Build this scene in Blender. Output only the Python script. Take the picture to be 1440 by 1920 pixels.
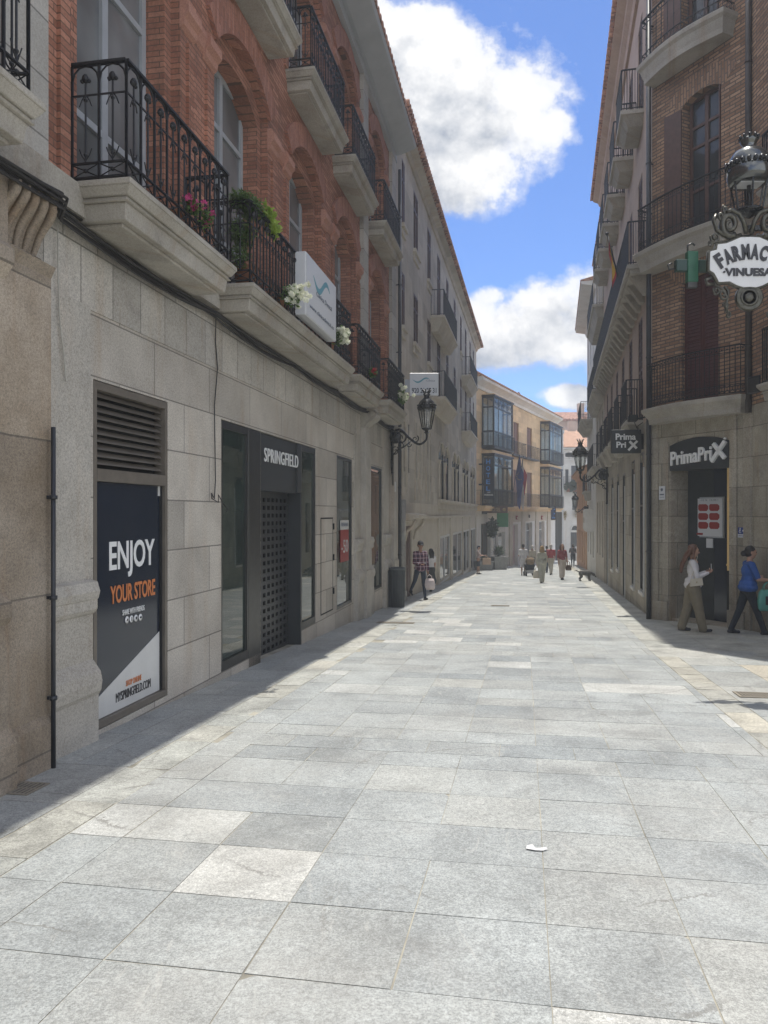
import bpy, bmesh, math, random
from mathutils import Vector, Matrix, noise
random.seed(7)
rad = math.radians
for o in list(bpy.data.objects): bpy.data.objects.remove(o)
scene = bpy.context.scene
COL = scene.collection
# ------------------------------------------------------------------ camera
CH = 1.66; FP = 1442.0; SL = 0.0415
cam_d = bpy.data.cameras.new("camera"); cam = bpy.data.objects.new("camera", cam_d); COL.objects.link(cam)
cam.location = (0, 0, CH); cam.rotation_euler = (rad(90), 0, 0)
cam_d.sensor_fit = 'VERTICAL'; cam_d.sensor_height = 36; cam_d.lens = 36*FP/1920
cam_d.shift_y = 2/1920; cam_d.clip_end = 2000; cam_d.clip_start = 0.05
scene.camera = cam
# ------------------------------------------------------------------ exposure
vs = scene.view_settings; vs.view_transform = 'Standard'; vs.look = 'None'; vs.gamma = 1; vs.exposure = 0.80
vs.use_curve_mapping = False
# ------------------------------------------------------------------ node helper
class NT:
    def __init__(s, nt): s.nt = nt
    def n(s, t, ins=None, **kw):
        nd = s.nt.nodes.new(t)
        for k, v in kw.items(): setattr(nd, k, v)
        for k, v in (ins or {}).items():
            sock = nd.inputs[k]
            if isinstance(v, bpy.types.NodeSocket): s.nt.links.new(v, sock)
            else: sock.default_value = v
        return nd
    def math(s, op, a, b=None, c=None, clamp=False):
        ins = {0: a}
        if b is not None: ins[1] = b
        if c is not None: ins[2] = c
        return s.n('ShaderNodeMath', ins, operation=op, use_clamp=clamp).outputs[0]
    def vmath(s, op, a, b=None):
        ins = {0: a}
        if b is not None: ins[1] = b
        return s.n('ShaderNodeVectorMath', ins, operation=op).outputs[0]
    def mix(s, f, a, b, mode='MIX'):
        nd = s.nt.nodes.new('ShaderNodeMix'); nd.data_type = 'RGBA'; nd.blend_type = mode
        for sock, v in ((nd.inputs[0], f), (nd.inputs[6], a), (nd.inputs[7], b)):
            if isinstance(v, bpy.types.NodeSocket): s.nt.links.new(v, sock)
            else: sock.default_value = v if not isinstance(v, tuple) or len(v) == 4 else (*v, 1)
        return nd.outputs[2]
    def ramp(s, f, stops, interp='LINEAR'):
        nd = s.n('ShaderNodeValToRGB', {0: f}); cr = nd.color_ramp; cr.interpolation = interp
        while len(cr.elements) < len(stops): cr.elements.new(0.5)
        for e, (p, c) in zip(cr.elements, stops):
            e.position = p; e.color = (c, c, c, 1) if not isinstance(c, tuple) else (*c, 1)
        return nd.outputs[0]
    def noise(s, vec, scale, detail=3, rough=.5, dist=0.0):
        return s.n('ShaderNodeTexNoise', {'Vector': vec, 'Scale': scale, 'Detail': detail, 'Roughness': rough, 'Distortion': dist}).outputs[0]
    def comb(s, x, y, z): return s.n('ShaderNodeCombineXYZ', {0: x, 1: y, 2: z}).outputs[0]
    def sep(s, v): nd = s.n('ShaderNodeSeparateXYZ', {0: v}); return nd.outputs[0], nd.outputs[1], nd.outputs[2]
# ------------------------------------------------------------------ world: physical sky with cumulus clouds
SUN = Vector((0.05, 0.29, 1.0)).normalized()
w = bpy.data.worlds.new("World"); scene.world = w; w.use_nodes = True
w.node_tree.nodes.clear(); T = NT(w.node_tree)
sky = T.n('ShaderNodeTexSky', sky_type='NISHITA'); sky.sun_disc = False
sky.sun_elevation = math.asin(SUN.z); sky.sun_rotation = math.atan2(SUN.x, SUN.y)
sky.air_density = 1.0; sky.dust_density = 0.6; sky.ozone_density = 1.6; sky.altitude = 1100
tc = T.n('ShaderNodeTexCoord').outputs['Generated']
dx, dy, dz = T.sep(tc)
dys = T.math('MAXIMUM', dy, 0.02)
u = T.math('DIVIDE', dx, dys); v = T.math('DIVIDE', dz, dys)
uv = T.comb(u, v, 0.0)
wob = T.noise(uv, 5.0, 7, .62)
wob2 = T.noise(T.vmath('ADD', uv, (3.3, 1.7, 0.4)), 17.0, 6, .6)
def cl(px): return (px-720)/FP
def cv(py): return (962-py)/FP
BLOBS = [(760,90,190,100,1),(850,200,200,170,1),(860,310,130,110,1),(960,200,80,120,.9),(1010,235,62,42,.72),(620,250,250,200,1),
         (1040,600,150,85,1),(930,620,130,75,1),(1120,570,120,90,1),(922,556,40,24,.8),(1070,648,80,44,.9),
         (1095,742,70,24,.7),(1150,690,60,40,.9)]
def field(dv, du=0.0):
    tot = None
    for (px, py, rx, ry, a) in BLOBS:
        a1 = T.math('MULTIPLY', T.math('SUBTRACT', T.math('ADD', u, du), cl(px)), FP/rx)
        b1 = T.math('MULTIPLY', T.math('SUBTRACT', T.math('ADD', v, dv), cv(py)), FP/ry)
        d = T.math('ADD', T.math('MULTIPLY', a1, a1), T.math('MULTIPLY', b1, b1))
        e = T.math('MULTIPLY', T.math('SUBTRACT', 1.0, d), a)
        tot = e if tot is None else T.math('SMOOTH_MAX', tot, e, 0.25)
    return tot
f0 = T.math('MAXIMUM', field(0.0), -1.4)
nn = T.math('ADD', T.math('MULTIPLY', T.math('SUBTRACT', wob, .5), 3.4), T.math('MULTIPLY', T.math('SUBTRACT', wob2, .5), 1.5))
dens = T.math('ADD', f0, nn)
alpha = T.ramp(T.math('MULTIPLY_ADD', dens, 0.25, 0.5), [(0.45, 0.0), (0.52, .35), (0.57, .88), (0.64, 1.0)])
# self-shading of the cloud mass: sunlit rims, greyer thick middle and base
uv2 = T.vmath('ADD', uv, (-0.012, 0.02, 0.0))
wobs = T.noise(uv2, 5.0, 7, .62)
rel = T.math('MULTIPLY', T.math('SUBTRACT', wob, wobs), 4.0)
thick = T.ramp(T.math('MULTIPLY', T.math('ADD', f0, T.math('MULTIPLY', T.math('SUBTRACT', T.noise(uv, 3.3, 5, .6), .5), 2.2)), 0.6), [(0.12, 0.0), (0.62, 1.0)])
grad = T.math('SUBTRACT', f0, T.math('MAXIMUM', field(.030, .036), -1.4))
lit = T.math('ADD', T.math('ADD', T.math('SUBTRACT', .80, T.math('MULTIPLY', thick, .16)), rel), T.math('MULTIPLY', grad, .75), clamp=True)
ccol = T.mix(lit, (0.36, 0.41, 0.50), (0.99, 0.99, 0.99))
back = T.math('GREATER_THAN', dy, 0.03)
skyc = T.mix(1.0, sky.outputs[0], (0.060, 0.077, 0.106), 'MULTIPLY')
col = T.mix(T.math('MULTIPLY', alpha, back), skyc, T.mix(1.0, ccol, (0.61, 0.61, 0.61), 'MULTIPLY'))
# unseen clouds added overhead and behind the viewer, brightened to fill the shade
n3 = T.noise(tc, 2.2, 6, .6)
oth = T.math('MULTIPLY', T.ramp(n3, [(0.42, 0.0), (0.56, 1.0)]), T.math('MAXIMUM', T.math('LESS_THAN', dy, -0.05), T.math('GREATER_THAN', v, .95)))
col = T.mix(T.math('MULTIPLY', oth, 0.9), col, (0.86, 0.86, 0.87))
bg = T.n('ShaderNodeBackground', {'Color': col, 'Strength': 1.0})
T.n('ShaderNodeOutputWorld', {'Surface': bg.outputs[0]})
# ------------------------------------------------------------------ sun
sd = bpy.data.lights.new("sun", 'SUN'); sd.energy = 2.65; sd.angle = rad(0.5); sd.color = (1.0, 0.955, 0.88)
sun = bpy.data.objects.new("sun", sd); COL.objects.link(sun); sun.location = (2, 10, 40)
sun.rotation_euler = SUN.to_track_quat('Z', 'Y').to_euler()
scene.cycles.max_bounces = 7; scene.cycles.diffuse_bounces = 4; scene.cycles.glossy_bounces = 3; scene.cycles.use_adaptive_sampling = True; scene.cycles.adaptive_threshold = .02
scene.cycles.sample_clamp_indirect = 6; scene.cycles.use_denoising = True

# ------------------------------------------------------------------ materials
def new_mat(name):
    m = bpy.data.materials.new(name); m.use_nodes = True; m.node_tree.nodes.clear()
    return m, NT(m.node_tree)
def finish(T, color, rough=.7, bump=None, bstr=.3, bdist=.01, metal=0.0, spec=.5, normal=None, **extra):
    ins = {'Base Color': color if isinstance(color, bpy.types.NodeSocket) else (*color, 1), 'Roughness': rough, 'Metallic': metal, 'Specular IOR Level': spec}
    ins.update(extra)
    if bump is not None:
        ins['Normal'] = T.n('ShaderNodeBump', {'Strength': bstr, 'Distance': bdist, 'Height': bump}).outputs[0]
    b = T.n('ShaderNodeBsdfPrincipled', ins)
    T.n('ShaderNodeOutputMaterial', {'Surface': b.outputs[0]})
def plain(name, c, rough=.6, metal=0.0, var=.15, scale=6, spec=.5, bump=.0, **ex):
    m, T = new_mat(name)
    co = T.n('ShaderNodeTexCoord').outputs['Object']
    nz = T.noise(co, scale, 4, .6)
    f = T.ramp(nz, [(0.3, 1-var), (0.7, 1+var*.6)])
    cc = T.mix(1.0, (*c, 1), f, 'MULTIPLY')
    if bump: finish(T, cc, rough, T.noise(co, scale*12, 3), bump, .004, metal, spec, **ex)
    else: finish(T, cc, rough, metal=metal, spec=spec, **ex)
    return m
def facade_co(T):
    co = T.n('ShaderNodeTexCoord').outputs['Object']; x, y, z = T.sep(co)
    return co, T.comb(T.math('ADD', x, y), z, 0.0), x, y, z
def stone_mat(name, c1, c2, speck=.25, joints=None, stain=(.35, .25, .16), stain_amt=.35, rough=.85, jdark=.62, off=(0, 0), mortar=.008, grime=.5, fine=140):
    """granite / limestone cladding: low frequency tone, crystal speckle, run-off stains, course joints"""
    m, T = new_mat(name); co, w2, x, y, z = facade_co(T)
    c = T.mix(T.ramp(T.noise(co, 1.1, 4, .6), [(0.35, 0.0), (0.65, 1.0)]), (*c1, 1), (*c2, 1))
    sp = T.noise(co, fine, 2, .7); sp2 = T.noise(co, fine*.35, 3, .7)
    spk = T.math('ADD', T.math('MULTIPLY', T.ramp(sp, [(0.36, 0.0), (0.6, 1.0)]), speck), T.math('MULTIPLY', T.ramp(sp2, [(0.35, 0.0), (0.6, 1.0)]), speck*.8))
    c = T.mix(1.0, c, T.math('ADD', spk, 1-speck*1.0), 'MULTIPLY')
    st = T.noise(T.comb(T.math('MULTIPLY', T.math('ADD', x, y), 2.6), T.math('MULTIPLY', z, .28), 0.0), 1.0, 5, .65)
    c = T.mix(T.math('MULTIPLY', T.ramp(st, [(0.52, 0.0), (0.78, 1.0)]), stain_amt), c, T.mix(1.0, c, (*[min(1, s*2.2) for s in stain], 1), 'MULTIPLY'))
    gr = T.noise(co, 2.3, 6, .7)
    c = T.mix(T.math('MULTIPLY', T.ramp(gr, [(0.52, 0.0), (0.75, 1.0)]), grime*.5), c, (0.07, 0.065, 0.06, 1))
    h = T.math('MULTIPLY', sp2, .5)
    if joints:
        bw, bh = joints
        mp = T.vmath('ADD', w2, (off[0], off[1], 0.0))
        br = T.n('ShaderNodeTexBrick', {'Vector': mp, 'Color1': (0, 0, 0, 1), 'Color2': (1, 1, 1, 1), 'Mortar': (0.5, 0.5, 0.5, 1), 'Scale': 1.0, 'Mortar Size': mortar, 'Mortar Smooth': .2, 'Brick Width': bw, 'Row Height': bh})
        c = T.mix(1.0, c, T.ramp(br.outputs[0], [(0.0, .80), (1.0, 1.12)]), 'MULTIPLY')
        c = T.mix(T.math('MULTIPLY', br.outputs[1], jdark), c, (0.06, 0.055, 0.05, 1))
        h = T.math('SUBTRACT', h, T.math('MULTIPLY', br.outputs[1], 1.5))
    finish(T, c, rough, h, .35, .006)
    return m
def brick_mat(name, c1, c2, mortar, bw=.25, bh=.065, soldier=False, ms=.010, contrast=1.0):
    m, T = new_mat(name); co, w2, x, y, z = facade_co(T)
    vec = w2
    if soldier: vec = T.comb(z, T.math('ADD', x, y), 0.0)
    wv = T.vmath('ADD', vec, T.comb(T.math('MULTIPLY', T.noise(co, 9, 2), .006), T.math('MULTIPLY', T.noise(co, 7, 2), .006), 0.0))
    br = T.n('ShaderNodeTexBrick', {'Vector': wv, 'Color1': (0, 0, 0, 1), 'Color2': (1, 1, 1, 1), 'Mortar': (0.5, 0.5, 0.5, 1), 'Scale': 1.0, 'Mortar Size': ms, 'Mortar Smooth': .3, 'Brick Width': bw, 'Row Height': bh, 'Bias': 0.0})
    c = T.mix(br.outputs[0], (*c1, 1), (*c2, 1))
    nz = T.noise(co, 40, 4, .7)
    c = T.mix(1.0, c, T.ramp(nz, [(0.3, .72), (0.7, 1.15)]), 'MULTIPLY')
    big = T.noise(co, .9, 5, .65)
    c = T.mix(1.0, c, T.ramp(big, [(0.3, .72), (0.7, 1.12)]), 'MULTIPLY')
    c = T.mix(br.outputs[1], c, (*mortar, 1))
    soot = T.noise(T.comb(T.math('MULTIPLY', T.math('ADD', x, y), 3.2), T.math('MULTIPLY', z, .5), 0.0), 1.0, 6, .7)
    c = T.mix(T.math('MULTIPLY', T.ramp(soot, [(0.52, 0.0), (0.72, 1.0)]), .45), c, (0.085, 0.06, 0.05, 1))
    h = T.math('SUBTRACT', T.math('MULTIPLY', nz, .4), br.outputs[1])
    finish(T, c, .88, h, .5, .006)
    return m
def tile_mat(name, c1, c2):
    m, T = new_mat(name); co = T.n('ShaderNodeTexCoord').outputs['Object']; x, y, z = T.sep(co)
    br = T.n('ShaderNodeTexBrick', {'Vector': T.comb(T.math('ADD', y, T.math('MULTIPLY', z, 1.3)), x, 0.0), 'Color1': (0, 0, 0, 1), 'Color2': (1, 1, 1, 1), 'Mortar': (0.2, 0.2, 0.2, 1), 'Scale': 1.0, 'Mortar Size': .03, 'Brick Width': .42, 'Row Height': .23})
    c = T.mix(br.outputs[0], (*c1, 1), (*c2, 1))
    c = T.mix(1.0, c, T.ramp(T.noise(co, 3, 5, .7), [(0.3, .6), (0.7, 1.25)]), 'MULTIPLY')
    c = T.mix(T.math('MULTIPLY', br.outputs[1], .7), c, (0.10, 0.05, 0.035, 1))
    finish(T, c, .9)
    return m
M = {}
M['granite'] = stone_mat('granite_cladding', (.41, .372, .318), (.52, .48, .415), .42, joints=(1.37, .525), off=(.35, -.22), stain_amt=.45, grime=.35)
M['granite_frieze'] = stone_mat('granite_frieze', (.41, .38, .33), (.49, .46, .405), .38, joints=(.51, 2.4), off=(.10, .9), stain_amt=.7, grime=.5)
M['granite_plain'] = stone_mat('granite_plain', (.38, .35, .30), (.47, .44, .385), .38, stain_amt=.5, grime=.6)
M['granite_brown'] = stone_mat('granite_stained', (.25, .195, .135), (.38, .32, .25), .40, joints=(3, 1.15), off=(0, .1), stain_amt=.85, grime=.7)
M['slab_stone'] = stone_mat('balcony_stone', (.31, .285, .24), (.41, .38, .325), .24, stain_amt=.6, grime=.75)
M['quoin'] = stone_mat('quoin_stone', (.38, .36, .32), (.46, .44, .40), .25, joints=(2.0, .45), jdark=.6, grime=.5)
M['brick_red'] = brick_mat('red_brick', (.28, .115, .07), (.48, .225, .145), (.14, .08, .055), .27, .060, ms=.006)
M['brick_soldier'] = brick_mat('red_brick_soldier', (.33, .135, .085), (.45, .205, .14), (.20, .11, .09), .27, .062, soldier=True, ms=.005)
M['brick_moulding'] = stone_mat('brick_moulding', (.36, .175, .125), (.44, .23, .165), .3, stain_amt=.5)
M['brick_tan'] = brick_mat('tan_brick', (.26, .14, .08), (.50, .31, .19), (.13, .10, .075), .26, .075, ms=.014)
M['brick_tan_soldier'] = brick_mat('tan_brick_soldier', (.31, .17, .10), (.46, .28, .175), (.16, .12, .09), .26, .075, soldier=True, ms=.014)
M['soffit'] = plain('painted_soffit', (.42, .44, .46), .8, var=.12, scale=1.5)
M['render_beige'] = stone_mat('beige_render', (.45, .405, .33), (.53, .485, .41), .14, joints=(1.2, .62), jdark=.16, stain_amt=.55, grime=.5, fine=60)
M['render_grey'] = stone_mat('grey_stone_front', (.47, .42, .34), (.55, .50, .42), .12, stain_amt=.5, grime=.4, fine=60)
M['render_yellow'] = stone_mat('ochre_render', (.64, .45, .25), (.72, .53, .31), .08, joints=(1.5, .42), jdark=.12, stain=(.5, .4, .28), stain_amt=.3, grime=.2, fine=40)
M['render_pink'] = stone_mat('pink_ochre_render', (.40, .30, .235), (.48, .37, .295), .08, stain_amt=.4, grime=.3, fine=40)
M['render_white'] = stone_mat('white_render', (.62, .60, .55), (.72, .70, .66), .06, stain_amt=.3, grime=.25, fine=40)
M['render_orange'] = stone_mat('orange_render', (.52, .30, .17), (.60, .36, .22), .08, stain_amt=.4, grime=.3, fine=40)
M['old_stone'] = stone_mat('weathered_sandstone', (.27, .24, .18), (.45, .41, .33), .34, joints=(.95, .58), off=(.2, .15), jdark=.55, mortar=.010, stain_amt=.8, grime=1.1, fine=90)
M['old_stone_plain'] = stone_mat('weathered_sandstone_plain', (.29, .26, .205), (.42, .38, .31), .32, joints=(1.6, .58), off=(.5, .15), jdark=.4, stain_amt=.7, grime=.9, fine=90)
M['iron'] = plain('black_ironwork', (.018, .019, .022), .5, .3, var=.4, scale=30, spec=.5)
M['cap_metal'] = plain('polished_dark_dome', (.15, .155, .15), .22, .85, var=.2)
M['iron_gloss'] = plain('glossy_black_iron', (.02, .021, .022), .25, .4, var=.3, scale=20)
M['bronze'] = plain('scrolled_bronze', (.10, .095, .075), .32, .75, var=.4, scale=30)
M['dark_metal'] = plain('anodised_frame', (.085, .085, .082), .38, .75, var=.15, scale=8)
M['dark_sign'] = plain('charcoal_fascia', (.042, .046, .048), .45, .1, var=.1, scale=3)
M['navy'] = plain('navy_vinyl', (.016, .023, .038), .13, 0, var=.05, scale=3, spec=.5)
M['grille'] = plain('shutter_steel', (.10, .105, .11), .4, .7, var=.15)
M['louvre'] = plain('bronze_louvre', (.20, .175, .145), .45, .3, var=.15)
M['black'] = plain('dark_void', (.008, .009, .010), .8)
M['interior'] = plain('dark_interior', (.035, .04, .04), .8)
M['white_paint'] = plain('white_lettering', (.80, .80, .78), .45, var=.04)
M['white_vinyl'] = plain('white_vinyl', (.62, .62, .60), .2, var=.05)
M['orange_vinyl'] = plain('orange_vinyl', (.62, .20, .06), .3, var=.05)
M['black_vinyl'] = plain('black_vinyl', (.02, .02, .025), .3)
M['frame_grey'] = plain('painted_window_frame', (.36, .38, .40), .45, var=.1)
M['frame_white'] = plain('white_window_frame', (.55, .55, .53), .4, var=.08)
M['wood_brown'] = plain('brown_painted_wood', (.085, .038, .026), .5, var=.3, scale=12)
M['wood_shutter'] = plain('wine_louvred_shutter', (.080, .020, .018), .5, var=.25, scale=10)
M['shutter_brown'] = plain('faded_brown_shutter', (.20, .095, .06), .6, var=.2)
M['render_bluegrey'] = stone_mat('blue_grey_render', (.40, .43, .46), (.48, .50, .52), .08, stain_amt=.3, grime=.3, fine=40)
M['shutter_light'] = plain('pale_brown_shutter', (.24, .18, .14), .6, var=.2)
M['curtain'] = plain('curtained_glass', (.46, .47, .45), .12, var=.25, scale=1.5)
M['tile'] = tile_mat('terracotta_tiles', (.30, .14, .09), (.50, .28, .19))
M['tile_pale'] = tile_mat('sunbleached_tiles', (.46, .25, .15), (.66, .42, .28))
M['plastic_grey'] = plain('grey_bin_plastic', (.075, .085, .09), .5, var=.15)
M['green'] = plain('green_sign', (.03, .20, .08), .4)
M['cross_green'] = plain('cross_green', (.02, .12, .065), .35)
M['cross_dark'] = plain('dark_green_housing', (.012, .045, .035), .4)
M['sky_blue'] = plain('teal_logo', (.10, .30, .36), .4)
M['clinic_white'] = plain('clinic_sign_face', (.60, .61, .62), .35, var=.06, scale=2)
M['grey_letter'] = plain('grey_lettering', (.16, .18, .22), .5)
M['cable'] = plain('black_cable', (.028, .026, .025), .6, var=.4, scale=20)
M['cable_white'] = plain('pale_cable', (.42, .40, .35), .6)
M['pipe_pale'] = plain('pale_conduit', (.30, .29, .26), .55, var=.3, scale=8)
M['pipe_dark'] = plain('dark_downpipe', (.035, .038, .045), .45, .2, var=.3)
M['pipe_brown'] = plain('brown_downpipe', (.055, .045, .042), .5, .2, var=.3)
M['yellow_inside'] = plain('warm_shop_interior', (.50, .36, .16), .6)
M['yellow_lit'] = plain('lit_warm_interior', (.50, .36, .16), .6, **{'Emission Color': (.9, .6, .25, 1), 'Emission Strength': .07})
M['red'] = plain('red_panel', (.30, .035, .03), .5)
M['pink_inside'] = plain('pink_display', (.45, .30, .32), .5)
M['blue_sign'] = plain('blue_sign', (.02, .045, .20), .4)
M['hotel_blue'] = plain('blue_sign_letters', (.03, .22, .60), .4)
M['gold'] = plain('gold_letters', (.35, .27, .14), .4)
def glass_mat(name, base, rough=.03, ior=1.65, wav=0.0):
    m, T = new_mat(name); co = T.n('ShaderNodeTexCoord').outputs['Object']
    c = T.mix(1.0, (*base, 1), T.ramp(T.noise(co, .9, 3), [(0.35, .6), (0.65, 1.3)]), 'MULTIPLY')
    finish(T, c, rough, T.noise(co, 1.3, 2), .12 if not wav else wav, .02, spec=.5, IOR=ior)
    return m
M['shop_glass'] = glass_mat('shop_glass', (.028, .042, .036), .02, 1.7, .02)
M['glass'] = glass_mat('window_glass', (.035, .04, .045), .04, 1.5)
M['glass_grey'] = glass_mat('blinded_window_glass', (.17, .18, .185), .06, 1.6)
M['mirador_glass'] = glass_mat('mirador_glass', (.16, .17, .175), .05, 1.7)
def leaf_mat(name, c1, c2, trans=.3):
    m, T = new_mat(name); co = T.n('ShaderNodeTexCoord').outputs['Object']
    c = T.mix(T.ramp(T.noise(co, 28, 3), [(.35, 0.0), (.65, 1.0)]), (*c1, 1), (*c2, 1))
    d = T.n('ShaderNodeBsdfPrincipled', {'Base Color': c, 'Roughness': .5})
    t = T.n('ShaderNodeBsdfTranslucent', {'Color': c})
    mx = T.n('ShaderNodeMixShader', {0: trans, 1: d.outputs[0], 2: t.outputs[0]})
    T.n('ShaderNodeOutputMaterial', {'Surface': mx.outputs[0]})
    return m
M['leaf'] = leaf_mat('fern_leaves', (.06, .12, .025), (.15, .26, .06), .45)
M['leaf_lime'] = leaf_mat('lime_leaves', (.34, .48, .06), (.46, .58, .12), .5)
M['leaf_lime2'] = leaf_mat('ochre_leaves', (.30, .22, .08), (.40, .30, .12))
M['leaf_dark'] = leaf_mat('dark_leaves', (.02, .04, .018), (.05, .085, .03))
M['petal_white'] = leaf_mat('white_petals', (.68, .70, .52), (.82, .82, .72))
M['petal_pink'] = leaf_mat('pink_petals', (.50, .03, .16), (.62, .08, .26))
M['petal_red'] = leaf_mat('red_petals', (.42, .02, .03), (.55, .05, .06))
M['terracotta'] = plain('terracotta_pot', (.30, .13, .07), .8)
M['concrete_pot'] = plain('concrete_planter', (.26, .26, .25), .85, bump=.3)
# paving
def paving_mat(name, tint=(1, 1, 1), blotch=.25):
    m, T = new_mat(name); co = T.n('ShaderNodeTexCoord').outputs['Object']
    at = T.n('ShaderNodeAttribute', attribute_name='tone').outputs
    tone = at['Fac']
    warm = T.n('ShaderNodeAttribute', attribute_name='warm').outputs['Fac']
    base = T.ramp(tone, [(0.0, (.216, .236, .240)), (.35, (.264, .281, .279)), (.7, (.308, .325, .318)), (1.0, (.415, .42, .40))])
    base = T.mix(warm, base, (0.40, 0.37, 0.305, 1))
    base = T.mix(1.0, base, (*tint, 1), 'MULTIPLY')
    s1 = T.noise(co, 95, 3, .75); s2 = T.noise(co, 300, 2, .6); s3 = T.noise(co, 34, 4, .7)
    sp = T.math('ADD', T.math('ADD', T.math('MULTIPLY', s1, .75), T.math('MULTIPLY', s2, .45)), T.math('MULTIPLY', s3, .45))
    c = T.mix(1.0, base, T.ramp(sp, [(0.62, .58), (0.80, .99), (0.98, 1.55)]), 'MULTIPLY')
    bl = T.noise(co, 1.7, 6, .68, .4)
    c = T.mix(1.0, c, T.ramp(bl, [(0.32, 1-blotch), (0.5, 1.0), (0.68, 1+blotch*.8)]), 'MULTIPLY')
    # dust film and gum spots
    du = T.noise(T.vmath('ADD', co, (7, 3, 0)), .55, 6, .7)
    c = T.mix(T.math('MULTIPLY', T.ramp(du, [(0.5, 0.0), (0.7, 1.0)]), .28), c, (0.40, 0.385, 0.35, 1))
    vo = T.n('ShaderNodeTexVoronoi', {'Vector': co, 'Scale': 1.25}, feature='F1')
    rnd = T.sep(vo.outputs['Color'])[0]
    gum = T.math('MULTIPLY', T.math('LESS_THAN', T.math('MULTIPLY', vo.outputs['Distance'], 1.0), T.math('MULTIPLY', rnd, .034)), T.math('GREATER_THAN', rnd, .30))
    c = T.mix(T.math('MULTIPLY', gum, .62), c, (0.10, 0.105, 0.105, 1))
    # scuffs
    sc = T.noise(T.vmath('MULTIPLY', T.vmath('ADD', co, (1, 5, 0)), (9.0, 1.6, 1.0)), .9, 5, .8, 1.5)
    c = T.mix(T.math('MULTIPLY', T.ramp(sc, [(0.58, 0.0), (0.66, 1.0)]), .26), c, (0.55, 0.54, 0.50, 1))
    cw = T.vmath('ADD', co, T.comb(T.math('MULTIPLY', s3, .22), T.math('MULTIPLY', T.noise(co, 3, 4), .3), 0.0))
    ve = T.n('ShaderNodeTexVoronoi', {'Vector': cw, 'Scale': .75}, feature='DISTANCE_TO_EDGE').outputs['Distance']
    crack = T.math('MULTIPLY', T.math('LESS_THAN', ve, .0045), T.ramp(T.noise(T.vmath('ADD', co, (9, 2, 0)), .8, 2), [(0.54, 0.0), (0.58, 1.0)]))
    c = T.mix(T.math('MULTIPLY', crack, .6), c, (0.16, 0.155, 0.14, 1))
    drip = T.noise(T.vmath('ADD', co, (17, 31, 0)), 5.5, 5, .75)
    c = T.mix(T.math('MULTIPLY', T.ramp(drip, [(0.62, 0.0), (0.72, 1.0)]), .30), c, (0.15, 0.15, 0.14, 1))
    finish(T, c, T.ramp(bl, [(0.3, .62), (0.7, .82)]), sp, .55, .003)
    return m
M['paving'] = paving_mat('granite_paving')
M['joint'] = plain('sandy_joint', (.36, .34, .28), .95, var=.5, scale=2.2, bump=.5)
M['border'] = paving_mat('weathered_border', (1.02, 1.0, .95), .40)
M['pit'] = plain('silted_pit', (.10, .095, .08), .9)
M['asphalt'] = plain('drain_iron', (.26, .23, .18), .75, .1, bump=.4, scale=10)

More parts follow.
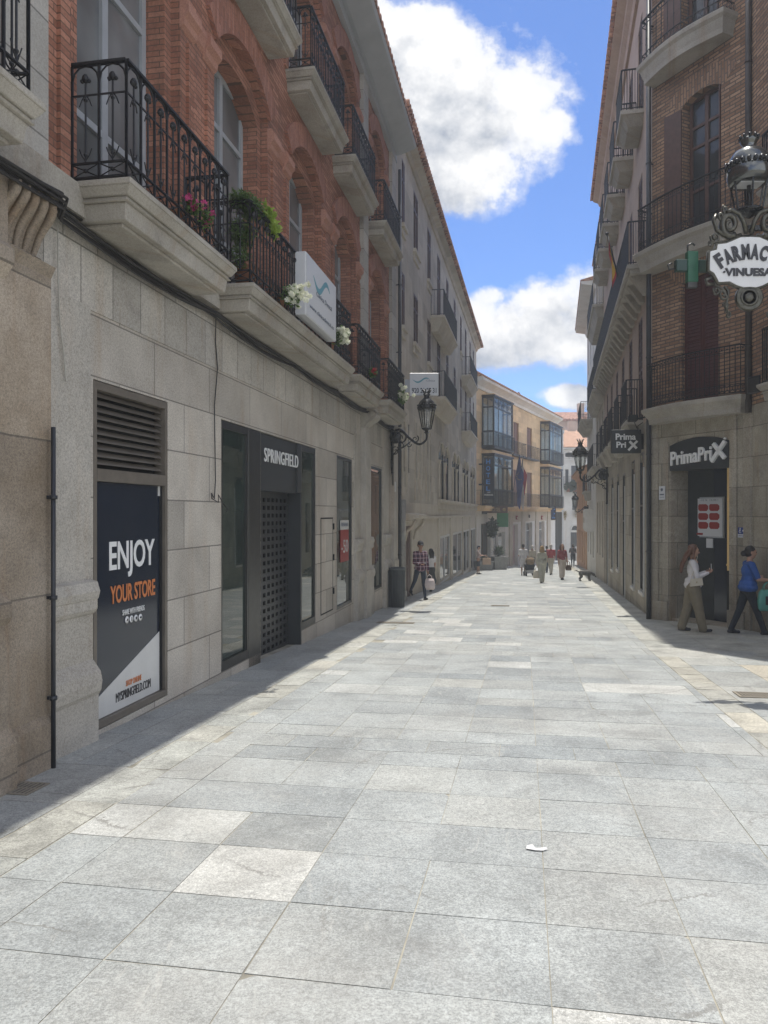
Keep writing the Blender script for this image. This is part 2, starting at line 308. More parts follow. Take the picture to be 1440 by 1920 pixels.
# ------------------------------------------------------------------ mesh builder
def tag(o, label=None, cat=None, group=None, kind=None):
    if label: o['label'] = label
    if cat: o['category'] = cat
    if group: o['group'] = group
    if kind: o['kind'] = kind
    return o
def empty(name, loc=(0, 0, 0), rz=0.0, **kw):
    o = bpy.data.objects.new(name, None); o.empty_display_size = .2; COL.objects.link(o)
    o.location = loc; o.rotation_euler = (0, 0, rz); return tag(o, **kw)
class MB:
    def __init__(s): s.bm = bmesh.new(); s.mi = 0; s.mats = []
    def m(s, mat):
        if mat not in s.mats: s.mats.append(mat)
        s.mi = s.mats.index(mat); return s
    def face(s, pts):
        vs = [s.bm.verts.new(p) for p in pts]
        f = s.bm.faces.new(vs); f.material_index = s.mi; return f
    def box(s, x0, x1, y0, y1, z0, z1):
        return s.frustum(x0, x1, y0, y1, z0, x0, x1, y0, y1, z1)
    def frustum(s, x0, x1, y0, y1, z0, X0, X1, Y0, Y1, z1):
        v = [s.bm.verts.new(p) for p in ((x0,y0,z0),(x1,y0,z0),(x1,y1,z0),(x0,y1,z0),(X0,Y0,z1),(X1,Y0,z1),(X1,Y1,z1),(X0,Y1,z1))]
        for q in ((0,3,2,1),(4,5,6,7),(0,1,5,4),(1,2,6,5),(2,3,7,6),(3,0,4,7)):
            f = s.bm.faces.new([v[i] for i in q]); f.material_index = s.mi
        return s
    def obox(s, a, b, w, h):
        """bar of rectangular section from a to b"""
        a = Vector(a); b = Vector(b); d = (b-a).normalized()
        up = Vector((0, 0, 1)) if abs(d.z) < .95 else Vector((0, 1, 0))
        r = d.cross(up).normalized(); t = r.cross(d)
        r = r*w/2; t = t*h/2
        v = [s.bm.verts.new(p) for p in (a-r-t, a+r-t, a+r+t, a-r+t, b-r-t, b+r-t, b+r+t, b-r+t)]
        for q in ((0,1,2,3),(7,6,5,4),(0,4,5,1),(1,5,6,2),(2,6,7,3),(3,7,4,0)):
            f = s.bm.faces.new([v[i] for i in q]); f.material_index = s.mi
        return s
    def tube(s, pts, r, n=6, smooth=True, cap=True):
        pts = [Vector(p) for p in pts]; rs = r if isinstance(r, (list, tuple)) else [r]*len(pts)
        rings = []; prev = None
        for i, p in enumerate(pts):
            d = (pts[min(i+1, len(pts)-1)] - pts[max(i-1, 0)])
            d = d.normalized() if d.length > 1e-9 else Vector((0, 0, 1))
            if prev is None:
                up = Vector((0, 0, 1)) if abs(d.z) < .9 else Vector((1, 0, 0)); a = d.cross(up).normalized()
            else:
                a = (prev - d*prev.dot(d)); a = a.normalized() if a.length > 1e-6 else d.orthogonal().normalized()
            prev = a; b = d.cross(a)
            rings.append([s.bm.verts.new(p + (a*math.cos(2*math.pi*k/n) + b*math.sin(2*math.pi*k/n))*rs[i]) for k in range(n)])
        for A, B in zip(rings, rings[1:]):
            for k in range(n):
                f = s.bm.faces.new((A[k], A[(k+1) % n], B[(k+1) % n], B[k])); f.material_index = s.mi; f.smooth = smooth
        if cap:
            for R_ in (rings[0][::-1], rings[-1]):
                f = s.bm.faces.new(R_); f.material_index = s.mi
        return s
    def lathe(s, prof, c=(0, 0, 0), n=16, axis='Z', smooth=True, sx=1, sy=1):
        c = Vector(c); rings = []
        for (r, h) in prof:
            ring = []
            for k in range(n):
                a = 2*math.pi*k/n
                p = Vector((r*math.cos(a)*sx, r*math.sin(a)*sy, h))
                if axis == 'Y': p = Vector((p.x, p.z, p.y))
                if axis == 'X': p = Vector((p.z, p.x, p.y))
                ring.append(s.bm.verts.new(c+p))
            rings.append(ring)
        for A, B in zip(rings, rings[1:]):
            for k in range(n):
                f = s.bm.faces.new((A[k], A[(k+1) % n], B[(k+1) % n], B[k])); f.material_index = s.mi; f.smooth = smooth
        for R_ in (rings[0][::-1], rings[-1]):
            try: f = s.bm.faces.new(R_); f.material_index = s.mi
            except Exception: pass
        return s
    def ball(s, c, r, n=8, sc=(1, 1, 1)):
        k = 5; prof = [(max(1e-4, math.sin(math.pi*i/k))*r, -math.cos(math.pi*i/k)*r) for i in range(k+1)]
        v0 = len(s.bm.verts); s.lathe(prof, (0, 0, 0), n)
        s.bm.verts.ensure_lookup_table()
        for vv in s.bm.verts[v0:]: vv.co = Vector((vv.co.x*sc[0], vv.co.y*sc[1], vv.co.z*sc[2])) + Vector(c)
        return s
    def prism(s, poly, y0, y1):
        """polygon in the xz plane, extruded along y"""
        A = [s.bm.verts.new((x, y0, z)) for x, z in poly]; B = [s.bm.verts.new((x, y1, z)) for x, z in poly]
        n = len(poly)
        for R_ in (A, B[::-1]):
            f = s.bm.faces.new(R_); f.material_index = s.mi
        for k in range(n):
            f = s.bm.faces.new((A[(k+1) % n], A[k], B[k], B[(k+1) % n])); f.material_index = s.mi
        return s
    def profile(s, prof, x0, x1, e0=True):
        """moulding: prof = [(y, z)...] closed against the wall, run along x"""
        A = [s.bm.verts.new((x0, y, z)) for y, z in prof]; B = [s.bm.verts.new((x1, y, z)) for y, z in prof]
        n = len(prof)
        for R_ in (A[::-1], B):
            f = s.bm.faces.new(R_); f.material_index = s.mi
        for k in range(n):
            f = s.bm.faces.new((A[k], A[(k+1) % n], B[(k+1) % n], B[k])); f.material_index = s.mi
        return s
    def plan(s, poly, z0, z1):
        """polygon in plan, extruded in z"""
        A = [s.bm.verts.new((x, y, z0)) for x, y in poly]; B = [s.bm.verts.new((x, y, z1)) for x, y in poly]; n = len(poly)
        for R_ in (A[::-1], B):
            f = s.bm.faces.new(R_); f.material_index = s.mi
        for k in range(n):
            f = s.bm.faces.new((A[k], A[(k+1) % n], B[(k+1) % n], B[k])); f.material_index = s.mi
        return s
    def wall(s, x0, x1, z0, z1, holes=(), y=0.0, depth=.3, arch_n=10):
        """wall sheet facing -y with openings (x0,x1,z0,z1[,rise]) and their reveals"""
        xs = sorted({x0, x1, *[h[0] for h in holes], *[h[1] for h in holes]}); xs = [a for a in xs if x0 <= a <= x1]
        zs = sorted({z0, z1, *[h[2] for h in holes], *[h[3] for h in holes]}); zs = [a for a in zs if z0 <= a <= z1]
        for a, b in zip(xs, xs[1:]):
            for c, d in zip(zs, zs[1:]):
                mx, mz = (a+b)/2, (c+d)/2
                if any(h[0] < mx < h[1] and h[2] < mz < h[3] for h in holes): continue
                s.face(((a, y, c), (b, y, c), (b, y, d), (a, y, d)))
        for h in holes:
            a, b, c, d = h[:4]; r = h[4] if len(h) > 4 else 0; Y = y+depth; c2 = max(c, z0); sp = d-r
            s.face(((a, y, c2), (a, Y, c2), (a, Y, sp), (a, y, sp)))
            s.face(((b, Y, c2), (b, y, c2), (b, y, sp), (b, Y, sp)))
            if c >= z0: s.face(((a, y, c), (b, y, c), (b, Y, c), (a, Y, c)))
            if not r: s.face(((a, Y, d), (b, Y, d), (b, y, d), (a, y, d)))
            else:
                hw = (b-a)/2; mid = (a+b)/2; R = (hw*hw+r*r)/(2*r); cz = d-R
                P = []
                for i in range(arch_n+1):
                    t = -math.asin(min(1, hw/R))*(1-2*i/arch_n) if r <= hw else None
                    if t is None: t = -math.pi/2*(1-2*i/arch_n)
                    P.append((mid+R*math.sin(t), cz+R*math.cos(t)))
                P[0] = (a, sp); P[-1] = (b, sp)
                for (p, q), (p2, q2) in zip(P, P[1:]):
                    s.face(((p, y, q), (p2, y, q2), (p2, y, d), (p, y, d)))
                    f = s.face(((p, Y, q), (p2, Y, q2), (p2, y, q2), (p, y, q)))
        return s
    def build(s, name, mat=None, parent=None, M4=None, smooth=False, bevel=0.0, merge=0.0, label=None):
        if merge: bmesh.ops.remove_doubles(s.bm, verts=s.bm.verts, dist=merge)
        if bevel:
            bmesh.ops.remove_doubles(s.bm, verts=s.bm.verts, dist=1e-5)
            es = [e for e in s.bm.edges if len(e.link_faces) == 2 and e.calc_face_angle(0) > .5]
            bmesh.ops.bevel(s.bm, geom=es, offset=bevel, segments=1, affect='EDGES', profile=.5)
        me = bpy.data.meshes.new(name); s.bm.to_mesh(me); s.bm.free()
        if mat is not None: me.materials.append(M[mat] if isinstance(mat, str) else mat)
        for mm in s.mats: me.materials.append(M[mm] if isinstance(mm, str) else mm)
        if smooth:
            for p in me.polygons: p.use_smooth = True
        o = bpy.data.objects.new(name, me); COL.objects.link(o)
        if parent: o.parent = parent
        if M4 is not None: o.matrix_local = M4
        if label: o['label'] = label
        return o
def copy_tree(o, parent=None):
    c = o.copy(); COL.objects.link(c)
    if parent: c.parent = parent
    for ch in o.children: copy_tree(ch, c)
    return c
def text_mesh(txt, size=1.0, depth=.01, sx=1.0, bold=0.0, shear=0.0, spacing=1.0):
    cu = bpy.data.curves.new('t', 'FONT'); cu.body = txt; cu.size = size; cu.extrude = depth/2; cu.offset = bold
    cu.align_x = 'CENTER'; cu.align_y = 'CENTER'; cu.shear = shear; cu.space_character = spacing; cu.resolution_u = 4
    o = bpy.data.objects.new('t', cu); COL.objects.link(o)
    dg = bpy.context.evaluated_depsgraph_get(); me = bpy.data.meshes.new_from_object(o.evaluated_get(dg))
    bpy.data.objects.remove(o); bpy.data.curves.remove(cu)
    me.transform(Matrix.Rotation(rad(90), 4, 'X') @ Matrix.Diagonal((sx, 1, 1, 1)))
    return me
def lettering(name, txt, mat, parent, loc, fit_w, fit_h, depth=.01, bold=0.0, M4=None, rz=0.0, shear=0, tilt=0.0, skew=0.0, spacing=1.0):
    """words as a solid mesh, readable from -y, centred at loc and fitted to width x height"""
    me = text_mesh(txt, 1.0, depth, 1.0, bold, shear, spacing); me.name = name
    xs = [v.co.x for v in me.vertices]; zs = [v.co.z for v in me.vertices]
    cx, cz = (min(xs)+max(xs))/2, (min(zs)+max(zs))/2; wx, wz = max(xs)-min(xs), max(zs)-min(zs)
    sx, sz = fit_w/wx, fit_h/wz
    for v_ in me.vertices: v_.co = Vector(((v_.co.x-cx)*sx, v_.co.y, (v_.co.z-cz)*sz + skew*(v_.co.x-cx)*sx))
    me.materials.append(M[mat])
    o = bpy.data.objects.new(name, me); COL.objects.link(o)
    if parent: o.parent = parent
    m = Matrix.Translation(loc) @ Matrix.Rotation(rz, 4, 'Z') @ Matrix.Rotation(tilt, 4, 'Y')
    o.matrix_local = (M4 @ m) if M4 is not None else m
    return o
# ------------------------------------------------------------------ surveying helpers
def gz(x, y): return -SL*y
class Fac:
    """a vertical facade plane. local x runs to the right as seen by someone facing it, local y into the building, z = world z"""
    def __init__(s, p, q=None, d=None):
        s.P = Vector(p); s.d = (Vector(q)-Vector(p)).normalized() if q else Vector(d).normalized()
        s.n = Vector((s.d.y, -s.d.x)); s.rz = math.atan2(s.d.y, s.d.x)
        s.M = Matrix.Translation((s.P.x, s.P.y, 0)) @ Matrix.Rotation(s.rz, 4, 'Z')
    def Y(s, px, off=0.0):
        k = (px-720)/FP; return (off + s.P.dot(s.n))/(k*s.n.x + s.n.y)
    def x(s, px, off=0.0):
        Y = s.Y(px, off); k = (px-720)/FP; return (Vector((k*Y, Y))-s.P).dot(s.d)
    def z(s, px, py, off=0.0): return CH + (962-py)/FP*s.Y(px, off)
    def w(s, x, off=0.0): p = s.P + s.d*x + s.n*off; return p
    def g(s, x, off=0.0): p = s.w(x, off); return gz(p.x, p.y)
    def root(s, name, at=0.0, **kw):
        e = empty(name, (*s.w(at), s.g(at)), s.rz, **kw)
        s.L = Matrix.Translation((-at, 0, -s.g(at))); return e
def gpt(px, py):
    Y = CH/((py-962)/FP-SL); return Vector(((px-720)/FP*Y, Y, -SL*Y))
def gat(px, Y): X = (px-720)/FP*Y; return Vector((X, Y, gz(X, Y)))
# ------------------------------------------------------------------ ground and paving
TA = .1817; AA = math.atan(TA); SA, CA = math.sin(AA), math.cos(AA)
def st(s, t, dz=0.0):
    X = s*SA + t*CA; Y = s*CA - t*SA; return (X, Y, gz(X, Y)+dz)
b = MB()
for y0_, y1_ in ((-60, 0), (0, 60), (60, 132)):
    b.face(((-150, y0_, gz(0, y0_)-.003), (150, y0_, gz(0, y0_)-.003), (150, y1_, gz(0, y1_)-.003), (-150, y1_, gz(0, y1_)-.003)))
tag(b.build('ground', 'joint', merge=.001), kind='structure')
def tone_layers(b): return b.bm.faces.layers.float.new('tone'), b.bm.faces.layers.float.new('warm')
def tile(b, ly, s0, s1, t0, t1, tone, warm, jit=.0008, j=.004, fr=st, chip=True, sk=0.0):
    jj = [random.uniform(-jit, jit) for _ in range(4)]
    dx = random.uniform(0, .003)
    P = [(s0+j+dx, t0+j), (s0+j, t1-j-dx), (s1-j, t1-j), (s1-j-dx, t0+j)]
    if chip and random.random() < .12:      # a corner knocked off
        c = random.uniform(.02, .06); k = random.randrange(4); a, p, n_ = P[k], P[k-1], P[(k+1) % 4]
        va = (Vector(p)-Vector(a)).normalized()*c; vb = (Vector(n_)-Vector(a)).normalized()*c*random.uniform(.4, 1)
        P[k:k+1] = [tuple(Vector(a)+va), tuple(Vector(a)+vb)]; jj.append(0)
    top = [b.bm.verts.new(fr(s, t, jj[i])) for i, (s, t) in enumerate(P)]
    bot = [b.bm.verts.new(fr(s, t, -.02)) for (s, t) in P]
    n = len(P); fs = [b.bm.faces.new(top)]
    if s1 < 30:
        for k in range(n): fs.append(b.bm.faces.new((top[(k+1) % n], top[k], bot[k], bot[(k+1) % n])))
    else:
        for v_ in bot: b.bm.verts.remove(v_)
    for f in fs: f[ly[0]] = min(1, max(0, tone)); f[ly[1]] = min(1, max(0, warm))
def tmax(s): return 1.95 if s < 12 else 1.95+(s-12)*.028
b = MB(); ly = tone_layers(b); rnd = random.Random(11)
s = 5.72; row = 0
# row depths near the viewer follow the slabs of the street
near = list(zip([-1.3,-.7,-.1,.47,1.05,1.65,2.24,2.83,3.44,4.03,4.56,5.12],[-.7,-.1,.47,1.05,1.65,2.24,2.83,3.44,4.03,4.56,5.12,5.72]))
while s < 86:
    d = rnd.choice([.46, .57, .57, .60, .60, .60, .74, .38]) if s < 55 else .9
    near.append((s, s+d)); s += d
for (s0, s1) in near:
    off = 0 if s0 < 5.7 or rnd.random() < .72 else rnd.uniform(.15, .45)
    rt = rnd.gauss(0, .07)
    t = .10 - .585*5 + off
    edge_l = -2.577
    ts = []
    while t < tmax(s0)-.05:
        wd = .585 if rnd.random() < .97 else .585*2
        ts.append((max(t, edge_l), min(t+wd, tmax(s0)))); t += wd
    tR = tmax(s0)
    if s0 > 53: tR = 14
    while t < tR: ts.append((t, min(t+.585, tR))); t += .585
    for (a, c) in ts:
        if c-a < .05: continue
        tone = .48 + rt + rnd.gauss(0, .12)
        if rnd.random() < .06: tone = rnd.uniform(.85, 1.0)
        if rnd.random() < .07: tone = rnd.uniform(0, .2)
        if s0 > 12: tone += .08
        if abs(s0-3.44) < .01 and -1.7 < (a+c)/2 < -1.1: tone = 1.0
        if abs(s0-4.03) < .01 and -1.7 < (a+c)/2 < -1.1: tone = .05
        if abs(s0-4.03) < .01 and -2.3 < (a+c)/2 < -1.7: tone = .85
        tile(b, ly, s0, s1, a, c, tone, max(0, rnd.gauss(.02, .08)), j=rnd.choice([.0015, .002, .0025, .004]))
tag(b.build('paving', 'paving'), kind='structure')
# worn kerb band that runs along the left house fronts
b = MB(); ly = tone_layers(b); s = -1
while s < 52:
    d = rnd.uniform(.45, .95)
    tile(b, ly, s, s+d, -2.577-.33+rnd.uniform(-.01, .01), -2.577, rnd.uniform(.4, .9), rnd.uniform(.0, .30), jit=.004, j=.006); s += d
tag(b.build('left_kerb_band', 'border'), kind='structure')
b = MB(); ly = tone_layers(b); s = -1
while s < 52:
    d = rnd.uniform(.75, 1.05); m_ = -2.577-.33
    xs = [-3.75, m_] if rnd.random() < .6 else [-3.75, -3.35, m_]
    for a, c in zip(xs, xs[1:]): tile(b, ly, s, s+d, a, c, rnd.uniform(.35, .7), rnd.uniform(0, .25))
    s += d
tag(b.build('left_pavement', 'paving'), kind='structure')
# right side strip of pale slabs, and the plaza slabs in front of the corner
b = MB(); ly = tone_layers(b); s = 12
while s < 52:
    d = rnd.uniform(.8, 1.3); a0, a1 = tmax(s), tmax(s+d)
    tile(b, ly, s, s+d, a0, a0+.95, rnd.uniform(.5, .9), rnd.uniform(.0, .22), j=.004)
    tile(b, ly, s, s+d, a0+.95, a0+2.4, rnd.uniform(.4, .8), rnd.uniform(.1, .4), j=.006); s += d
tag(b.build('right_pavement', 'border'), kind='structure')
b = MB(); ly = tone_layers(b); s = -1
while s < 12:
    d = rnd.uniform(.4, .9); tile(b, ly, s, min(s+d, 12), 1.95, 2.25, rnd.uniform(.3, .8), rnd.uniform(.2, .6), jit=.003, j=.007); s += d
tag(b.build('right_kerb_band', 'border'), kind='structure')
b = MB(); ly = tone_layers(b); t = 2.25
while t < 9:
    wd = rnd.uniform(.4, .75); s = -1
    while s < 16.5:
        d = rnd.uniform(.5, 1.15); e = min(s+d, 16.5)
        warm = rnd.uniform(.0, .35)
        if 9.4 < s < 10.4 and 2.3 < t < 4: warm = 1.0
        if not (s > 12 and t < 3.4): tile(b, ly, s, e, t, t+wd, rnd.uniform(.3, .75), warm, j=.005)
        s = e
    t += wd
tag(b.build('plaza_paving', 'paving'), kind='structure')

# ------------------------------------------------------------------ shared building pieces
def window_unit(F, root, x0, x1, z0, z1, depth, glass='glass', frame='frame_grey', cols=2, rows=(), fw=.06, off=0.0, name='window', part_label=None, rise=0.0):
    """frame with mullions plus a pane behind them"""
    y = depth-off
    f = MB()
    f.box(x0, x0+fw, y-.05, y, z0, z1-rise*.6); f.box(x1-fw, x1, y-.05, y, z0, z1-rise*.6)
    f.box(x0+fw, x1-fw, y-.05, y, z0, z0+fw)
    f.box(x0+fw, x1-fw, y-.05, y, z1-fw-rise, z1-rise) 
    for i in range(1, cols):
        xm = x0+(x1-x0)*i/cols; f.box(xm-fw*.6, xm+fw*.6, y-.056, y-.002, z0+fw, z1-fw-rise)
    for r in rows:
        zr = z0+(z1-z0)*r; f.box(x0+fw, x1-fw, y-.053, y-.004, zr-fw*.4, zr+fw*.4)
    o = f.build(name, frame, root, F.L, label=part_label)
    p = MB(); p.box(x0+.005, x1-.005, y-.02, y+.01, z0+.005, z1-.004); p.build('pane', glass, o)
    return o
def railing(F, parent, x0, x1, p, z, H=.95, unit=.24, rich=True, mat='iron', wrap=True, r=.008, front_only=False):
    b = MB()
    def run(A, B):
        A = Vector(A); B = Vector(B); L = (B-A).length; d = (B-A)/L; n = max(1, round(L/unit)); U = L/n
        up = Vector((0, 0, 1))
        b.obox(A+up*H, B+up*H, .045, .022); b.obox(A+up*.05, B+up*.05, .028, .016)
        if rich:
            b.obox(A+up*.17, B+up*.17, .022, .014); b.obox(A+up*(H*.74), B+up*(H*.74), .012, .012)
        for i in range(n+1):
            P = A+d*U*i; b.obox(P+up*.0, P+up*(H-.01), .018, .018)
            if i == n: break
            C = P+d*U/2
            if rich:
                pts = [P+d*U/2-d*(U/2-.006)*math.cos(t*math.pi/6)+up*(H-.13+math.sin(t*math.pi/6)*.115) for t in range(7)]
                b.tube(pts, .009, 4, cap=False)
                b.tube([C+up*.17, C+up*(H*.84)], .009, 5, cap=False)
                b.ball(C+up*(H*.88), .030, 6, (1, 1, 1.25)); b.ball(C+up*(H*.86)+d*.03, .018, 5); b.ball(C+up*(H*.86)-d*.03, .018, 5)
                for zz, sg in ((H*.70, -1), (.24, 1)):
                    b.ball(C+up*zz, .018, 5)
                    for sd_ in (-1, 1):
                        b.tube([C+up*(zz-.05*sg), C+d*sd_*.035+up*(zz+.0), C+d*sd_*.055+up*(zz+.05*sg)], .006, 4, cap=False)
                for (a1, a2) in ((.055, .165), (.165, .055)):
                    b.tube([P+up*a1, C+up*.11, P+d*U+up*(a1 if False else a2)], .006, 4, cap=False)
                b.ball(C+up*.11, .02, 5)
            else:
                b.obox(C+up*.05, C+up*H, .012, .012)
    if wrap and not front_only:
        run((x0, -.02, z), (x0, -p, z)); run((x1, -p, z), (x1, -.02, z))
    run((x0, -p, z), (x1, -p, z))
    return b.build('railing', mat, parent)
def stone_slab(F, root, x0, x1, p, z, th=.30, mat='slab_stone', name='balcony'):
    b = MB(); lip = .05
    b.box(x0-lip, x1+lip, -p-lip, .02, z-.05, z)
    b.frustum(x0-.0, x1+.0, -p, .02, z-.12, x0-lip+.005, x1+lip-.005, -p-lip+.005, .02, z-.05)
    b.box(x0+.02, x1-.02, -p+.02, .02, z-.15, z-.12)
    b.box(x0+.0, x1-.0, -p+.0, .02, z-.15-.012, z-.15)
    b.frustum(x0+.05, x1-.05, -p+.05, .02, z-th, x0+.03, x1-.03, -p+.03, .02, z-.162)
    b.box(x0+.11, x1-.11, -p+.11, .02, z-th-.03, z-th)
    return b.build(name, mat, root, F.L, bevel=.006)

# ------------------------------------------------------------------ left brick building
A = Fac((-3.717, 0), d=(SA, CA))
X = lambda Y: Y/CA
ROOT_A = A.root('brick_building', at=X(5.0), label='red brick building on granite ground floor with big louvred vent and clothes shop entrance', cat='building')
XW0, XW1 = -9.0, X(21.9)
cxs = [X(4.0)-3.05*1, X(4.0), X(7.36), X(10.2), X(13.15), X(16.1), X(19.5)]
cxs[0] = X(1.0)
gf_holes = [(X(6.64), X(8.03), -.24, 2.82), (X(9.45), X(10.87), -.30, 2.815), (X(12.85), X(13.74), -.30, 2.815), (X(15.27), X(16.65), -.27, 2.815), (X(18.7), X(20.15), -.27, 2.815)]
b = MB(); b.wall(XW0, XW1, -1.4, 3.40, gf_holes + [(X(10.87), X(12.85), -.9, 2.815)], 0, .20)
b.build('ground_floor_wall', 'granite', ROOT_A, A.L)
b = MB(); b.box(XW0, XW1, -.012, .2, 3.40, 4.06); b.build('frieze', 'granite_frieze', ROOT_A, A.L)
b = MB(); b.box(XW0, X(10.87), .285, 10, -1.6, 4.05); b.box(X(12.85), XW1, .285, 10, -1.6, 4.05); b.box(X(10.87), X(12.85), .9, 10, -1.6, 2.3); b.box(X(10.87), X(12.85), .41, 10, 2.3, 4.05); b.box(XW0, XW1, .395, 10, 4.05, 11.8)
b.build('core', 'black', ROOT_A, A.L)
# end walls and roof
b = MB(); b.box(XW1-.02, XW1, .0, 10, -1.6, 11.8); b.box(XW0, XW0+.02, 0, 10, -1.6, 11.8); b.box(XW0, XW1, 9.98, 10.02, -1.6, 11.8)
b.build('party_wall', 'render_beige', ROOT_A, A.L)
A_L0 = A.L; A.L = A.L @ Matrix.Translation((0, .11, 0))
# upper brick wall: recessed inner order and projecting outer order
Z1, Z2 = 4.34, 8.59
inner = []; outer = []
for c in cxs:
    for zb, sp, cr in ((Z1-.02, 7.20, 7.52), (Z2-.02, 10.63, 10.95)):
        inner.append((c-.83, c+.83, zb, cr, cr-sp)); outer.append((c-.98, c+.98, zb, cr+.27, cr-sp+.12))
b = MB(); b.wall(XW0, XW1, 4.06, 11.8, [(a, c, max(z0, 4.3), z1, r) for a, c, z0, z1, r in inner], 0, .28); b.build('brick_wall', 'brick_red', ROOT_A, A.L)
b = MB(); b.wall(XW0, XW1, 4.30, 11.62, outer, -.11, .109); b.build('brick_front', 'brick_red', ROOT_A, A.L)
# soldier arches + hood mouldings
for c in cxs:
    for sp, cr in ((7.20, 7.52), (10.63, 10.95)):
        b = MB(); hw = .98; r = cr-sp+.12; top = cr+.27; R = (hw*hw+r*r)/(2*r); cz = top-R; N_ = 14
        t0 = math.asin(hw/R)
        ins = [(c+R*math.sin(-t0+2*t0*i/N_), cz+R*math.cos(-t0+2*t0*i/N_)) for i in range(N_+1)]
        o2 = [(c+(R+.36)*math.sin(-t0+2*t0*i/N_)*1.0, cz+(R+.36)*math.cos(-t0+2*t0*i/N_)) for i in range(N_+1)]
        for i in range(N_):
            p = [ins[i], ins[i+1], o2[i+1], o2[i]]
            b.prism(p, -.165, -.10)
        b.build('arch', 'brick_soldier', ROOT_A, A.L)
        for sg in (-1, 1):
            b = MB(); xa = c+sg*.98; xb = c+sg*1.32; xa, xb = min(xa, xb), max(xa, xb); zz = sp-.12
            b.profile([(-.10, zz-.16), (-.15, zz-.12), (-.16, zz-.05), (-.21, zz+.0), (-.21, zz+.10), (-.17, zz+.16), (-.10, zz+.16)], xa, xb)
            b.build('impost', 'brick_moulding', ROOT_A, A.L)
# continuous impost band between bays
for c0, c1 in zip(cxs, cxs[1:]):
    for sp in (7.20, 10.63):
        if c1-c0-2.64 > .05:
            zz = sp-.12; b = MB(); b.profile([(-.10, zz-.10), (-.135, zz-.06), (-.15, zz), (-.17, zz+.06), (-.17, zz+.12), (-.10, zz+.14)], c0+1.325, c1-1.325); b.build('impost_band', 'brick_moulding', ROOT_A, A.L)
# slim brick buttress strips flanking bays
for c in cxs:
    for sg in (-1, 1):
        for za_, zb2 in ((4.34, 6.83), (8.6, 10.26)):
            xm = c+sg*1.19; b = MB(); b.box(xm-.07, xm+.07, -.145, -.105, za_, zb2); b.build('buttress_strip', 'brick_red', ROOT_A, A.L)
# stone quoin strips
for Ya, Yb in ((5.36, 5.98), (17.42, 17.98), (21.2, 21.88)):
    b = MB(); b.box(X(Ya) if Ya > 6 else A.x(8, .09), X(Yb) if Ya > 6 else A.x(91, .09), -.20, -.105, 4.34, 11.62); b.build('quoin_strip', 'quoin', ROOT_A, A.L)
b = MB(); b.box(XW0, XW1, -.24, -.05, 4.07, 4.32); b.build('string_course', 'slab_stone', ROOT_A, A.L)
# top frieze, soffit, eave
b = MB(); b.box(XW0, XW1, -.22, 0.0, 11.62, 11.82); b.build('top_band', 'soffit', ROOT_A, A.L)
b = MB(); b.profile([(.3, 11.83), (-.30, 11.83), (-.74, 11.98), (-.78, 12.06), (-.74, 12.10), (.3, 12.12)], XW0, XW1); b.build('eave', 'soffit', ROOT_A, A.L)
b = MB(); b.profile([(-.76, 12.105), (-.76, 12.15), (5, 13.9), (10, 12.2), (10, 12.105)], XW0, XW1)
xx = XW0
while xx < XW1: b.lathe([(.09, -.80), (.09, -.55)], (xx, 0, 12.14), 6, 'Y'); xx += .24
b.build('roof', 'tile', ROOT_A, A.L)
# upper windows
for i, c in enumerate(cxs):
    for j, (zb, cr, rise) in enumerate(((Z1+.0, 7.52, .40), (Z2+.0, 10.95, .40))):
        o = window_unit(A, ROOT_A, c-.825, c+.825, zb, cr-.01, .26, 'glass_grey', 'frame_grey', 2, (.30, .76), .085, name='window', rise=.0)
A.L = A_L0
# balconies
def iron_balcony(F, root, x0, x1, p, z, rich=True, label=None):
    s_ = stone_slab(F, root, x0, x1, p, z)
    if label: s_['label'] = label
    railing(F, s_, x0+.03, x1-.03, p-.03, z, .98, .235, rich); return s_
lows = [(X(2.9), X(5.10)), (X(6.27), X(8.45)), (X(9.07), X(14.33)), (X(14.95), X(17.28)), (X(18.27), X(20.7))]
for i, (a, c) in enumerate(lows): iron_balcony(A, ROOT_A, a, c, .53, Z1, label='long balcony with clinic sign and white flowers' if i == 2 else None)
ups = [(X(2.9), X(5.10)), (X(6.27), X(8.45)), (X(9.07), X(11.3)), (X(12.04), X(14.3)), (X(14.95), X(17.25)), (X(18.3), X(20.75))]
for a, c in ups: iron_balcony(A, ROOT_A, a, c, .42, Z2)
# pedestal mouldings on the ground floor piers
def pedestal(x0, x1, ex=0.0, top=3.42, body=.05):
    b = MB()
    prof = [(.0, -1.4), (-.10-ex, -1.4), (-.10-ex, .12), (-.125-ex, .16), (-.135-ex, .24), (-.12-ex, .32), (-.06-ex, .40), (-.045-ex, .42), (-.045-ex, .80), (-.07-ex, .82), (-.09-ex, .85), (-.09-ex, .93), (-.10-ex, .94), (-.115-ex, 1.0), (-.09-ex, 1.08), (-.025-ex, 1.10), (-.025-ex, top), (.0, top)]
    b.profile(prof, x0, x1); return b.build('pilaster', 'granite_plain', ROOT_A, A.L)
pedestal(A.x(99, .16), A.x(187, .11)); pedestal(X(16.8), X(17.4)); pedestal(X(17.98), X(18.6)); pedestal(X(20.25), X(21.15))
for Ya, Yb in ((17.42, 17.96), (21.17, 21.88)):
    b = MB(); b.box(X(Ya), X(Yb), -.17, .0, -1.4, .35); b.box(X(Ya)+.03, X(Yb)-.03, -.14, .0, .35, 3.60); b.build('pilaster', 'granite_plain', ROOT_A, A.L)
b = MB()
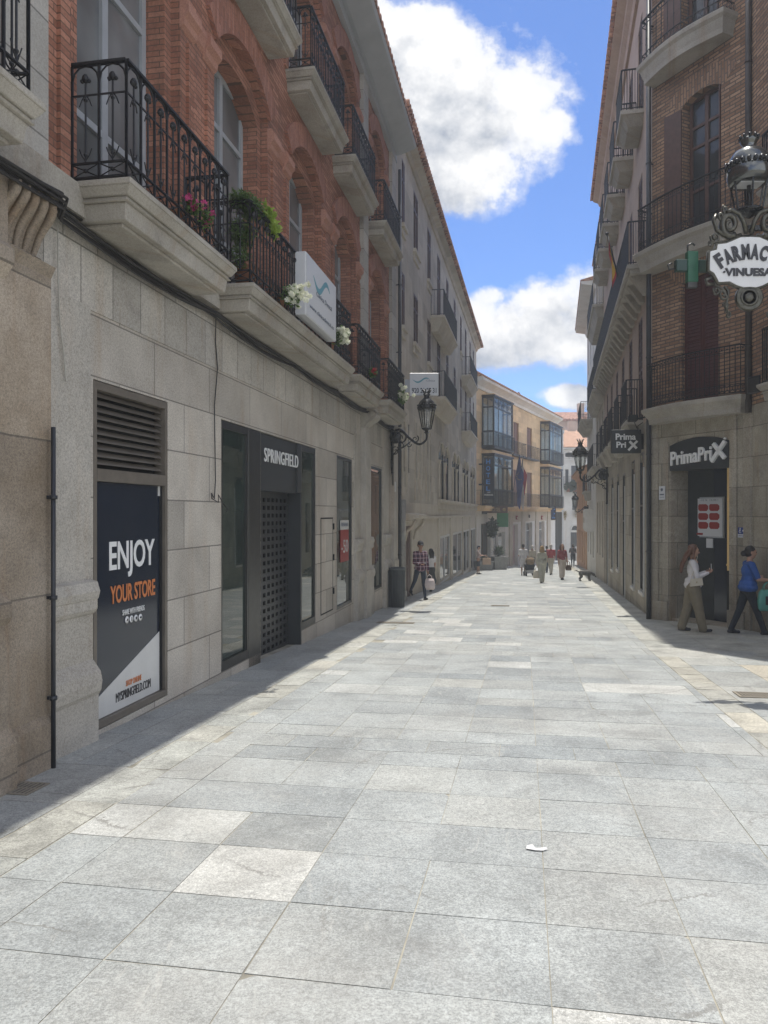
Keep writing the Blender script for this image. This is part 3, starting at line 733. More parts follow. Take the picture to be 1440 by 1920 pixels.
b.profile([(.0, -1.4), (-.27, -1.4), (-.27, .1), (-.22, .2), (-.20, .9), (-.23, .95), (-.23, 1.05), (-.18, 1.12), (-.18, 3.25), (-.25, 3.36), (-.25, 3.45), (-.20, 3.5), (-.20, 4.05), (0, 4.05)], X(2.6), A.x(20, .22))
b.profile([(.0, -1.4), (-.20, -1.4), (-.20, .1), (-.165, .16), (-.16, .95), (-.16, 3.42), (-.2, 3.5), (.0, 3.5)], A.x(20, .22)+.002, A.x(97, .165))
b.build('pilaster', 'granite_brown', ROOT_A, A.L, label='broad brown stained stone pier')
# carved consoles under the string course
def console(x0, x1, zt, h, p):
    b = MB(); n = 14; w_ = x1-x0
    prof = [(.0, zt), (-p, zt), (-p, zt-.05)]
    for i in range(n+1):
        t = i/n; prof.append((-(p*.95*(1-t)**1.2*(1+.25*math.sin(t*7)) + .05), zt-.06-(h-.06)*t))
    prof.append((0, zt-h)); b.profile(prof, x0+w_*.08, x1-w_*.08)
    for k in range(5):
        xc = x0+w_*(.14+.18*k)
        pts = [(xc+(.06*w_*math.sin(i/n*3.0)*(k-2)/2), -(p*.95*(1-i/n)**1.2*(1+.25*math.sin(i/n*7))+.06)-.01, zt-.08-(h-.12)*i/n) for i in range(n+1)]
        b.tube(pts, [w_*.075*(1-.5*i/n) for i in range(n+1)], 6)
    b.box(x0-.01, x1+.01, -p-.03, 0, zt, zt+.05)
    b.lathe([(.055, x0), (.055, x1)], (0, -p+.02, zt-.06), 10, 'X')
    b.lathe([(.035, x0+.02), (.035, x1-.02)], (0, -.09, zt-h+.03), 8, 'X')
    return b.build('console', 'slab_stone', ROOT_A, A.L)
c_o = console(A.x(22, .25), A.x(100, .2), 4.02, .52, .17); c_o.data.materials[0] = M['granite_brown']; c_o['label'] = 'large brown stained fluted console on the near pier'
console(X(17.45), X(17.93), 3.98, .5, .30); console(X(21.25), X(21.8), 3.98, .5, .30)
# ---- louvred vent with poster door below
x0, x1 = X(6.65), X(8.02)
b = MB(); fw = .05
b.box(x0, x0+fw, .0, .12, -.23, 2.81); b.box(x1-fw, x1, .0, .12, -.23, 2.81); b.box(x0+fw, x1-fw, .0, .12, 2.74, 2.81); b.box(x0+fw, x1-fw, -.004, .13, 1.94, 2.05); b.box(x0+fw, x1-fw, .0, .12, -.23, -.17)
fr = b.build('vent_and_door_frame', 'louvre', ROOT_A, A.L)
b = MB()
for i in range(10):
    z = 2.09+i*.066; b.frustum(x0+fw, x1-fw, .03, .045, z, x0+fw, x1-fw, .085, .10, z+.05)
b.build('louvre', 'louvre', fr)
b = MB(); b.box(x0+fw, x1-fw, .118, .13, 2.05, 2.74); b.build('vent_backing', 'black', fr)
PST = empty('advertising_panel', (*A.w((x0+x1)/2), -.18), A.rz, label='navy advertising panel with ENJOY YOUR STORE lettering filling the doorway under the louvred vent', cat='advert panel')
PM = Matrix.Translation((-(x0+x1)/2, 0, .18))
pz0, pz1 = -.165, 1.935; pa, pb_ = x0+fw+.005, x1-fw-.045
b = MB(); b.box(pa, pb_, .045, .06, pz0, pz1); b.build('panel', 'navy', PST, PM)
b = MB(); b.box(pb_+.003, x1-fw-.003, .03, .07, pz0, pz1); b.build('edge_trim', 'black', PST, PM)
b = MB(); b.prism([(pa, pz0), (pb_, pz0), (pb_, .44), (pa, .0)][::1], .041, .044); b.build('white_wedge', 'white_vinyl', PST, PM)
xm = (pa+pb_)/2
def pz(px, py): return A.x(px, -.05), A.z(px, py, -.05)
def letter_box(px0, py0, px1, py1, py0r, py1r):
    xa, za = pz(px0, py0); _, zb = pz(px0, py1); xb, zc = pz(px1, py0r); _, zd = pz(px1, py1r)
    return xa, xb, (za+zb+zc+zd)/4, ((za-zb)+(zc-zd))/2
xa, xb, zc, h = letter_box(203, 1015, 288, 1086, 1010, 1074)
lettering('headline', 'ENJOY', 'white_paint', PST, (0, 0, 0), xb-xa, h, .004, .02, PM @ Matrix.Translation(((xa+xb)/2, .040, zc)))
xa, xb, zc, h = letter_box(205, 1098, 289, 1132, 1086, 1117)
lettering('second_line', 'YOUR STORE', 'orange_vinyl', PST, (0, 0, 0), xb-xa, h, .004, .02, PM @ Matrix.Translation(((xa+xb)/2, .040, zc)))
xa, xb, zc, h = letter_box(228, 1143, 269, 1153, 1135, 1145)
lettering('small_line', 'SHARE WITH FRIENDS', 'white_paint', PST, (0, 0, 0), xb-xa, h, .004, .0, PM @ Matrix.Translation(((xa+xb)/2, .040, zc)))
xa, xb, zc, h = letter_box(234, 1272, 263, 1286, 1265, 1279)
lettering('shop_online_line', 'SHOP ONLINE', 'orange_vinyl', PST, (0, 0, 0), xb-xa, .055, .004, .0, PM @ Matrix.Translation(((xa+xb)/2, .036, zc)))
xa, xb, zc, h = letter_box(215, 1296, 280, 1311, 1277, 1292)
lettering('web_address', 'MYSPRINGFIELD.COM', 'black_vinyl', PST, (0, 0, 0), xb-xa, .085, .004, .0, PM @ Matrix.Translation(((xa+xb)/2, .036, zc)))
for i in range(4):
    xx, zz = pz(236+i*8.4, 1162-i*1.6); b = MB(); b.lathe([(.001, .036), (.033, .036), (.033, .042)], (xx, 0, zz), 18, 'Y')
    b.m('navy').prism([[(-.012, -.012), (.014, -.008), (.012, .014), (-.006, .006)], [(-.005, -.02), (.005, -.02), (.005, .02), (-.005, .02)], [(-.014, -.014), (.014, -.014), (.014, .014), (-.014, .014)], [(-.016, -.01), (.016, -.01), (.016, .01), (-.016, .01)]][i], .033, .0345)
    o_ = b.bm
    for v_ in o_.verts:
        if abs(v_.co.x) < .03 and abs(v_.co.z) < .03: v_.co.x += xx; v_.co.z += zz
    b.mats = ['white_paint', 'navy']
    for f_ in b.bm.faces: f_.material_index = 1 if f_.calc_center_median().y < .0352 else 0
    b.build('round_icon', None, PST, PM)
xx, zz = pz(297, 921); b = MB(); b.box(xx-.03, xx+.03, .036, .043, zz-.05, zz+.05); b.build('sticker', 'white_vinyl', PST, PM)
# ---- clothes shop front
zt, zb = 2.805, -.30
b = MB()
def fr_(xa, xb, za, zb_, ya=.006, yb=.16): b.box(xa, xb, ya, yb, za, zb_)
g0, g1, p1, s0_, s1_, d1, w0, w1 = X(9.455), X(10.39), X(10.87), X(10.90), X(12.64), X(12.85), X(12.86), X(13.735)
fr_(g0, g0+.05, zb, zt); fr_(g1-.05, g1, zb, zt, .004, .16); fr_(g0+.05, g1-.05, zt-.09, zt); fr_(g0+.05, g1-.05, zb, zb+.12)
fr_(w0, w0+.05, zb, zt); fr_(w1-.05, w1, zb, zt); fr_(w0+.05, w1-.05, zt-.09, zt); fr_(w0+.05, w1-.05, zb, zb+.12)
SF = b.build('shop_front', 'dark_metal', ROOT_A, A.L)
b = MB(); b.box(g1, p1, .0, .27, -.9, zt); b.build('metal_pier', 'dark_metal', SF, bevel=.01)
b = MB(); b.box(d1-.21, d1, .002, .27, 2.0, zt); b.box(d1-.05, d1, -.004, .50, -.9, 1.999); b.build('side_pier', 'dark_sign', SF)
b = MB(); b.box(p1, d1-.215, .03, .26, 1.985, zt); b.build('fascia', 'dark_sign', SF)
b = MB(); b.box(g0+.052, g1-.052, .035, .045, zb+.12, zt-.09); b.build('display_pane', 'shop_glass', SF)
b = MB(); b.box(w0+.052, w1-.052, .035, .045, zb+.12, zt-.09); b.build('display_pane', 'shop_glass', SF)
sh0, sh1 = X(10.88), d1-.055
b = MB(); holes = []
nx, nz = 9, 20
for i in range(nx):
    for j in range(nz):
        cx = sh0+.05+(sh1-sh0-.1)*(i+.5)/nx; cz = -.50+2.42*(j+.5)/nz
        holes.append((cx-.062, cx+.062, cz-.030, cz+.034))
b.wall(sh0, sh1, -.62, 1.99, holes, .22, .02)
for j in range(nz+1): b.box(sh0, sh1, .212, .2195, -.505+2.42*j/nz, -.495+2.42*j/nz)
b.box(sh0, sh1, .205, .24, -.72, -.60); b.m('granite_plain').box(sh0-.1, sh1+.1, .0, .6, -1.0, -.575)
GR = b.build('roller_grille', 'grille', ROOT_A, A.L)
b = MB(); b.box(sh0, sh1, .27, .29, -.9, 1.98); b.build('darkness_behind', 'black', GR)
SG = empty('shop_sign', (*A.w(X(11.8), .01), 2.4), A.rz, label='white raised SPRINGFIELD letters on the charcoal fascia above the roller grille', cat='shop sign')
L0, L1 = A.x(497, .02), A.x(560, .02)
lettering('letters', 'SPRINGFIELD', 'white_paint', SG, (0, 0, 0), L1-L0, .20, .012, .0, Matrix.Translation(((L0+L1)/2-X(11.8), -.0, A.z(528, 859, .02)-2.4)), spacing=1.12)
# ---- further display windows and the little service door
for (Ya, Yb) in ((15.28, 16.64), (18.71, 20.14)):
    o = window_unit(A, ROOT_A, X(Ya), X(Yb), -.265, 2.81, .055, 'shop_glass', 'dark_metal', 1, (), .055, name='display_window')
b = MB(); xa, xb = X(14.07), X(14.97)
for q in ((xa, xa+.03, -.22, 1.575), (xb-.015, xb, -.22, 1.575), (xa+.03, xb-.015, 1.55, 1.575), (xa+.03, xb-.015, -.22, -.20)): b.box(q[0], q[1], -.006, .02, q[2], q[3])
for zz in (.15, .8, 1.4): b.box(xb-.02, xb+.02, -.03, .0, zz-.06, zz+.06)
b.build('service_door_frame', 'black', ROOT_A, A.L)
# sale poster in the window
SP = empty('sale_poster', (*A.w(X(16.0), -.026), A.z(650, 1020)), A.rz, label='red and white sale poster reading -50 inside the tall narrow shop window', cat='poster')
b = MB(); b.box(-.34, .40, -.012, -.004, -.36, .30); b.build('red_field', 'red', SP)
b = MB(); b.box(-.34, .40, -.012, -.004, .305, .50); b.build('white_field', 'white_vinyl', SP)
lettering('percent', '-50', 'white_vinyl', SP, (.03, -.016, -.04), .6, .27, .004, .0)
lettering('heading', 'REBAJAS', 'grey_letter', SP, (.03, -.016, .40), .6, .10, .004, .0)
# corner protection pipe on the pier
def thing_pipe(F, x, off, z0, z1, r, mat, label, cat='pipe', name='drain_pipe', brackets=3, extra=None):
    w_ = F.w(x, off); e = empty(name, (w_.x, w_.y, z0), F.rz, label=label, cat=cat)
    b = MB(); b.tube([(0, 0, 0), (0, 0, z1-z0)], r, 12); b.build('pipe', mat, e)
    for i in range(brackets):
        zz = (z1-z0)*(i+.7)/(brackets+.4); b = MB(); b.lathe([(r+.002, zz-.015), (r+.012, zz-.015), (r+.012, zz+.015), (r+.002, zz+.015)], (0, 0, 0), 12); b.box(-.01, .01, 0, off, zz-.012, zz+.012); b.build('bracket', mat, e)
    return e
thing_pipe(A, A.x(100, .21), .21, gz(*A.w(A.x(100, .19)))-.0, 2.30, .017, 'pipe_dark', 'thin black pipe running down the corner beside the stained stone pier')
# ------------------------------------------------------------------ left stone building beyond
TB = .195
B = Fac((.34-TB*22.3, 0), d=(TB, 1.0)); bn = math.hypot(TB, 1)
XB = lambda Y: Y*bn
ROOT_B = B.root('stone_building', at=XB(23), label='plain beige building with arcaded windows and narrow slits beyond the brick house', cat='building')
bx0, bx1 = XB(22.05), XB(53.5); BT = 13.15
def rB(px0, px1, z0, z1, rise=0): return (B.x(px0), B.x(px1), z0, z1) + ((rise,) if rise else ())
bw = []
cols_up = [23.6, 26.1, 29.4, 32.4, 35.6, 38.9, 42.2, 45.2, 48.3, 51.0]
halfw = [.28, .52, .5, .55, .5, .5, .5, .55, .5, .5]
for i, (Yc, hw) in enumerate(zip(cols_up, halfw)):
    xc = XB(Yc); balc = i in (3, 7)
    bw.append((xc-hw, xc+hw, 9.32 if balc else 10.45, 12.45, 'up'))
    bw.append((xc-hw, xc+hw, 6.22 if balc else 7.35, 9.02, 'mid'))
slits = []
for px0, px1, za, zb_ in ((755.5, 760, 2.95, 4.5), (763.5, 768.5, 2.95, 4.5)): slits.append((B.x(px0), B.x(px1), za, zb_))
x_ = B.x(778.5)
for i in range(5): slits.append((x_+i*.90, x_+.42+i*.90, 2.85, 4.75))
arc = []
for (pa_, pb2, n_) in ((822, 841, 2), (847.5, 861, 2), (867, 878, 2), (881.5, 890, 2)):
    xa, xb = B.x(pa_), B.x(pb2); wv = (xb-xa)/n_
    for i in range(n_): arc.append((xa+i*wv+.08, xa+(i+1)*wv-.08, 2.25, 4.65, min(.45, wv*.35)))
shop = []
for (pa_, pb2) in ((823, 843), (849, 866), (868, 880), (882.5, 891)):
    xa, xb = B.x(pa_), B.x(pb2); shop.append((xa, xb, -3.5, .68))
ps = [(B.x(794), B.x(812), -1.2, .1)]
door = (B.x(758), B.x(771.5), -2, 1.25)
b = MB(); b.wall(bx0, bx1, 2.0, BT, [(*h[:4],) for h in bw] + slits + arc, 0, .06); b.build('upper_wall', 'render_beige', ROOT_B, B.L)
b = MB(); b.wall(bx0, bx1, -3.6, 2.0, shop+ps+[door], 0, .05); b.build('shop_wall', 'render_grey', ROOT_B, B.L)
b = MB(); b.box(bx0+.0, bx1, .15, 11, -3.6, BT); b.build('core', 'interior', ROOT_B, B.L)
b = MB(); b.box(bx1-.02, bx1+.01, .005, 11, -3.6, BT); b.box(bx0-.0, bx0+.02, .005, 11, 11.7, BT); b.build('end_wall', 'render_beige', ROOT_B, B.L)
for h in bw:
    window_unit(B, ROOT_B, h[0], h[1], h[2], h[3], .055, 'glass', 'wood_brown', 2, (.7,), .07)
    if (h[0]+h[1])/2 > 0 and h[2] in (10.45, 7.35):
        b = MB(); b.box(h[0]-.1, h[1]+.1, -.10, .0, h[2]-.12, h[2]); b.box(h[0]-.04, h[1]+.04, -.05, .0, h[2]-.34, h[2]-.12); b.build('sill', 'render_grey', ROOT_B, B.L)
for h in slits:
    b = MB(); b.box(h[0], h[1], .03, .05, h[2], h[3]); b.build('slit_window', 'glass', ROOT_B, B.L)
    b = MB(); b.box(h[0]-.10, h[0]-.03, -.03, 0, h[2]-.75, h[3]+.1); b.build('fin', 'render_grey', ROOT_B, B.L)
for h in arc:
    window_unit(B, ROOT_B, h[0], h[1], h[2], h[3], .055, 'glass', 'interior', 1, (.72,), .04, name='arched_window')
    b = MB(); b.lathe([(.07, 2.25), (.055, 2.35), (.055, 3.7), (.10, 3.85), (.10, 3.9)], (h[0]-.06, -.03, 0), 8); b.build('column', 'render_grey', ROOT_B, B.L)
    b = MB(); mid = (h[0]+h[1])/2; hw = (h[1]-h[0])/2
    b.tube([(mid+hw*1.1*math.cos(math.pi-math.pi*i/8), -.02, 4.2+.5*math.sin(math.pi*i/8)) for i in range(9)], .045, 6, cap=False); b.build('arch_hood', 'render_grey', ROOT_B, B.L)
b = MB(); xa, xb = B.x(821), B.x(891.5); b.box(xa, xb, -.16, 0, 2.12, 2.24); b.box(xa, xb, -.09, 0, 2.04, 2.12)
q = xa
while q < xb: b.box(q, q+.12, -.12, 0, 1.82, 2.04); q += .42
b.build('corbel_sill', 'render_grey', ROOT_B, B.L)
b = MB(); b.box(B.x(781), bx1, -.06, 0, 1.44, 1.54); b.build('shop_cornice', 'render_grey', ROOT_B, B.L)
for xq in [h[1]+.02 for h in shop]+[shop[0][0]-.45]: b = MB(); b.box(xq, xq+.40, -.06, -.002, -3.6, 1.44); b.build('shop_pier', 'render_grey', ROOT_B, B.L)
for h in shop:
    gl = B.g(h[0]); window_unit(B, ROOT_B, h[0], h[1], gl-.05, .67, .045, 'glass', 'frame_white', 2, (), .10, name='shop_window')
    b = MB(); b.box(h[0], h[1], -.003, .05, -3.5, gl+.12); b.build('stall_riser', 'render_grey', ROOT_B, B.L)
for h in ps: window_unit(B, ROOT_B, h[0], h[1], h[2], h[3], .045, 'glass', 'frame_white', 2, (), .07, name='shop_window')
b = MB(); b.box(door[0], door[1], .045, .06, -2, 1.25)
for i in range(2):
    xa = door[0]+.08+i*(door[1]-door[0])/2; b.box(xa, xa+(door[1]-door[0])/2-.16, .03, .045, -.9, -.1); b.box(xa, xa+(door[1]-door[0])/2-.16, .03, .045, 0, 1.1)
b.build('door', 'wood_brown', ROOT_B, B.L)
b = MB(); xa, xb = door[0]-.35, door[1]+.35
b.profile([(0, 1.38), (-.42, 1.50), (-.48, 1.52), (-.48, 1.60), (-.1, 1.66), (0, 1.66)], xa, xb)
for xx in (xa+.08, xb-.2):
    b.tube([(xx+.06, -.40, 1.46), (xx+.06, -.30, 1.25), (xx+.06, -.12, 1.1), (xx+.06, -.06, .8)], [.05, .06, .05, .04], 6)
b.build('door_hood', 'render_grey', ROOT_B, B.L)
# eave, with tiles
b = MB(); b.profile([(.2, BT-.25), (-.06, BT-.25), (-.12, BT-.1), (-.30, BT), (-.34, BT+.10), (.2, BT+.12)], bx0, bx1+.1); b.build('eave', 'render_beige', ROOT_B, B.L)
b = MB(); b.profile([(-.40, BT+.10), (-.40, BT+.15), (5, BT+1.9), (11, BT+.2), (11, BT+.1)], bx0-.2, bx1+.2)
xx = bx0-.2
while xx < bx1+.2: b.lathe([(.10, -.48), (.10, -.2)], (xx, 0, BT+.12), 6, 'Y'); xx += .27
b.build('roof', 'tile', ROOT_B, B.L)
for (Ya, Yb, z, ex) in ((29.8, 35.0, 9.32, 0), (30.1, 35.0, 6.22, 0), (42.6, 47.6, 9.32, 0), (42.6, 47.6, 6.22, 0)):
    b = MB(); x0, x1 = XB(Ya), XB(Yb)
    b.box(x0, x1, -.55, 0, z-.10, z); b.frustum(x0+.3, x1-.3, -.25, 0, z-.55, x0+.04, x1-.04, -.5, 0, z-.10); s_ = b.build('balcony', 'render_grey', ROOT_B, B.L)
    railing(B, s_, x0+.05, x1-.05, .5, z, 1.0, .24, False)
thing_pipe(B, XB(22.3), .12, gz(*B.w(XB(22.3))), 11.6, .05, 'pipe_dark', 'tall dark downpipe running between the brick house and the beige house', brackets=6)
e = empty('conduit_duct', (*B.w(XB(22.75), .12), B.g(XB(22.75))), B.rz, label='pale metal duct standing against the wall behind the dark litter bin', cat='duct')
b = MB(); b.tube([(0, 0, 0), (0, 0, 3.0)], .10, 12); b.build('duct', 'pipe_pale', e); b = MB(); b.box(-.12, .12, -.12, .12, 0, .3); b.build('base_plate', 'pipe_pale', e)
# litter bin
P_ = gat(743, 20.6)
e = empty('litter_bin', P_, A.rz, label='tall dark grey round litter bin against the wall by the downpipe', cat='bin')
b = MB(); b.lathe([(.14, 0), (.21, .0), (.235, 1.0), (.25, 1.0), (.25, 1.06), (.225, 1.06), (.22, .9)], (0, 0, 0), 20)
for k in range(20):
    a = 2*math.pi*k/20; b.obox((.215*math.cos(a), .215*math.sin(a), .03), (.238*math.cos(a), .238*math.sin(a), .98), .012, .012)
b.build('body', 'plastic_grey', e); b = MB(); b.lathe([(.001, .88), (.222, .88), (.222, .895)], (0, 0, 0), 16); b.build('liner', 'black', e)

# ------------------------------------------------------------------ cables on the brick house
def cable_thing(name, F, lines, label, cat='cable', mat='cable', r=.012):
    w_ = F.w(lines[0][0][0], 0); e = empty(name, (w_.x, w_.y, lines[0][0][2]), F.rz, label=label, cat=cat)
    x0, z0 = lines[0][0][0], lines[0][0][2]; b = MB()
    for pts in lines: b.tube([(x-x0, y, z-z0) for x, y, z in pts], r if not isinstance(pts, dict) else r, 5, cap=False)
    b.build('strand', mat, e); return e
rr = random.Random(5); lines = []
for k in range(8):
    pts = []; x = X(3.2); oz = rr.uniform(-.05, .05); oy = rr.uniform(-.05, .03); ph = rr.uniform(0, 6)
    while x < X(21.6):
        near_pier = x < X(6.0); y = -.27 if near_pier else (-.17 if X(17.3) < x < X(18.05) else -.10)
        sag = -.05*abs(math.sin((x-X(6.0))*math.pi/3.1)) + .012*math.sin(x*2.3+ph)
        pts.append((x, y+oy*(.7), 4.00+oz*(1+.5*math.sin(x*1.3+ph))+sag)); x += .22
    lines.append(pts)
cable_thing('cable_bundle', A, lines, 'thick bundle of black cables strung along the wall under the first floor balconies')
pts = [(A.x(402, .06), -.08, 4.0)]
for (px, py) in ((404, 640), (408, 690), (402, 760), (403, 830), (404, 900), (402, 935)): pts.append((A.x(px, .03), -.03, A.z(px, py, .03)))
tail = [[pts[-1]] + [(A.x(px, .03), -.04-.02*i, A.z(px, py, .03)) for i, (px, py) in enumerate(((395, 925), (393, 935), (402, 942), (399, 928), (406, 945), (411, 955), (405, 959)))]]
cable_thing('loose_cable', A, [pts]+tail, 'single loose black cable hanging down the stone wall with a knotted end', r=.007)
pts = [(A.x(px, .05), -.05, A.z(px, py, .05)) for px, py in ((108, 410), (109, 520), (112, 600), (119, 660), (124, 715))]
cable_thing('pale_cable', A, [pts], 'thin whitish wire running down the wall beside the brown pier', mat='cable_white', r=.006)
pts = [[(A.x(735, .1)+dx_, -.12, 3.95-.3*i+0) if i < 6 else (A.x(735, .1)+.35+dx_, -.12, 2.35) for i in range(7)] for dx_ in (0, .06, .12)]
cable_thing('drooping_cables', A, pts, 'group of black cables drooping beside the far stone console', r=.014)
w_ = A.w(A.x(738, .1), .1); e = empty('junction_box', (w_.x, w_.y, 2.25), A.rz, label='small white junction box at the foot of the drooping cables', cat='box')
b = MB(); b.box(-.09, .09, -.05, .05, 0, .28); b.build('case', 'frame_white', e, bevel=.01); b = MB(); b.box(-.07, .07, -.056, -.051, .03, .25); b.build('lid', 'frame_white', e)

# ------------------------------------------------------------------ clinic signs
def wave(b, x, z, s, y0, y1):
    n = 16; up = []; dn = []
    for i in range(n+1):
        t = i/n; xx = x+s*(t-.5); c = z+s*.12*math.sin((t*1.0-.05)*2*math.pi)*-1; th = s*.10*math.sin(math.pi*t)**.7+.002
        up.append((xx, c+th/2)); dn.append((xx, c-th/2))
    for i in range(n): b.prism([dn[i], dn[i+1], up[i+1], up[i]], y0, y1)
xa = A.x(568, .62); xb = A.x(625, .62); za = A.z(568, 553, .62)
w_ = A.w((xa+xb)/2, .62); zt_ = A.z(597, 505, .62); zb_ = A.z(597, 616, .62)
e = empty('clinic_sign', (w_.x, w_.y, zb_), A.rz, label='white square clinic sign box hung on the long balcony railing between the flowers', cat='sign')
W_ = (xb-xa); H_ = zt_-zb_
b = MB(); b.box(-W_/2, W_/2, -.04, .12, 0, H_); b.build('box', 'clinic_white', e, bevel=.01)
b = MB(); b.box(-W_/2+.01, W_/2-.01, -.046, -.041, .01, H_-.01); b.build('face', 'clinic_white', e)
b = MB(); wave(b, -.02, H_*.70, W_*.55, -.050, -.047); b.build('wave_logo', 'sky_blue', e)
lettering('word', 'Clínica Dental', 'grey_letter', e, (.12, -.05, H_*.505), W_*.52, .07, .003)
lettering('address', 'www.clinicadental.es', 'grey_letter', e, (0, -.05, H_*.2), W_*.8, .06, .003)
for xx in (-W_*.3, W_*.3):
    b = MB(); b.box(xx-.015, xx+.015, .12, .16, H_*.2, H_*.8); b.build('bracket', 'iron', e)
# projecting sign 920 21 27 31
Yp = 20.9; wA = A.w(X(21.0), .58)
cx_ = (795-720)/FP*Yp
e = empty('projecting_clinic_sign', (cx_, Yp, 1.66+(962-742)/FP*Yp), rad(0), label='pale projecting sign with the phone number 920 21 27 31 fixed past the last balcony', cat='sign')
hw = 27/FP*Yp; hh = 42/FP*Yp
b = MB(); b.box(-hw, hw, -.05, .05, 0, hh); b.build('box', 'clinic_white', e, bevel=.008)
b = MB(); b.box(-hw-.13, -hw, -.03, .03, hh*.15, hh*.72); b.box(-hw-.30, -hw-.13, -.02, .02, hh*.3, hh*.5); b.build('arm', 'frame_grey', e)
b = MB(); wave(b, -.08, hh*.68, hw*1.2, -.056, -.051); b.build('wave_logo', 'sky_blue', e)
lettering('phone_number', '920 21 27 31', 'navy', e, (0, -.055, hh*.22), hw*1.7, .14, .004, .02)
lettering('small_word', 'Clínica', 'grey_letter', e, (hw*.45, -.055, hh*.66), hw*.6, .05, .003)

# ------------------------------------------------------------------ plants on the balconies
def petals(b, c, R, n, size, rng, flat=.7):
    for _ in range(n):
        v_ = Vector((rng.gauss(0, 1), rng.gauss(0, 1), rng.gauss(0, flat))).normalized()*R*rng.uniform(.55, 1)
        p = Vector(c)+v_; nrm = (v_.normalized()+Vector((rng.uniform(-.4, .4), rng.uniform(-.6, .2), rng.uniform(-.2, .5)))).normalized()
        t = nrm.orthogonal().normalized(); s2 = nrm.cross(t)
        for k in range(5):
            a = k*2*math.pi/5; d = t*math.cos(a)+s2*math.sin(a); q = d.cross(nrm)
            b.face((p, p+d*size*.7+q*size*.38, p+d*size+nrm*size*.1, p+d*size*.7-q*size*.38))
def leaves(b, c, R, n, size, rng, sc=(1, 1, 1), droop=0.0, thin=.35):
    for _ in range(n):
        v_ = Vector((rng.gauss(0, 1), rng.gauss(0, 1), rng.gauss(0, 1))).normalized()*R*rng.uniform(.2, 1)**.6
        p = Vector(c)+Vector((v_.x*sc[0], v_.y*sc[1], v_.z*sc[2]-abs(v_.x)*droop))
        d = Vector((rng.gauss(0, 1), rng.gauss(0, 1), rng.gauss(0, .7)-droop)).normalized(); s2 = d.orthogonal().normalized()*thin*size
        L = size*rng.uniform(.6, 1.3)
        b.face((p, p+d*L*.5+s2, p+d*L, p+d*L*.5-s2))
def pot_plant(F, px, py, off, R, flower, label, seed, name='flower_pot', n=40, leafn=160, size=.045, cat='flowers', sc=(1, .7, .8), group=None, leafm='leaf'):
    rng = random.Random(seed); x = F.x(px, off); z = F.z(px, py, off); w_ = F.w(x, off)
    zf = max(Z1, z-R-.12)
    e = empty(name, (w_.x, w_.y, zf), F.rz, label=label, cat=cat, group=group); h = z-zf
    b = MB(); b.lathe([(.06, 0), (.085, .14), (.095, .14), (.095, .17), (.08, .17)], (0, .17, max(0, h-R-.12)), 12); b.build('pot', 'terracotta', e)
    b = MB(); leaves(b, (0, 0, h-.02), R, leafn, size*1.1, rng, sc); b.build('foliage', leafm, e)
    if flower:
        b = MB()
        for _ in range(n//5):
            c = (rng.gauss(0, R*.5)*sc[0], -abs(rng.gauss(0, R*.4)), h+rng.gauss(0, R*.45)*sc[2]); petals(b, c, .035, 5, size*.62, rng)
        b.build('blossom', flower, e)
    return e
pot_plant(A, 357, 382, .50, .11, 'petal_pink', 'upper clump of magenta flowers in the nearest balcony railing', 1, n=30)
pot_plant(A, 383, 408, .50, .13, 'petal_pink', 'lower clump of magenta flowers trailing through the nearest balcony railing', 2, n=24)
pot_plant(A, 545, 552, .62, .20, 'petal_white', 'large clump of white flowers left of the square clinic sign', 3, n=190, size=.06)
pot_plant(A, 636, 628, .62, .20, 'petal_white', 'white flowers right of the square clinic sign', 4, n=130, size=.065)
pot_plant(A, 698, 697, .56, .13, 'petal_red', 'small red flower in the railing of the third balcony from the camera', 5, n=26, size=.06)
pot_plant(A, 752, 742, .56, .24, 'petal_white', 'yellowish white flowers at the far end of the last low balcony', 6, n=120, size=.08)
# big fern
rng = random.Random(9); x = A.x(470, .38); w_ = A.w(x, .38); e = empty('fern_plant', (w_.x, w_.y, Z1), A.rz, label='bushy green fern with lime leaves standing at the near end of the long balcony', cat='plant')
b = MB(); b.lathe([(.10, 0), (.14, .28), (.16, .28), (.16, .33), (.13, .33)], (-.05, .05, 0), 14); b.build('pot', 'terracotta', e)
b = MB(); b.tube([(-.05, .05, .3), (-.1, .02, .7), (-.05, 0, 1.0)], .012, 5); b.tube([(-.05, .05, .3), (.1, 0, .7), (.3, -.05, 1.0)], .012, 5); b.build('stem', 'leaf_dark', e)
b = MB(); leaves(b, (-.12, 0, 1.02), .30, 1900, .075, rng, (1.2, .6, .36), 0, .16); leaves(b, (-.20, .05, .70), .24, 900, .07, rng, (.8, .6, .7), .3, .16); leaves(b, (-.22, .05, .38), .16, 400, .06, rng, (1, .7, 1), 0, .2)
b.build('foliage', 'leaf', e)
b = MB()
for (dx_, dz_) in ((.32, .98), (.42, 1.02), (.50, .90), (.52, .84), (.40, .88), (.30, 1.06), (.56, .96)):
    leaves(b, (dx_, -.12, dz_+.06), .07, 26, .10, rng, (1, .6, .7), 0, .45)
b.build('lime_leaf', 'leaf_lime', e)

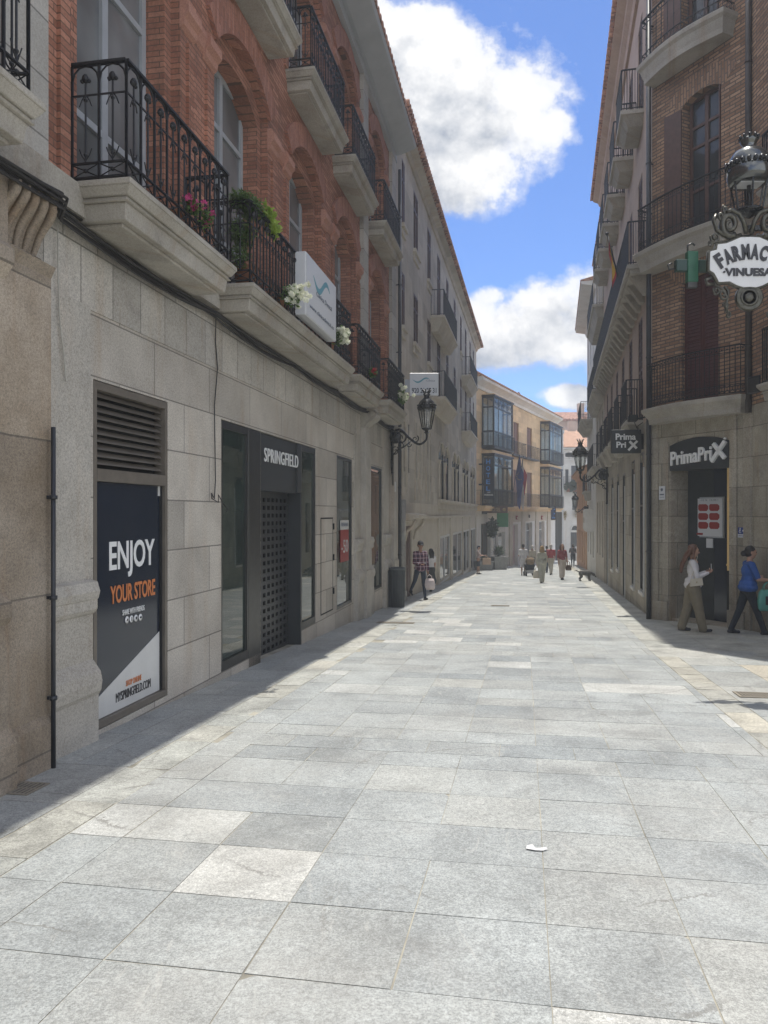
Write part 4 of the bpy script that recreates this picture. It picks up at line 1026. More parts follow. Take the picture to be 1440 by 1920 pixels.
# ------------------------------------------------------------------ wall lamps
def wall_lamp(name, loc, rz, arm, s, label, drop=0.0):
    """wrought bracket reaching out along local -y to `arm` metres with a tapered lantern standing on its end"""
    e = empty(name, loc, rz, label=label, cat='wall lamp')
    b = MB(); b.obox((0, -.02, -.9*s), (0, -.02, .25*s), .07*s, .05*s); b.ball((0, -.03, .27*s), .05*s); b.ball((0, -.03, -.92*s), .04*s)
    b.lathe([(.001, -.05), (.15*s, -.05), (.17*s, -.08), (.15*s, -.11), (.001, -.14)], (0, -.14*s, 0), 14, 'X')
    b.build('wall_plate', 'iron_gloss', e)
    b = MB()
    def curve(P, r, n=16):
        out = []
        for i in range(n+1):
            t = i/n*(len(P)-1); k = min(int(t), len(P)-2); f = t-k; p0 = Vector(P[max(k-1, 0)]); p1 = Vector(P[k]); p2 = Vector(P[k+1]); p3 = Vector(P[min(k+2, len(P)-1)])
            out.append(.5*((2*p1)+(-p0+p2)*f+(2*p0-5*p1+4*p2-p3)*f*f+(-p0+3*p1-3*p2+p3)*f**3))
        return out
    b.tube(curve([(0, -.03, .12*s), (0, -.25*arm, .20*s), (0, -.50*arm, -.02*s), (0, -.78*arm, -.20*s), (0, -.98*arm, -.10*s), (0, -arm, .06*s)], 1, 24), [.038*s*(1-.3*i/24) for i in range(25)], 8)
    def spiral(c, r0, turns, a0, sg=1, th=.016):
        n = 26; P = []
        for i in range(n+1):
            t = i/n; a = a0+sg*t*turns*2*math.pi; r = r0*(1-.82*t); P.append((0, c[0]+r*math.cos(a), c[1]+r*math.sin(a)))
        b.tube(P, [th*s*(1-.4*i/n) for i in range(n+1)], 6)
    spiral((-.28*arm, -.02*s), .17*s, 1.4, 1.2, 1, .022); spiral((-.26*arm, -.20*s), .11*s, 1.2, -.6, -1); spiral((-.68*arm, -.06*s), .10*s, 1.3, 2.2, 1); spiral((-.12*arm, -.36*s), .12*s, 1.2, 1.6, -1)
    spiral((-.5*arm, -.2*s), .07*s, 1.1, 3.0, 1)
    b.tube([(0, -.02, -.5*s), (0, -.16*arm, -.34*s), (0, -.36*arm, -.26*s), (0, -.55*arm, -.12*s)], .016*s, 6)
    b.build('bracket', 'iron_gloss', e)
    z0 = .06*s
    b = MB(); b.lathe([(.03*s, z0), (.07*s, z0+.03*s), (.04*s, z0+.07*s), (.11*s, z0+.11*s), (.13*s, z0+.13*s), (.12*s, z0+.15*s)], (0, -arm, 0), 6, smooth=False)
    for k in range(6):
        a = math.pi/3*k; b.obox((.12*s*math.cos(a), -arm+.12*s*math.sin(a), z0+.13*s), (.215*s*math.cos(a), -arm+.215*s*math.sin(a), z0+.62*s), .018*s, .018*s)
    for zz, r_ in ((.62, .215), (.14, .122)):
        for k in range(6):
            a, a2 = math.pi/3*k, math.pi/3*(k+1); b.obox((r_*s*math.cos(a), -arm+r_*s*math.sin(a), z0+zz*s), (r_*s*math.cos(a2), -arm+r_*s*math.sin(a2), z0+zz*s), .022*s, .022*s)
    b.tube([(0, -arm, z0+.14*s), (0, -arm, z0+.62*s)], .02*s, 8)
    b.build('lantern_frame', 'iron_gloss', e)
    b = MB()
    for k in range(6):
        a, a2 = math.pi/3*k, math.pi/3*(k+1)
        p = lambda r_, t_, zz: (r_*s*math.cos(t_), -arm+r_*s*math.sin(t_), z0+zz*s)
        b.face((p(.115, a, .15), p(.115, a2, .15), p(.205, a2, .61), p(.205, a, .61)))
    b.build('lantern_glass', 'lamp_glass', e)
    b = MB(); b.lathe([(.22*s, z0+.62*s), (.245*s, z0+.64*s), (.25*s, z0+.70*s), (.23*s, z0+.71*s), (.235*s, z0+.74*s), (.19*s, z0+.82*s), (.12*s, z0+.90*s), (.08*s, z0+.93*s), (.07*s, z0+.99*s), (.10*s, z0+1.02*s), (.055*s, z0+1.04*s)], (0, -arm, 0), 16)
    for k in range(16):
        a = math.pi/8*k; b.ball((.24*s*math.cos(a), -arm+.24*s*math.sin(a), z0+.745*s), .022*s, 5)
    for k in range(6):
        a = math.pi/3*k; b.tube([(.05*s*math.cos(a), -arm+.05*s*math.sin(a), z0+1.02*s), (.09*s*math.cos(a), -arm+.09*s*math.sin(a), z0+1.10*s), (.12*s*math.cos(a), -arm+.12*s*math.sin(a), z0+1.15*s)], .016*s, 4)
    b.build('lantern_cap', 'iron_gloss', e); return e
def glass_clear(name):
    m, T = new_mat(name)
    g = T.n('ShaderNodeBsdfGlossy', {'Color': (.8, .8, .8, 1), 'Roughness': .05}); t = T.n('ShaderNodeBsdfTransparent', {'Color': (.86, .88, .86, 1)})
    T.n('ShaderNodeOutputMaterial', {'Surface': T.n('ShaderNodeMixShader', {0: .12, 1: t.outputs[0], 2: g.outputs[0]}).outputs[0]}); return m
M['lamp_glass'] = glass_clear('lantern_glass')
# left lamp: bracket fixed at px 743, lantern at px 799, about 19.9 m away
YL = 20.5; wl = A.w(X(20.9), .12)
tip = Vector(((800-720)/FP*YL, YL)); base = Vector((wl.x, wl.y)); arm = (tip-base).length; ang = math.atan2((tip-base).x, -(tip-base).y)
s_ = 78/FP*YL/1.1
wall_lamp('wall_lamp', (base.x, base.y, 1.66+(962-818)/FP*YL), ang, arm, s_*1.02, 'black wrought iron wall lamp with lantern on the left, above the litter bin')
# ------------------------------------------------------------------ right corner building
W0 = (6.03, 17.3); W1 = (7.11, 15.08); W2 = (7.25, 8.0); WF = (2.19+.222*34, 34.0)
RS = Fac(WF, W0); RC = Fac(W0, W1); RT = Fac(W1, W2)
LS = (Vector(W0)-Vector(WF)).length; LC = (Vector(W1)-Vector(W0)).length; LT = (Vector(W2)-Vector(W1)).length
RB = RC.root('corner_building', at=0.0, label='tan brick corner building with rounded balconies above a discount supermarket doorway', cat='building')
LC4 = RC.L
def rel(F): return (Matrix.Translation((W0[0], W0[1], RC.g(0))) @ Matrix.Rotation(RC.rz, 4, 'Z')).inverted() @ F.M
RS.L = rel(RS); RT.L = rel(RT); RC.L = rel(RC)
F1, F2, F3, TOP = 3.96, 7.42, 11.6, 15.35
# core volume
def inset(pts): return pts
core = [(W0[0]+.55, W0[1]-.0), (W1[0]+.75, W1[1]+.2), (W2[0]+.4, W2[1]), (17, 8), (19, 34), (WF[0]+.4, 33.98)]
b = MB(); b.plan(core, -2, TOP); b.build('core', 'interior', RB, (Matrix.Translation((W0[0], W0[1], RC.g(0))) @ Matrix.Rotation(RC.rz, 4, 'Z')).inverted())
b = MB(); b.plan([(W2[0], W2[1]-.02), (17, 7.9), (17, 8.0), (W2[0], W2[1])], -2, TOP); b.plan([(WF[0], 34.0), (19, 34.0), (19, 34.03), (WF[0], 34.03)], -2, TOP)
b.build('end_wall', 'brick_tan', RB, (Matrix.Translation((W0[0], W0[1], RC.g(0))) @ Matrix.Rotation(RC.rz, 4, 'Z')).inverted())
# chamfer wall
dx0, dx1 = RC.x(1257), RC.x(1367)
dz = RC.z(1312, 819)
hs = [(dx0, dx1, -2, dz, .13)]
b = MB(); b.wall(0, LC, -2, F1-.22, hs, 0, .62, 12); b.build('stone_base', 'old_stone', RB, RC.L)
w1x0, w1x1 = RC.x(1277), RC.x(1347); w2x0, w2x1 = RC.x(1279), RC.x(1352)
w1z = RC.z(1310, 512); w2z = RC.z(1330, 158); w3z = 14.6
ch = [(w1x0, w1x1, F1, w1z, .10), (w2x0, w2x1, F2, w2z, .14), (w2x0-.02, w2x1-.05, F3, w3z, .1)]
b = MB(); b.wall(0, LC, F1-.22, TOP, ch, 0, .26, 12); b.build('brick_wall', 'brick_tan', RB, RC.L)
for (a, c, z0, z1, r) in ch:      # soldier arches
    b = MB(); mid = (a+c)/2; hw = (c-a)/2; R = (hw*hw+r*r)/(2*r); cz = z1-R; t0 = math.asin(hw/R)*1.12
    I = [(mid+R*math.sin(-t0+2*t0*i/12), cz+R*math.cos(-t0+2*t0*i/12)) for i in range(13)]
    O = [(mid+(R+.42)*math.sin((-t0+2*t0*i/12)*1.15), cz+(R+.42)*math.cos((-t0+2*t0*i/12)*1.15)) for i in range(13)]
    for i in range(12): b.prism([I[i], I[i+1], O[i+1], O[i]], -.006, .002)
    b.build('flat_arch', 'brick_tan_soldier', RB, RC.L)
# stone pilaster strips on the base
b = MB(); b.box(.0, RC.x(1236), -.05, -.0, -2, F1-.25); b.box(RC.x(1372), RC.x(1383), -.04, 0, -2, F1-.25); b.box(RC.x(1243), dx0-.03, -.03, 0, -2, 3.2); b.build('base_pilaster', 'old_stone_plain', RB, RC.L)
b = MB(); b.box(0, LC, -.09, -.051, -2, -.25); b.wall(0, dx0, -2, -.25, [], -.091, .01)
for qa, qb in ((0, dx0-.02), (dx1+.02, LC)): b = MB(); b.box(qa, qb, -.09, -.052, -2, -.28); b.build('plinth', 'old_stone_plain', RB, RC.L)
# recessed doorway: stone jamb, dark leaf, lit slot
xs1 = RC.x(1363, -.6); xs2 = RC.x(1369, -.6)+.1
b = MB(); b.box(dx0-.05, xs1, .60, .66, -2, dz-.1); b.build('door_screen', 'navy', RB, RC.L)
b = MB(); b.box(xs1+.004, dx1-.01, .60, .64, -1.3, dz-.2); b.m('black'); b.box(xs1+.02, xs2-.04, .58, .598, 1.35, 1.95); b.box(xs1+.0, xs2, .58, .598, .55, .59); b.m('dark_sign'); b.box(xs1+.01, xs2, .585, .597, -1.2, .45)
b.build('lit_interior', 'yellow_lit', RB, RC.L)
b = MB(); b.box(dx0, dx1, .05, .62, -2, RC.g(dx0)+.05); b.build('threshold', 'old_stone_plain', RB, RC.L)
# windows on the chamfer
def louvred(F, root, x0, x1, z0, z1, y, mat, name='shutter', M4=None, n=None):
    b = MB(); t = .035; fw = .05
    b.box(x0, x0+fw, y, y+t, z0, z1); b.box(x1-fw, x1, y, y+t, z0, z1)
    for zz in (z0, (z0+z1)/2-.03, z1-fw): b.box(x0+fw, x1-fw, y, y+t, zz, zz+fw)
    n = n or int((z1-z0)/.075)
    for i in range(n):
        zz = z0+fw+(z1-z0-2*fw)*i/n
        b.frustum(x0+fw, x1-fw, y+.004, y+.012, zz, x0+fw, x1-fw, y+.022, y+.03, zz+.055)
    b.box(x0+fw, x1-fw, y+.030, y+.034, z0+fw, z1-fw)
    return b.build(name, mat, root, M4 if M4 is not None else F.L)
k_ = (w1x1-w1x0)/2
louvred(RC, RB, w1x0+.01, w1x0+k_-.005, F1+.03, w1z-.04, .10, 'wood_shutter'); louvred(RC, RB, w1x0+k_+.005, w1x1-.01, F1+.03, w1z-.04, .10, 'wood_shutter')
b = MB(); b.box(w1x0, w1x1, .15, .17, F1, w1z); b.build('window_backing', 'wood_brown', RB, RC.L)
for (a, c, z0, z1) in ((w2x0, w2x1, F2, w2z), (w2x0-.02, w2x1-.05, F3, w3z)):
    window_unit(RC, RB, a+.05, c-.05, z0, z1-.02, .22, 'glass', 'wood_brown', 2, (.36, .66, .80), .075)
    Ms = RC.L @ Matrix.Translation((a, .02, 0)) @ Matrix.Rotation(rad(-62), 4, 'Z') @ Matrix.Translation((0, 0, 0))
    Ms = RC.L @ Matrix.Translation((a-.0, -.03, 0)) @ Matrix.Rotation(rad(180+8), 4, 'Z') @ Matrix.Translation((0, -.03, 0))
    louvred(RC, RB, .0, .42, z0+.04, z1-.20, 0, 'wood_brown', M4=Ms)
    Ms = RC.L @ Matrix.Translation((c-.03, .0, 0)) @ Matrix.Rotation(rad(82), 4, 'Z')
    louvred(RC, RB, .0, .30, z0+.04, z1-.10, 0, 'wood_brown', M4=Ms)
# curved balconies
def curved_slab(F, root, x0, x1, p, z, th=.34, n=12, mat='slab_stone', bulge=.22):
    def ring(e, inn=0): 
        out = []
        for i in range(n+1):
            t = i/n; xx = x0-e+(x1-x0+2*e)*t; yy = -(p+e+bulge*math.sin(math.pi*t)); out.append((xx, yy))
        return [(x0-e, .02)] + out + [(x1+e, .02)]
    b = MB()
    levels = [(-.12, z-th), (-.06, z-th), (-.05, z-th+.10), (.0, z-.15), (.05, z-.09), (.06, z-.02), (.05, z)]
    rings = [[b.bm.verts.new((x, y, zz)) for x, y in ring(e)] for e, zz in levels]
    for A_, B_ in zip(rings, rings[1:]):
        for k in range(len(A_)-1): b.bm.faces.new((A_[k], A_[k+1], B_[k+1], B_[k]))
    b.bm.faces.new(rings[0][::-1]); b.bm.faces.new(rings[-1])
    s_ = b.build('balcony', mat, root, F.L); pts = ring(-.03)
    b = MB(); up = Vector((0, 0, 1)); H = .98
    P = [Vector((x, y, z)) for x, y in pts]
    for a, c in zip(P, P[1:]):
        L = (c-a).length; d = (c-a)/L; m_ = max(1, round(L/.125))
        b.obox(a+up*H, c+up*H, .045, .02); b.obox(a+up*.06, c+up*.06, .025, .015); b.obox(a+up*.22, c+up*.22, .02, .012); b.obox(a+up*(H-.12), c+up*(H-.12), .016, .012)
        for i in range(m_):
            q = a+d*(L*i/m_); b.tube([q+up*.06, q+up*H], .008, 5, cap=False); b.ball(q+up*.52, .016, 5)
            c_ = q+d*(L/m_/2)
            b.tube([q+up*.07, c_+up*.12, c_+up*.17, q+up*.21], .006, 4, cap=False); b.tube([q+d*(L/m_)+up*.07, c_+up*.12, c_+up*.17, q+d*(L/m_)+up*.21], .006, 4, cap=False)
            b.ball(c_+up*(H-.06), .018, 5)
    b.build('railing', 'iron', s_); return s_
curved_slab(RC, RB, .05, RC.x(1383, .35), .26, F1, .34)
curved_slab(RC, RB, -.05, LC+.25, .42, F2, .42, bulge=.16)
curved_slab(RC, RB, -.0, LC-.25, .36, F3, .42, bulge=.18)
# third side
b = MB(); b.wall(0, LT, -2, F1-.22, [(2.2, 3.6, -.1, 3.2, .3), (4.6, 6.0, -.1, 3.2, .3)], 0, .3); b.build('stone_base', 'old_stone', RB, RT.L)
b = MB(); hs3 = [(x_, x_+1.1, z_+.0, z_+2.7, .08) for x_ in (1.6, 4.4) for z_ in (F1, F2, F3)]; b.wall(0, LT, F1-.22, TOP, hs3, 0, .25); b.build('brick_wall', 'brick_tan', RB, RT.L)
for h in hs3:
    window_unit(RT, RB, h[0]+.02, h[1]-.02, h[2], h[3], .2, 'glass', 'wood_brown', 2, (.7,), .07)
    s_ = stone_slab(RT, RB, h[0]-.3, h[1]+.3, .40, h[2]); railing(RT, s_, h[0]-.27, h[1]+.27, .37, h[2], .98, .13, False)
b = MB(); b.box(2.2, 3.6, .28, .32, -1, 3.2); b.box(4.6, 6.0, .28, .32, -1, 3.2); b.build('shop_window', 'shop_glass', RB, RT.L)
b = MB(); b.box(-.05, .22, -.05, 0, -2, F1-.22); b.build('base_pilaster', 'old_stone_plain', RB, RT.L)
# street side
cols_Y = [19.7, 22.2, 24.7, 27.1, 29.6, 32.0]
def xs(Y_): return (Vector((2.19+.222*Y_, Y_))-RS.P).dot(RS.d)
gh = []
for (Yc, w_, zb, zt2, r) in ((19.25, .95, -.32, 3.18, .42), (21.45, .90, -.40, 3.12, .40), (24.3, .9, -2, 2.9, 0), (26.6, .95, -.3, 3.0, .42), (29.2, .95, -.5, 3.0, .42), (31.9, .95, -2, 2.9, .42)):
    xc = xs(Yc); gh.append((xc-w_/2, xc+w_/2, zb, zt2) + ((r,) if r else ()))
b = MB(); b.wall(0, LS, -3, F1-.1, gh, 0, .05); b.build('stone_base', 'old_stone_plain', RB, RS.L)
uh = []
for Yc in cols_Y:
    xc = xs(Yc)
    for z0, z1 in ((F1, 6.65), (F2, 10.2), (F3, 14.2)): uh.append((xc-.5, xc+.5, z0, z1))
b = MB(); b.wall(0, LS, F1-.1, TOP, uh, 0, .09); b.build('upper_wall', 'render_pink', RB, RS.L)
for h in gh:
    deep = len(h) == 4
    o = window_unit(RS, RB, h[0]+.01, h[1]-.01, max(h[2], RS.g(h[0])), h[3], .045, 'glass' if not deep else 'interior', 'dark_metal', 1, (.62,), .06)
    b = MB(); b.box(h[1]+.01, h[1]+.07, -.035, -.002, max(h[2], RS.g(h[1])), h[3]-.4); b.build('window_surround', 'frame_white', RB, RS.L)
    if not deep:
        b = MB(); b.box(h[0]-.05, h[1]+.05, -.05, .04, h[2]-.07, h[2]); b.build('sill', 'render_white', RB, RS.L)
for i, h in enumerate(uh):
    k_ = (h[0]+h[1])/2
    louvred(RS, RB, h[0]+.01, k_-.004, h[2]+.03, h[3]-.02, .02, 'wood_brown', n=14); louvred(RS, RB, k_+.004, h[1]-.01, h[2]+.03, h[3]-.02, .02, 'wood_brown', n=14)
    if h[2] == F1:
        b = MB(); b.box(h[0]-.25, h[1]+.25, -.42, 0, h[2]-.10, h[2]); b.frustum(h[0], h[1], -.2, 0, h[2]-.5, h[0]-.2, h[1]+.2, -.38, 0, h[2]-.10); s_ = b.build('balcony', 'slab_stone', RB, RS.L)
        railing(RS, s_, h[0]-.22, h[1]+.22, .40, h[2], 1.0, .12, False)
    if h[2] == F3:
        b = MB(); b.box(h[0]-.35, h[1]+.35, -.55, 0, h[2]-.10, h[2]); b.frustum(h[0]-.1, h[1]+.1, -.35, 0, h[2]-.32, h[0]-.3, h[1]+.3, -.5, 0, h[2]-.10); s_ = b.build('balcony', 'slab_stone', RB, RS.L)
        railing(RS, s_, h[0]-.32, h[1]+.32, .52, h[2], 1.0, .12, False)
b = MB(); x0, x1 = .1, LS-.42
b.box(x0, x1, -.50, 0, F2-.10, F2); b.box(x0+.04, x1-.04, -.44, 0, F2-.20, F2-.10)
q = x0+.1
while q < x1-.3: b.frustum(q, q+.24, -.10, 0, F2-.62, q-.02, q+.26, -.40, 0, F2-.20); q += .80
s_ = b.build('balcony', 'slab_stone', RB, RS.L, label='long continuous second floor balcony on stone corbels'); railing(RS, s_, x0+.05, x1-.05, .47, F2, 1.0, .12, False)
# cornices and eaves
for F, L_, e0, e1, ov in ((RS, LS, 0, .25, .48), (RC, LC, .3, .25, .5), (RT, LT, .25, 0, .5)):
    b = MB(); b.profile([(.1, TOP-.35), (-.08, TOP-.35), (-.12, TOP-.2), (-.24, TOP-.1), (-.26, TOP), (-ov, TOP+.10), (-ov, TOP+.2), (.1, TOP+.22)], -e0*.0, L_+e1*.0); b.build('eave', 'render_pink', RB, F.L)
b = MB(); o_ = .54
poly0 = [(WF[0]-o_, 34.1), (W0[0]-o_, W0[1]-.15), (W1[0]-.45, W1[1]-.3), (W2[0]-.5, W2[1]-.2), (17.3, 7.8), (19.2, 34.1)]
poly1 = [(13, 33.9), (11.5, 17), (11.8, 15.5), (12, 12), (12.6, 12), (14, 33.9)]
lo = [b.bm.verts.new((x, y, TOP+.2)) for x, y in poly0]; lo2 = [b.bm.verts.new((x, y, TOP+.3)) for x, y in poly0]; hi = [b.bm.verts.new((x, y, TOP+2.4)) for x, y in poly1]
for A_, B_ in ((lo, lo2), (lo2, hi)):
    for k in range(6): b.bm.faces.new((A_[k], A_[(k+1) % 6], B_[(k+1) % 6], B_[k]))
b.bm.faces.new(lo[::-1]); b.bm.faces.new(hi)
b.build('roof', 'tile', RB, (Matrix.Translation((W0[0], W0[1], RC.g(0))) @ Matrix.Rotation(RC.rz, 4, 'Z')).inverted())
b = MB()
for i in range(60):
    xx = LS*i/60; b.lathe([(.10, -o_-.06), (.10, -.1)], (xx, 0, TOP+.26), 6, 'Y')
b.build('eave_tile', 'tile', RB, RS.L)
# downpipes
thing_pipe(RC, .03, .13, gz(*W0), TOP, .055, 'pipe_dark', 'dark downpipe on the left corner of the tan brick building', brackets=7)
thing_pipe(RC, RC.x(1412), .13, 3.6, TOP, .06, 'pipe_brown', 'thick brown downpipe right of the shuttered windows, behind the pharmacy sign', brackets=6)
w_ = RC.w(RC.x(1428), .16); e = empty('loudspeaker_box', (w_.x, w_.y, 3.95), RC.rz, label='small black box unit fixed to the wall at the foot of the brown downpipe', cat='box')
b = MB(); b.box(-.12, .16, -.10, .10, 0, .32); b.build('case', 'black_vinyl', e, bevel=.015); b = MB(); b.box(-.10, .14, -.108, -.101, .03, .28); b.build('front_mesh', 'dark_metal', e); b = MB(); b.box(-.02, .02, .10, .16, .1, .2); b.build('bracket', 'iron', e)
# ---- signs on the corner building
def sgn(name, F, px, py, off, label, cat='sign'):
    x = F.x(px, off); w_ = F.w(x, off); return empty(name, (w_.x, w_.y, F.z(px, py, off)), F.rz, label=label, cat=cat)
xc = (dx0+dx1)/2; w_ = RC.w(xc, .0); zb = RC.z(1312, 880)
e = empty('fascia_sign', (w_.x, w_.y, zb), RC.rz, label='arched black fascia sign with PrimaPrix letters filling the head of the doorway', cat='shop sign')
hw = (dx1-dx0)/2; r = .13; R = (hw*hw+r*r)/(2*r); cz = dz-zb-R; t0 = math.asin(hw/R)
poly = [(hw, 0)] + [(R*math.sin(t0-2*t0*i/12), cz+R*math.cos(t0-2*t0*i/12)-.004) for i in range(13)] + [(-hw, 0)]
b = MB(); b.prism(poly, -.02, .16); b.build('board', 'dark_sign', e)
hz = dz-zb
lettering('prima_letters', 'PrimaPri', 'white_paint', e, (-.17, -.04, hz*.43), hw*1.42, hz*.44, .04, .02, skew=.06)
b = MB(); b.m('white_paint')
for (p0, p1, w0_, w1_) in (((.50, .20), (.93, .78), .07, .12), ((.56, .74), (.92, .28), .13, .12)):
    a = Vector((p0[0]*hw, -.05, p0[1]*hz)); c = Vector((p1[0]*hw, -.05, p1[1]*hz)); b.obox(a, c, .06, w1_*.62)
b.build('big_x', 'white_paint', e)
b = MB(); b.lathe([(.022, -.075), (.022, -.02)], (hw*.93, 0, hz*.86), 10, 'Y'); b.build('trademark_dot', 'white_paint', e)
# projecting sign
Yp = 19.0; X0 = (1146-720)/FP*Yp; X1 = (1201-720)/FP*Yp; zt_ = CH+(962-806)/FP*Yp; zb = CH+(962-850)/FP*Yp
e = empty('projecting_shop_sign', ((X0+X1)/2, Yp, zb), rad(-3), label='small black square PrimaPrix sign projecting from the street wall', cat='shop sign')
hw = (X1-X0)/2; H = zt_-zb
b = MB(); b.box(-hw, hw, -.06, .06, 0, H); b.build('box', 'dark_sign', e, bevel=.01)
b = MB(); b.box(hw+.01, hw+.13, -.04, .04, .1, H-.1); b.build('arm', 'black', e)
lettering('upper_word', 'Prima', 'white_paint', e, (-.02, -.065, H*.70), hw*1.35, H*.28, .01, .03)
lettering('lower_word', 'Pri', 'white_paint', e, (-.13, -.065, H*.36), hw*.65, H*.26, .01, .03)
b = MB(); b.obox((hw*.12, -.066, H*.12), (hw*.72, -.065, H*.52), .01, .055); b.obox((hw*.20, -.065, H*.50), (hw*.68, -.065, H*.20), .01, .06); b.build('big_x', 'white_paint', e)
# floodlight above projecting sign
e = empty('floodlight', (*RS.w(LS-1.1, .30), 3.86), RS.rz, label='black floodlight with coiled wires above the projecting black shop sign', cat='lamp')
b = MB(); b.box(-.18, .18, -.12, .10, 0, .14); b.build('housing', 'black', e, bevel=.02)
b = MB(); b.tube([(0, .10, .06), (0, .30, .1)], .02, 6); b.tube([(.1, 0, 0), (.2, .05, -.15), (.12, .12, -.28), (.02, .1, -.12), (.16, .2, -.05)], .01, 5); b.build('bracket', 'iron', e)
# meat poster
Ypl = RC.Y(1331, -.6); x = RC.x(1331, -.58); w_ = RC.w(x, -.58); za, zb = RC.z(1331, 932, -.58), RC.z(1331, 1008, -.58)
pw = (RC.x(1358, -.58)-RC.x(1306, -.58))/2
e = empty('offer_poster', (w_.x, w_.y, zb), RC.rz, label='framed offers poster with six red meat packs inside the supermarket doorway', cat='poster')
H = za-zb
b = MB(); b.box(-pw, pw, -.02, .02, 0, H); b.build('frame', 'frame_grey', e)
b = MB(); b.box(-pw+.03, pw-.03, -.025, -.021, .03, H-.03); b.build('sheet', 'clinic_white', e)
b = MB()
for i in range(2):
    for j in range(3):
        cx = (-.42+.80*i)*pw; cz = H*(.30+.22*j); r_ = .36*pw; q_ = H*.085
        b.prism([(cx-r_, cz-q_*.5), (cx-r_*.7, cz-q_), (cx+r_*.7, cz-q_), (cx+r_, cz-q_*.4), (cx+r_, cz+q_*.5), (cx+r_*.6, cz+q_), (cx-r_*.8, cz+q_), (cx-r_, cz+q_*.6)], -.031, -.0255)
b.build('meat_pack', 'red', e)
lettering('heading', '-15 %  19,99 !', 'grey_letter', e, (0, -.028, H*.92), pw*1.3, H*.05, .003)
b = MB(); b.box(-.9*pw, -.45*pw, -.031, -.0255, H*.06, H*.11); b.build('red_strip', 'red', e)
b = MB(); b.box(-.08, .09, -.02, .0, -.22, -.02); b.build('paper_slip', 'clinic_white', e)
# little notices
e = sgn('info_notice', RC, 1241, 937, .06, 'tiny white notice with a grey emblem on the stone pier left of the supermarket door')
b = MB(); b.box(-.085, .085, 0, .01, 0, .30); b.build('plate', 'clinic_white', e)
b = MB(); b.lathe([(.001, -.004), (.035, -.004), (.035, -.001)], (0, 0, .22), 12, 'Y'); b.box(-.06, .06, -.004, -.001, .10, .13); b.box(-.06, .06, -.004, -.001, .05, .06); b.build('emblem', 'grey_letter', e)
e = sgn('access_notice', RC, 1394, 1008, .03, 'small blue and white wheelchair arrow notice right of the supermarket door')
s_ = 1.0; b = MB(); b.box(-.13, .13, 0, .01, .07, .20); b.build('blue_plate', 'blue_sign', e)
b = MB(); b.box(-.13, .13, 0, .01, .0, .065); b.build('white_plate', 'clinic_white', e)
b = MB(); b.prism([(-.02, .12), (.06, .12), (.06, .10), (.115, .135), (.06, .17), (.06, .15), (-.02, .15)], -.004, -.001); b.ball((-.075, -.003, .18), .011, 6, (1, .3, 1)); b.prism([(-.085, .12), (-.07, .12), (-.07, .168), (-.085, .168)], -.004, -.001)
b.tube([(-.075+.024*math.cos(a*.5), -.003, .115+.024*math.sin(a*.5)) for a in range(4, 13)], .004, 4); b.build('wheelchair_and_arrow', 'white_paint', e)
lettering('entrance_words', 'ENTRADA ACCESIBLE', 'blue_sign', e, (0, -.003, .033), .22, .022, .002)

# ------------------------------------------------------------------ pharmacy sign with lantern and cross
YS = 9.4
def SP3(px, py): return Vector(((px-720)/FP*YS, 0, CH+(962-py)/FP*YS))
cxs_ = SP3(1404, 492); PSN = empty('pharmacy_sign', (cxs_.x, YS, cxs_.z), rad(0), label='ornate white FARMACIA VINUESA board in scrolled ironwork hanging over the street', cat='sign')
u_ = YS/FP        # metres per picture pixel at the sign's distance
half = [(0, 46), (18, 45), (34, 38), (44, 34), (60, 32), (62, 22), (74, 19), (75, 0), (75, -16), (67, -21), (61, -32), (58, -38), (38, -37), (24, -44), (12, -48), (0, -47)]
outl = [(x*u_, z*u_) for x, z in half] + [(-x*u_, z*u_) for x, z in half[-2:0:-1]]
b = MB(); b.prism(outl, -.035, .035); b.build('board', 'white_paint', PSN)
b = MB(); P = [(x*1.02, 0, z*1.03) for x, z in outl]; b.tube(P+[P[0]], .026, 6); b.build('rim', 'bronze', PSN)
def arc_text(txt, R, cz, span, h, mat, parent, zy):
    n = len(txt); me_all = bmesh.new()
    for i, ch_ in enumerate(txt):
        a = -span/2+span*(i+.5)/n; me = text_mesh(ch_, 1, .012, 1, .05)
        xsv = [v_.co.x for v_ in me.vertices]; zsv = [v_.co.z for v_ in me.vertices]
        if not xsv: continue
        wx = max(max(xsv)-min(xsv), .12); wz = max(zsv)-min(zsv); cw = R*span/n*.86
        Mx = Matrix.Translation((R*math.sin(a), zy, cz+R*math.cos(a))) @ Matrix.Rotation(a, 4, 'Y') @ Matrix.Diagonal((cw/max(wx, .5), 1, h/wz, 1)) @ Matrix.Translation((-(max(xsv)+min(xsv))/2, 0, -(max(zsv)+min(zsv))/2))
        me.transform(Mx); me_all.from_mesh(me)
    me = bpy.data.meshes.new('arched_word'); me_all.to_mesh(me); me_all.free(); me.materials.append(M[mat]); o = bpy.data.objects.new('arched_word', me); COL.objects.link(o); o.parent = parent
arc_text('FARMACIA', 104*u_, -86*u_, 1.32, 29*u_, 'black_vinyl', PSN, -.042)
lettering('owner_name', '·VINUESA·', 'black_vinyl', PSN, (-3*u_, -.042, -20*u_), 96*u_, 15*u_, .010, .04)
def spiral_pts(cx, cz, r0, turns, a0, sg=1, n=26, end=.15): return [(cx+r0*(1-(1-end)*i/n)*math.cos(a0+sg*turns*2*math.pi*i/n), 0, cz+r0*(1-(1-end)*i/n)*math.sin(a0+sg*turns*2*math.pi*i/n)) for i in range(n+1)]
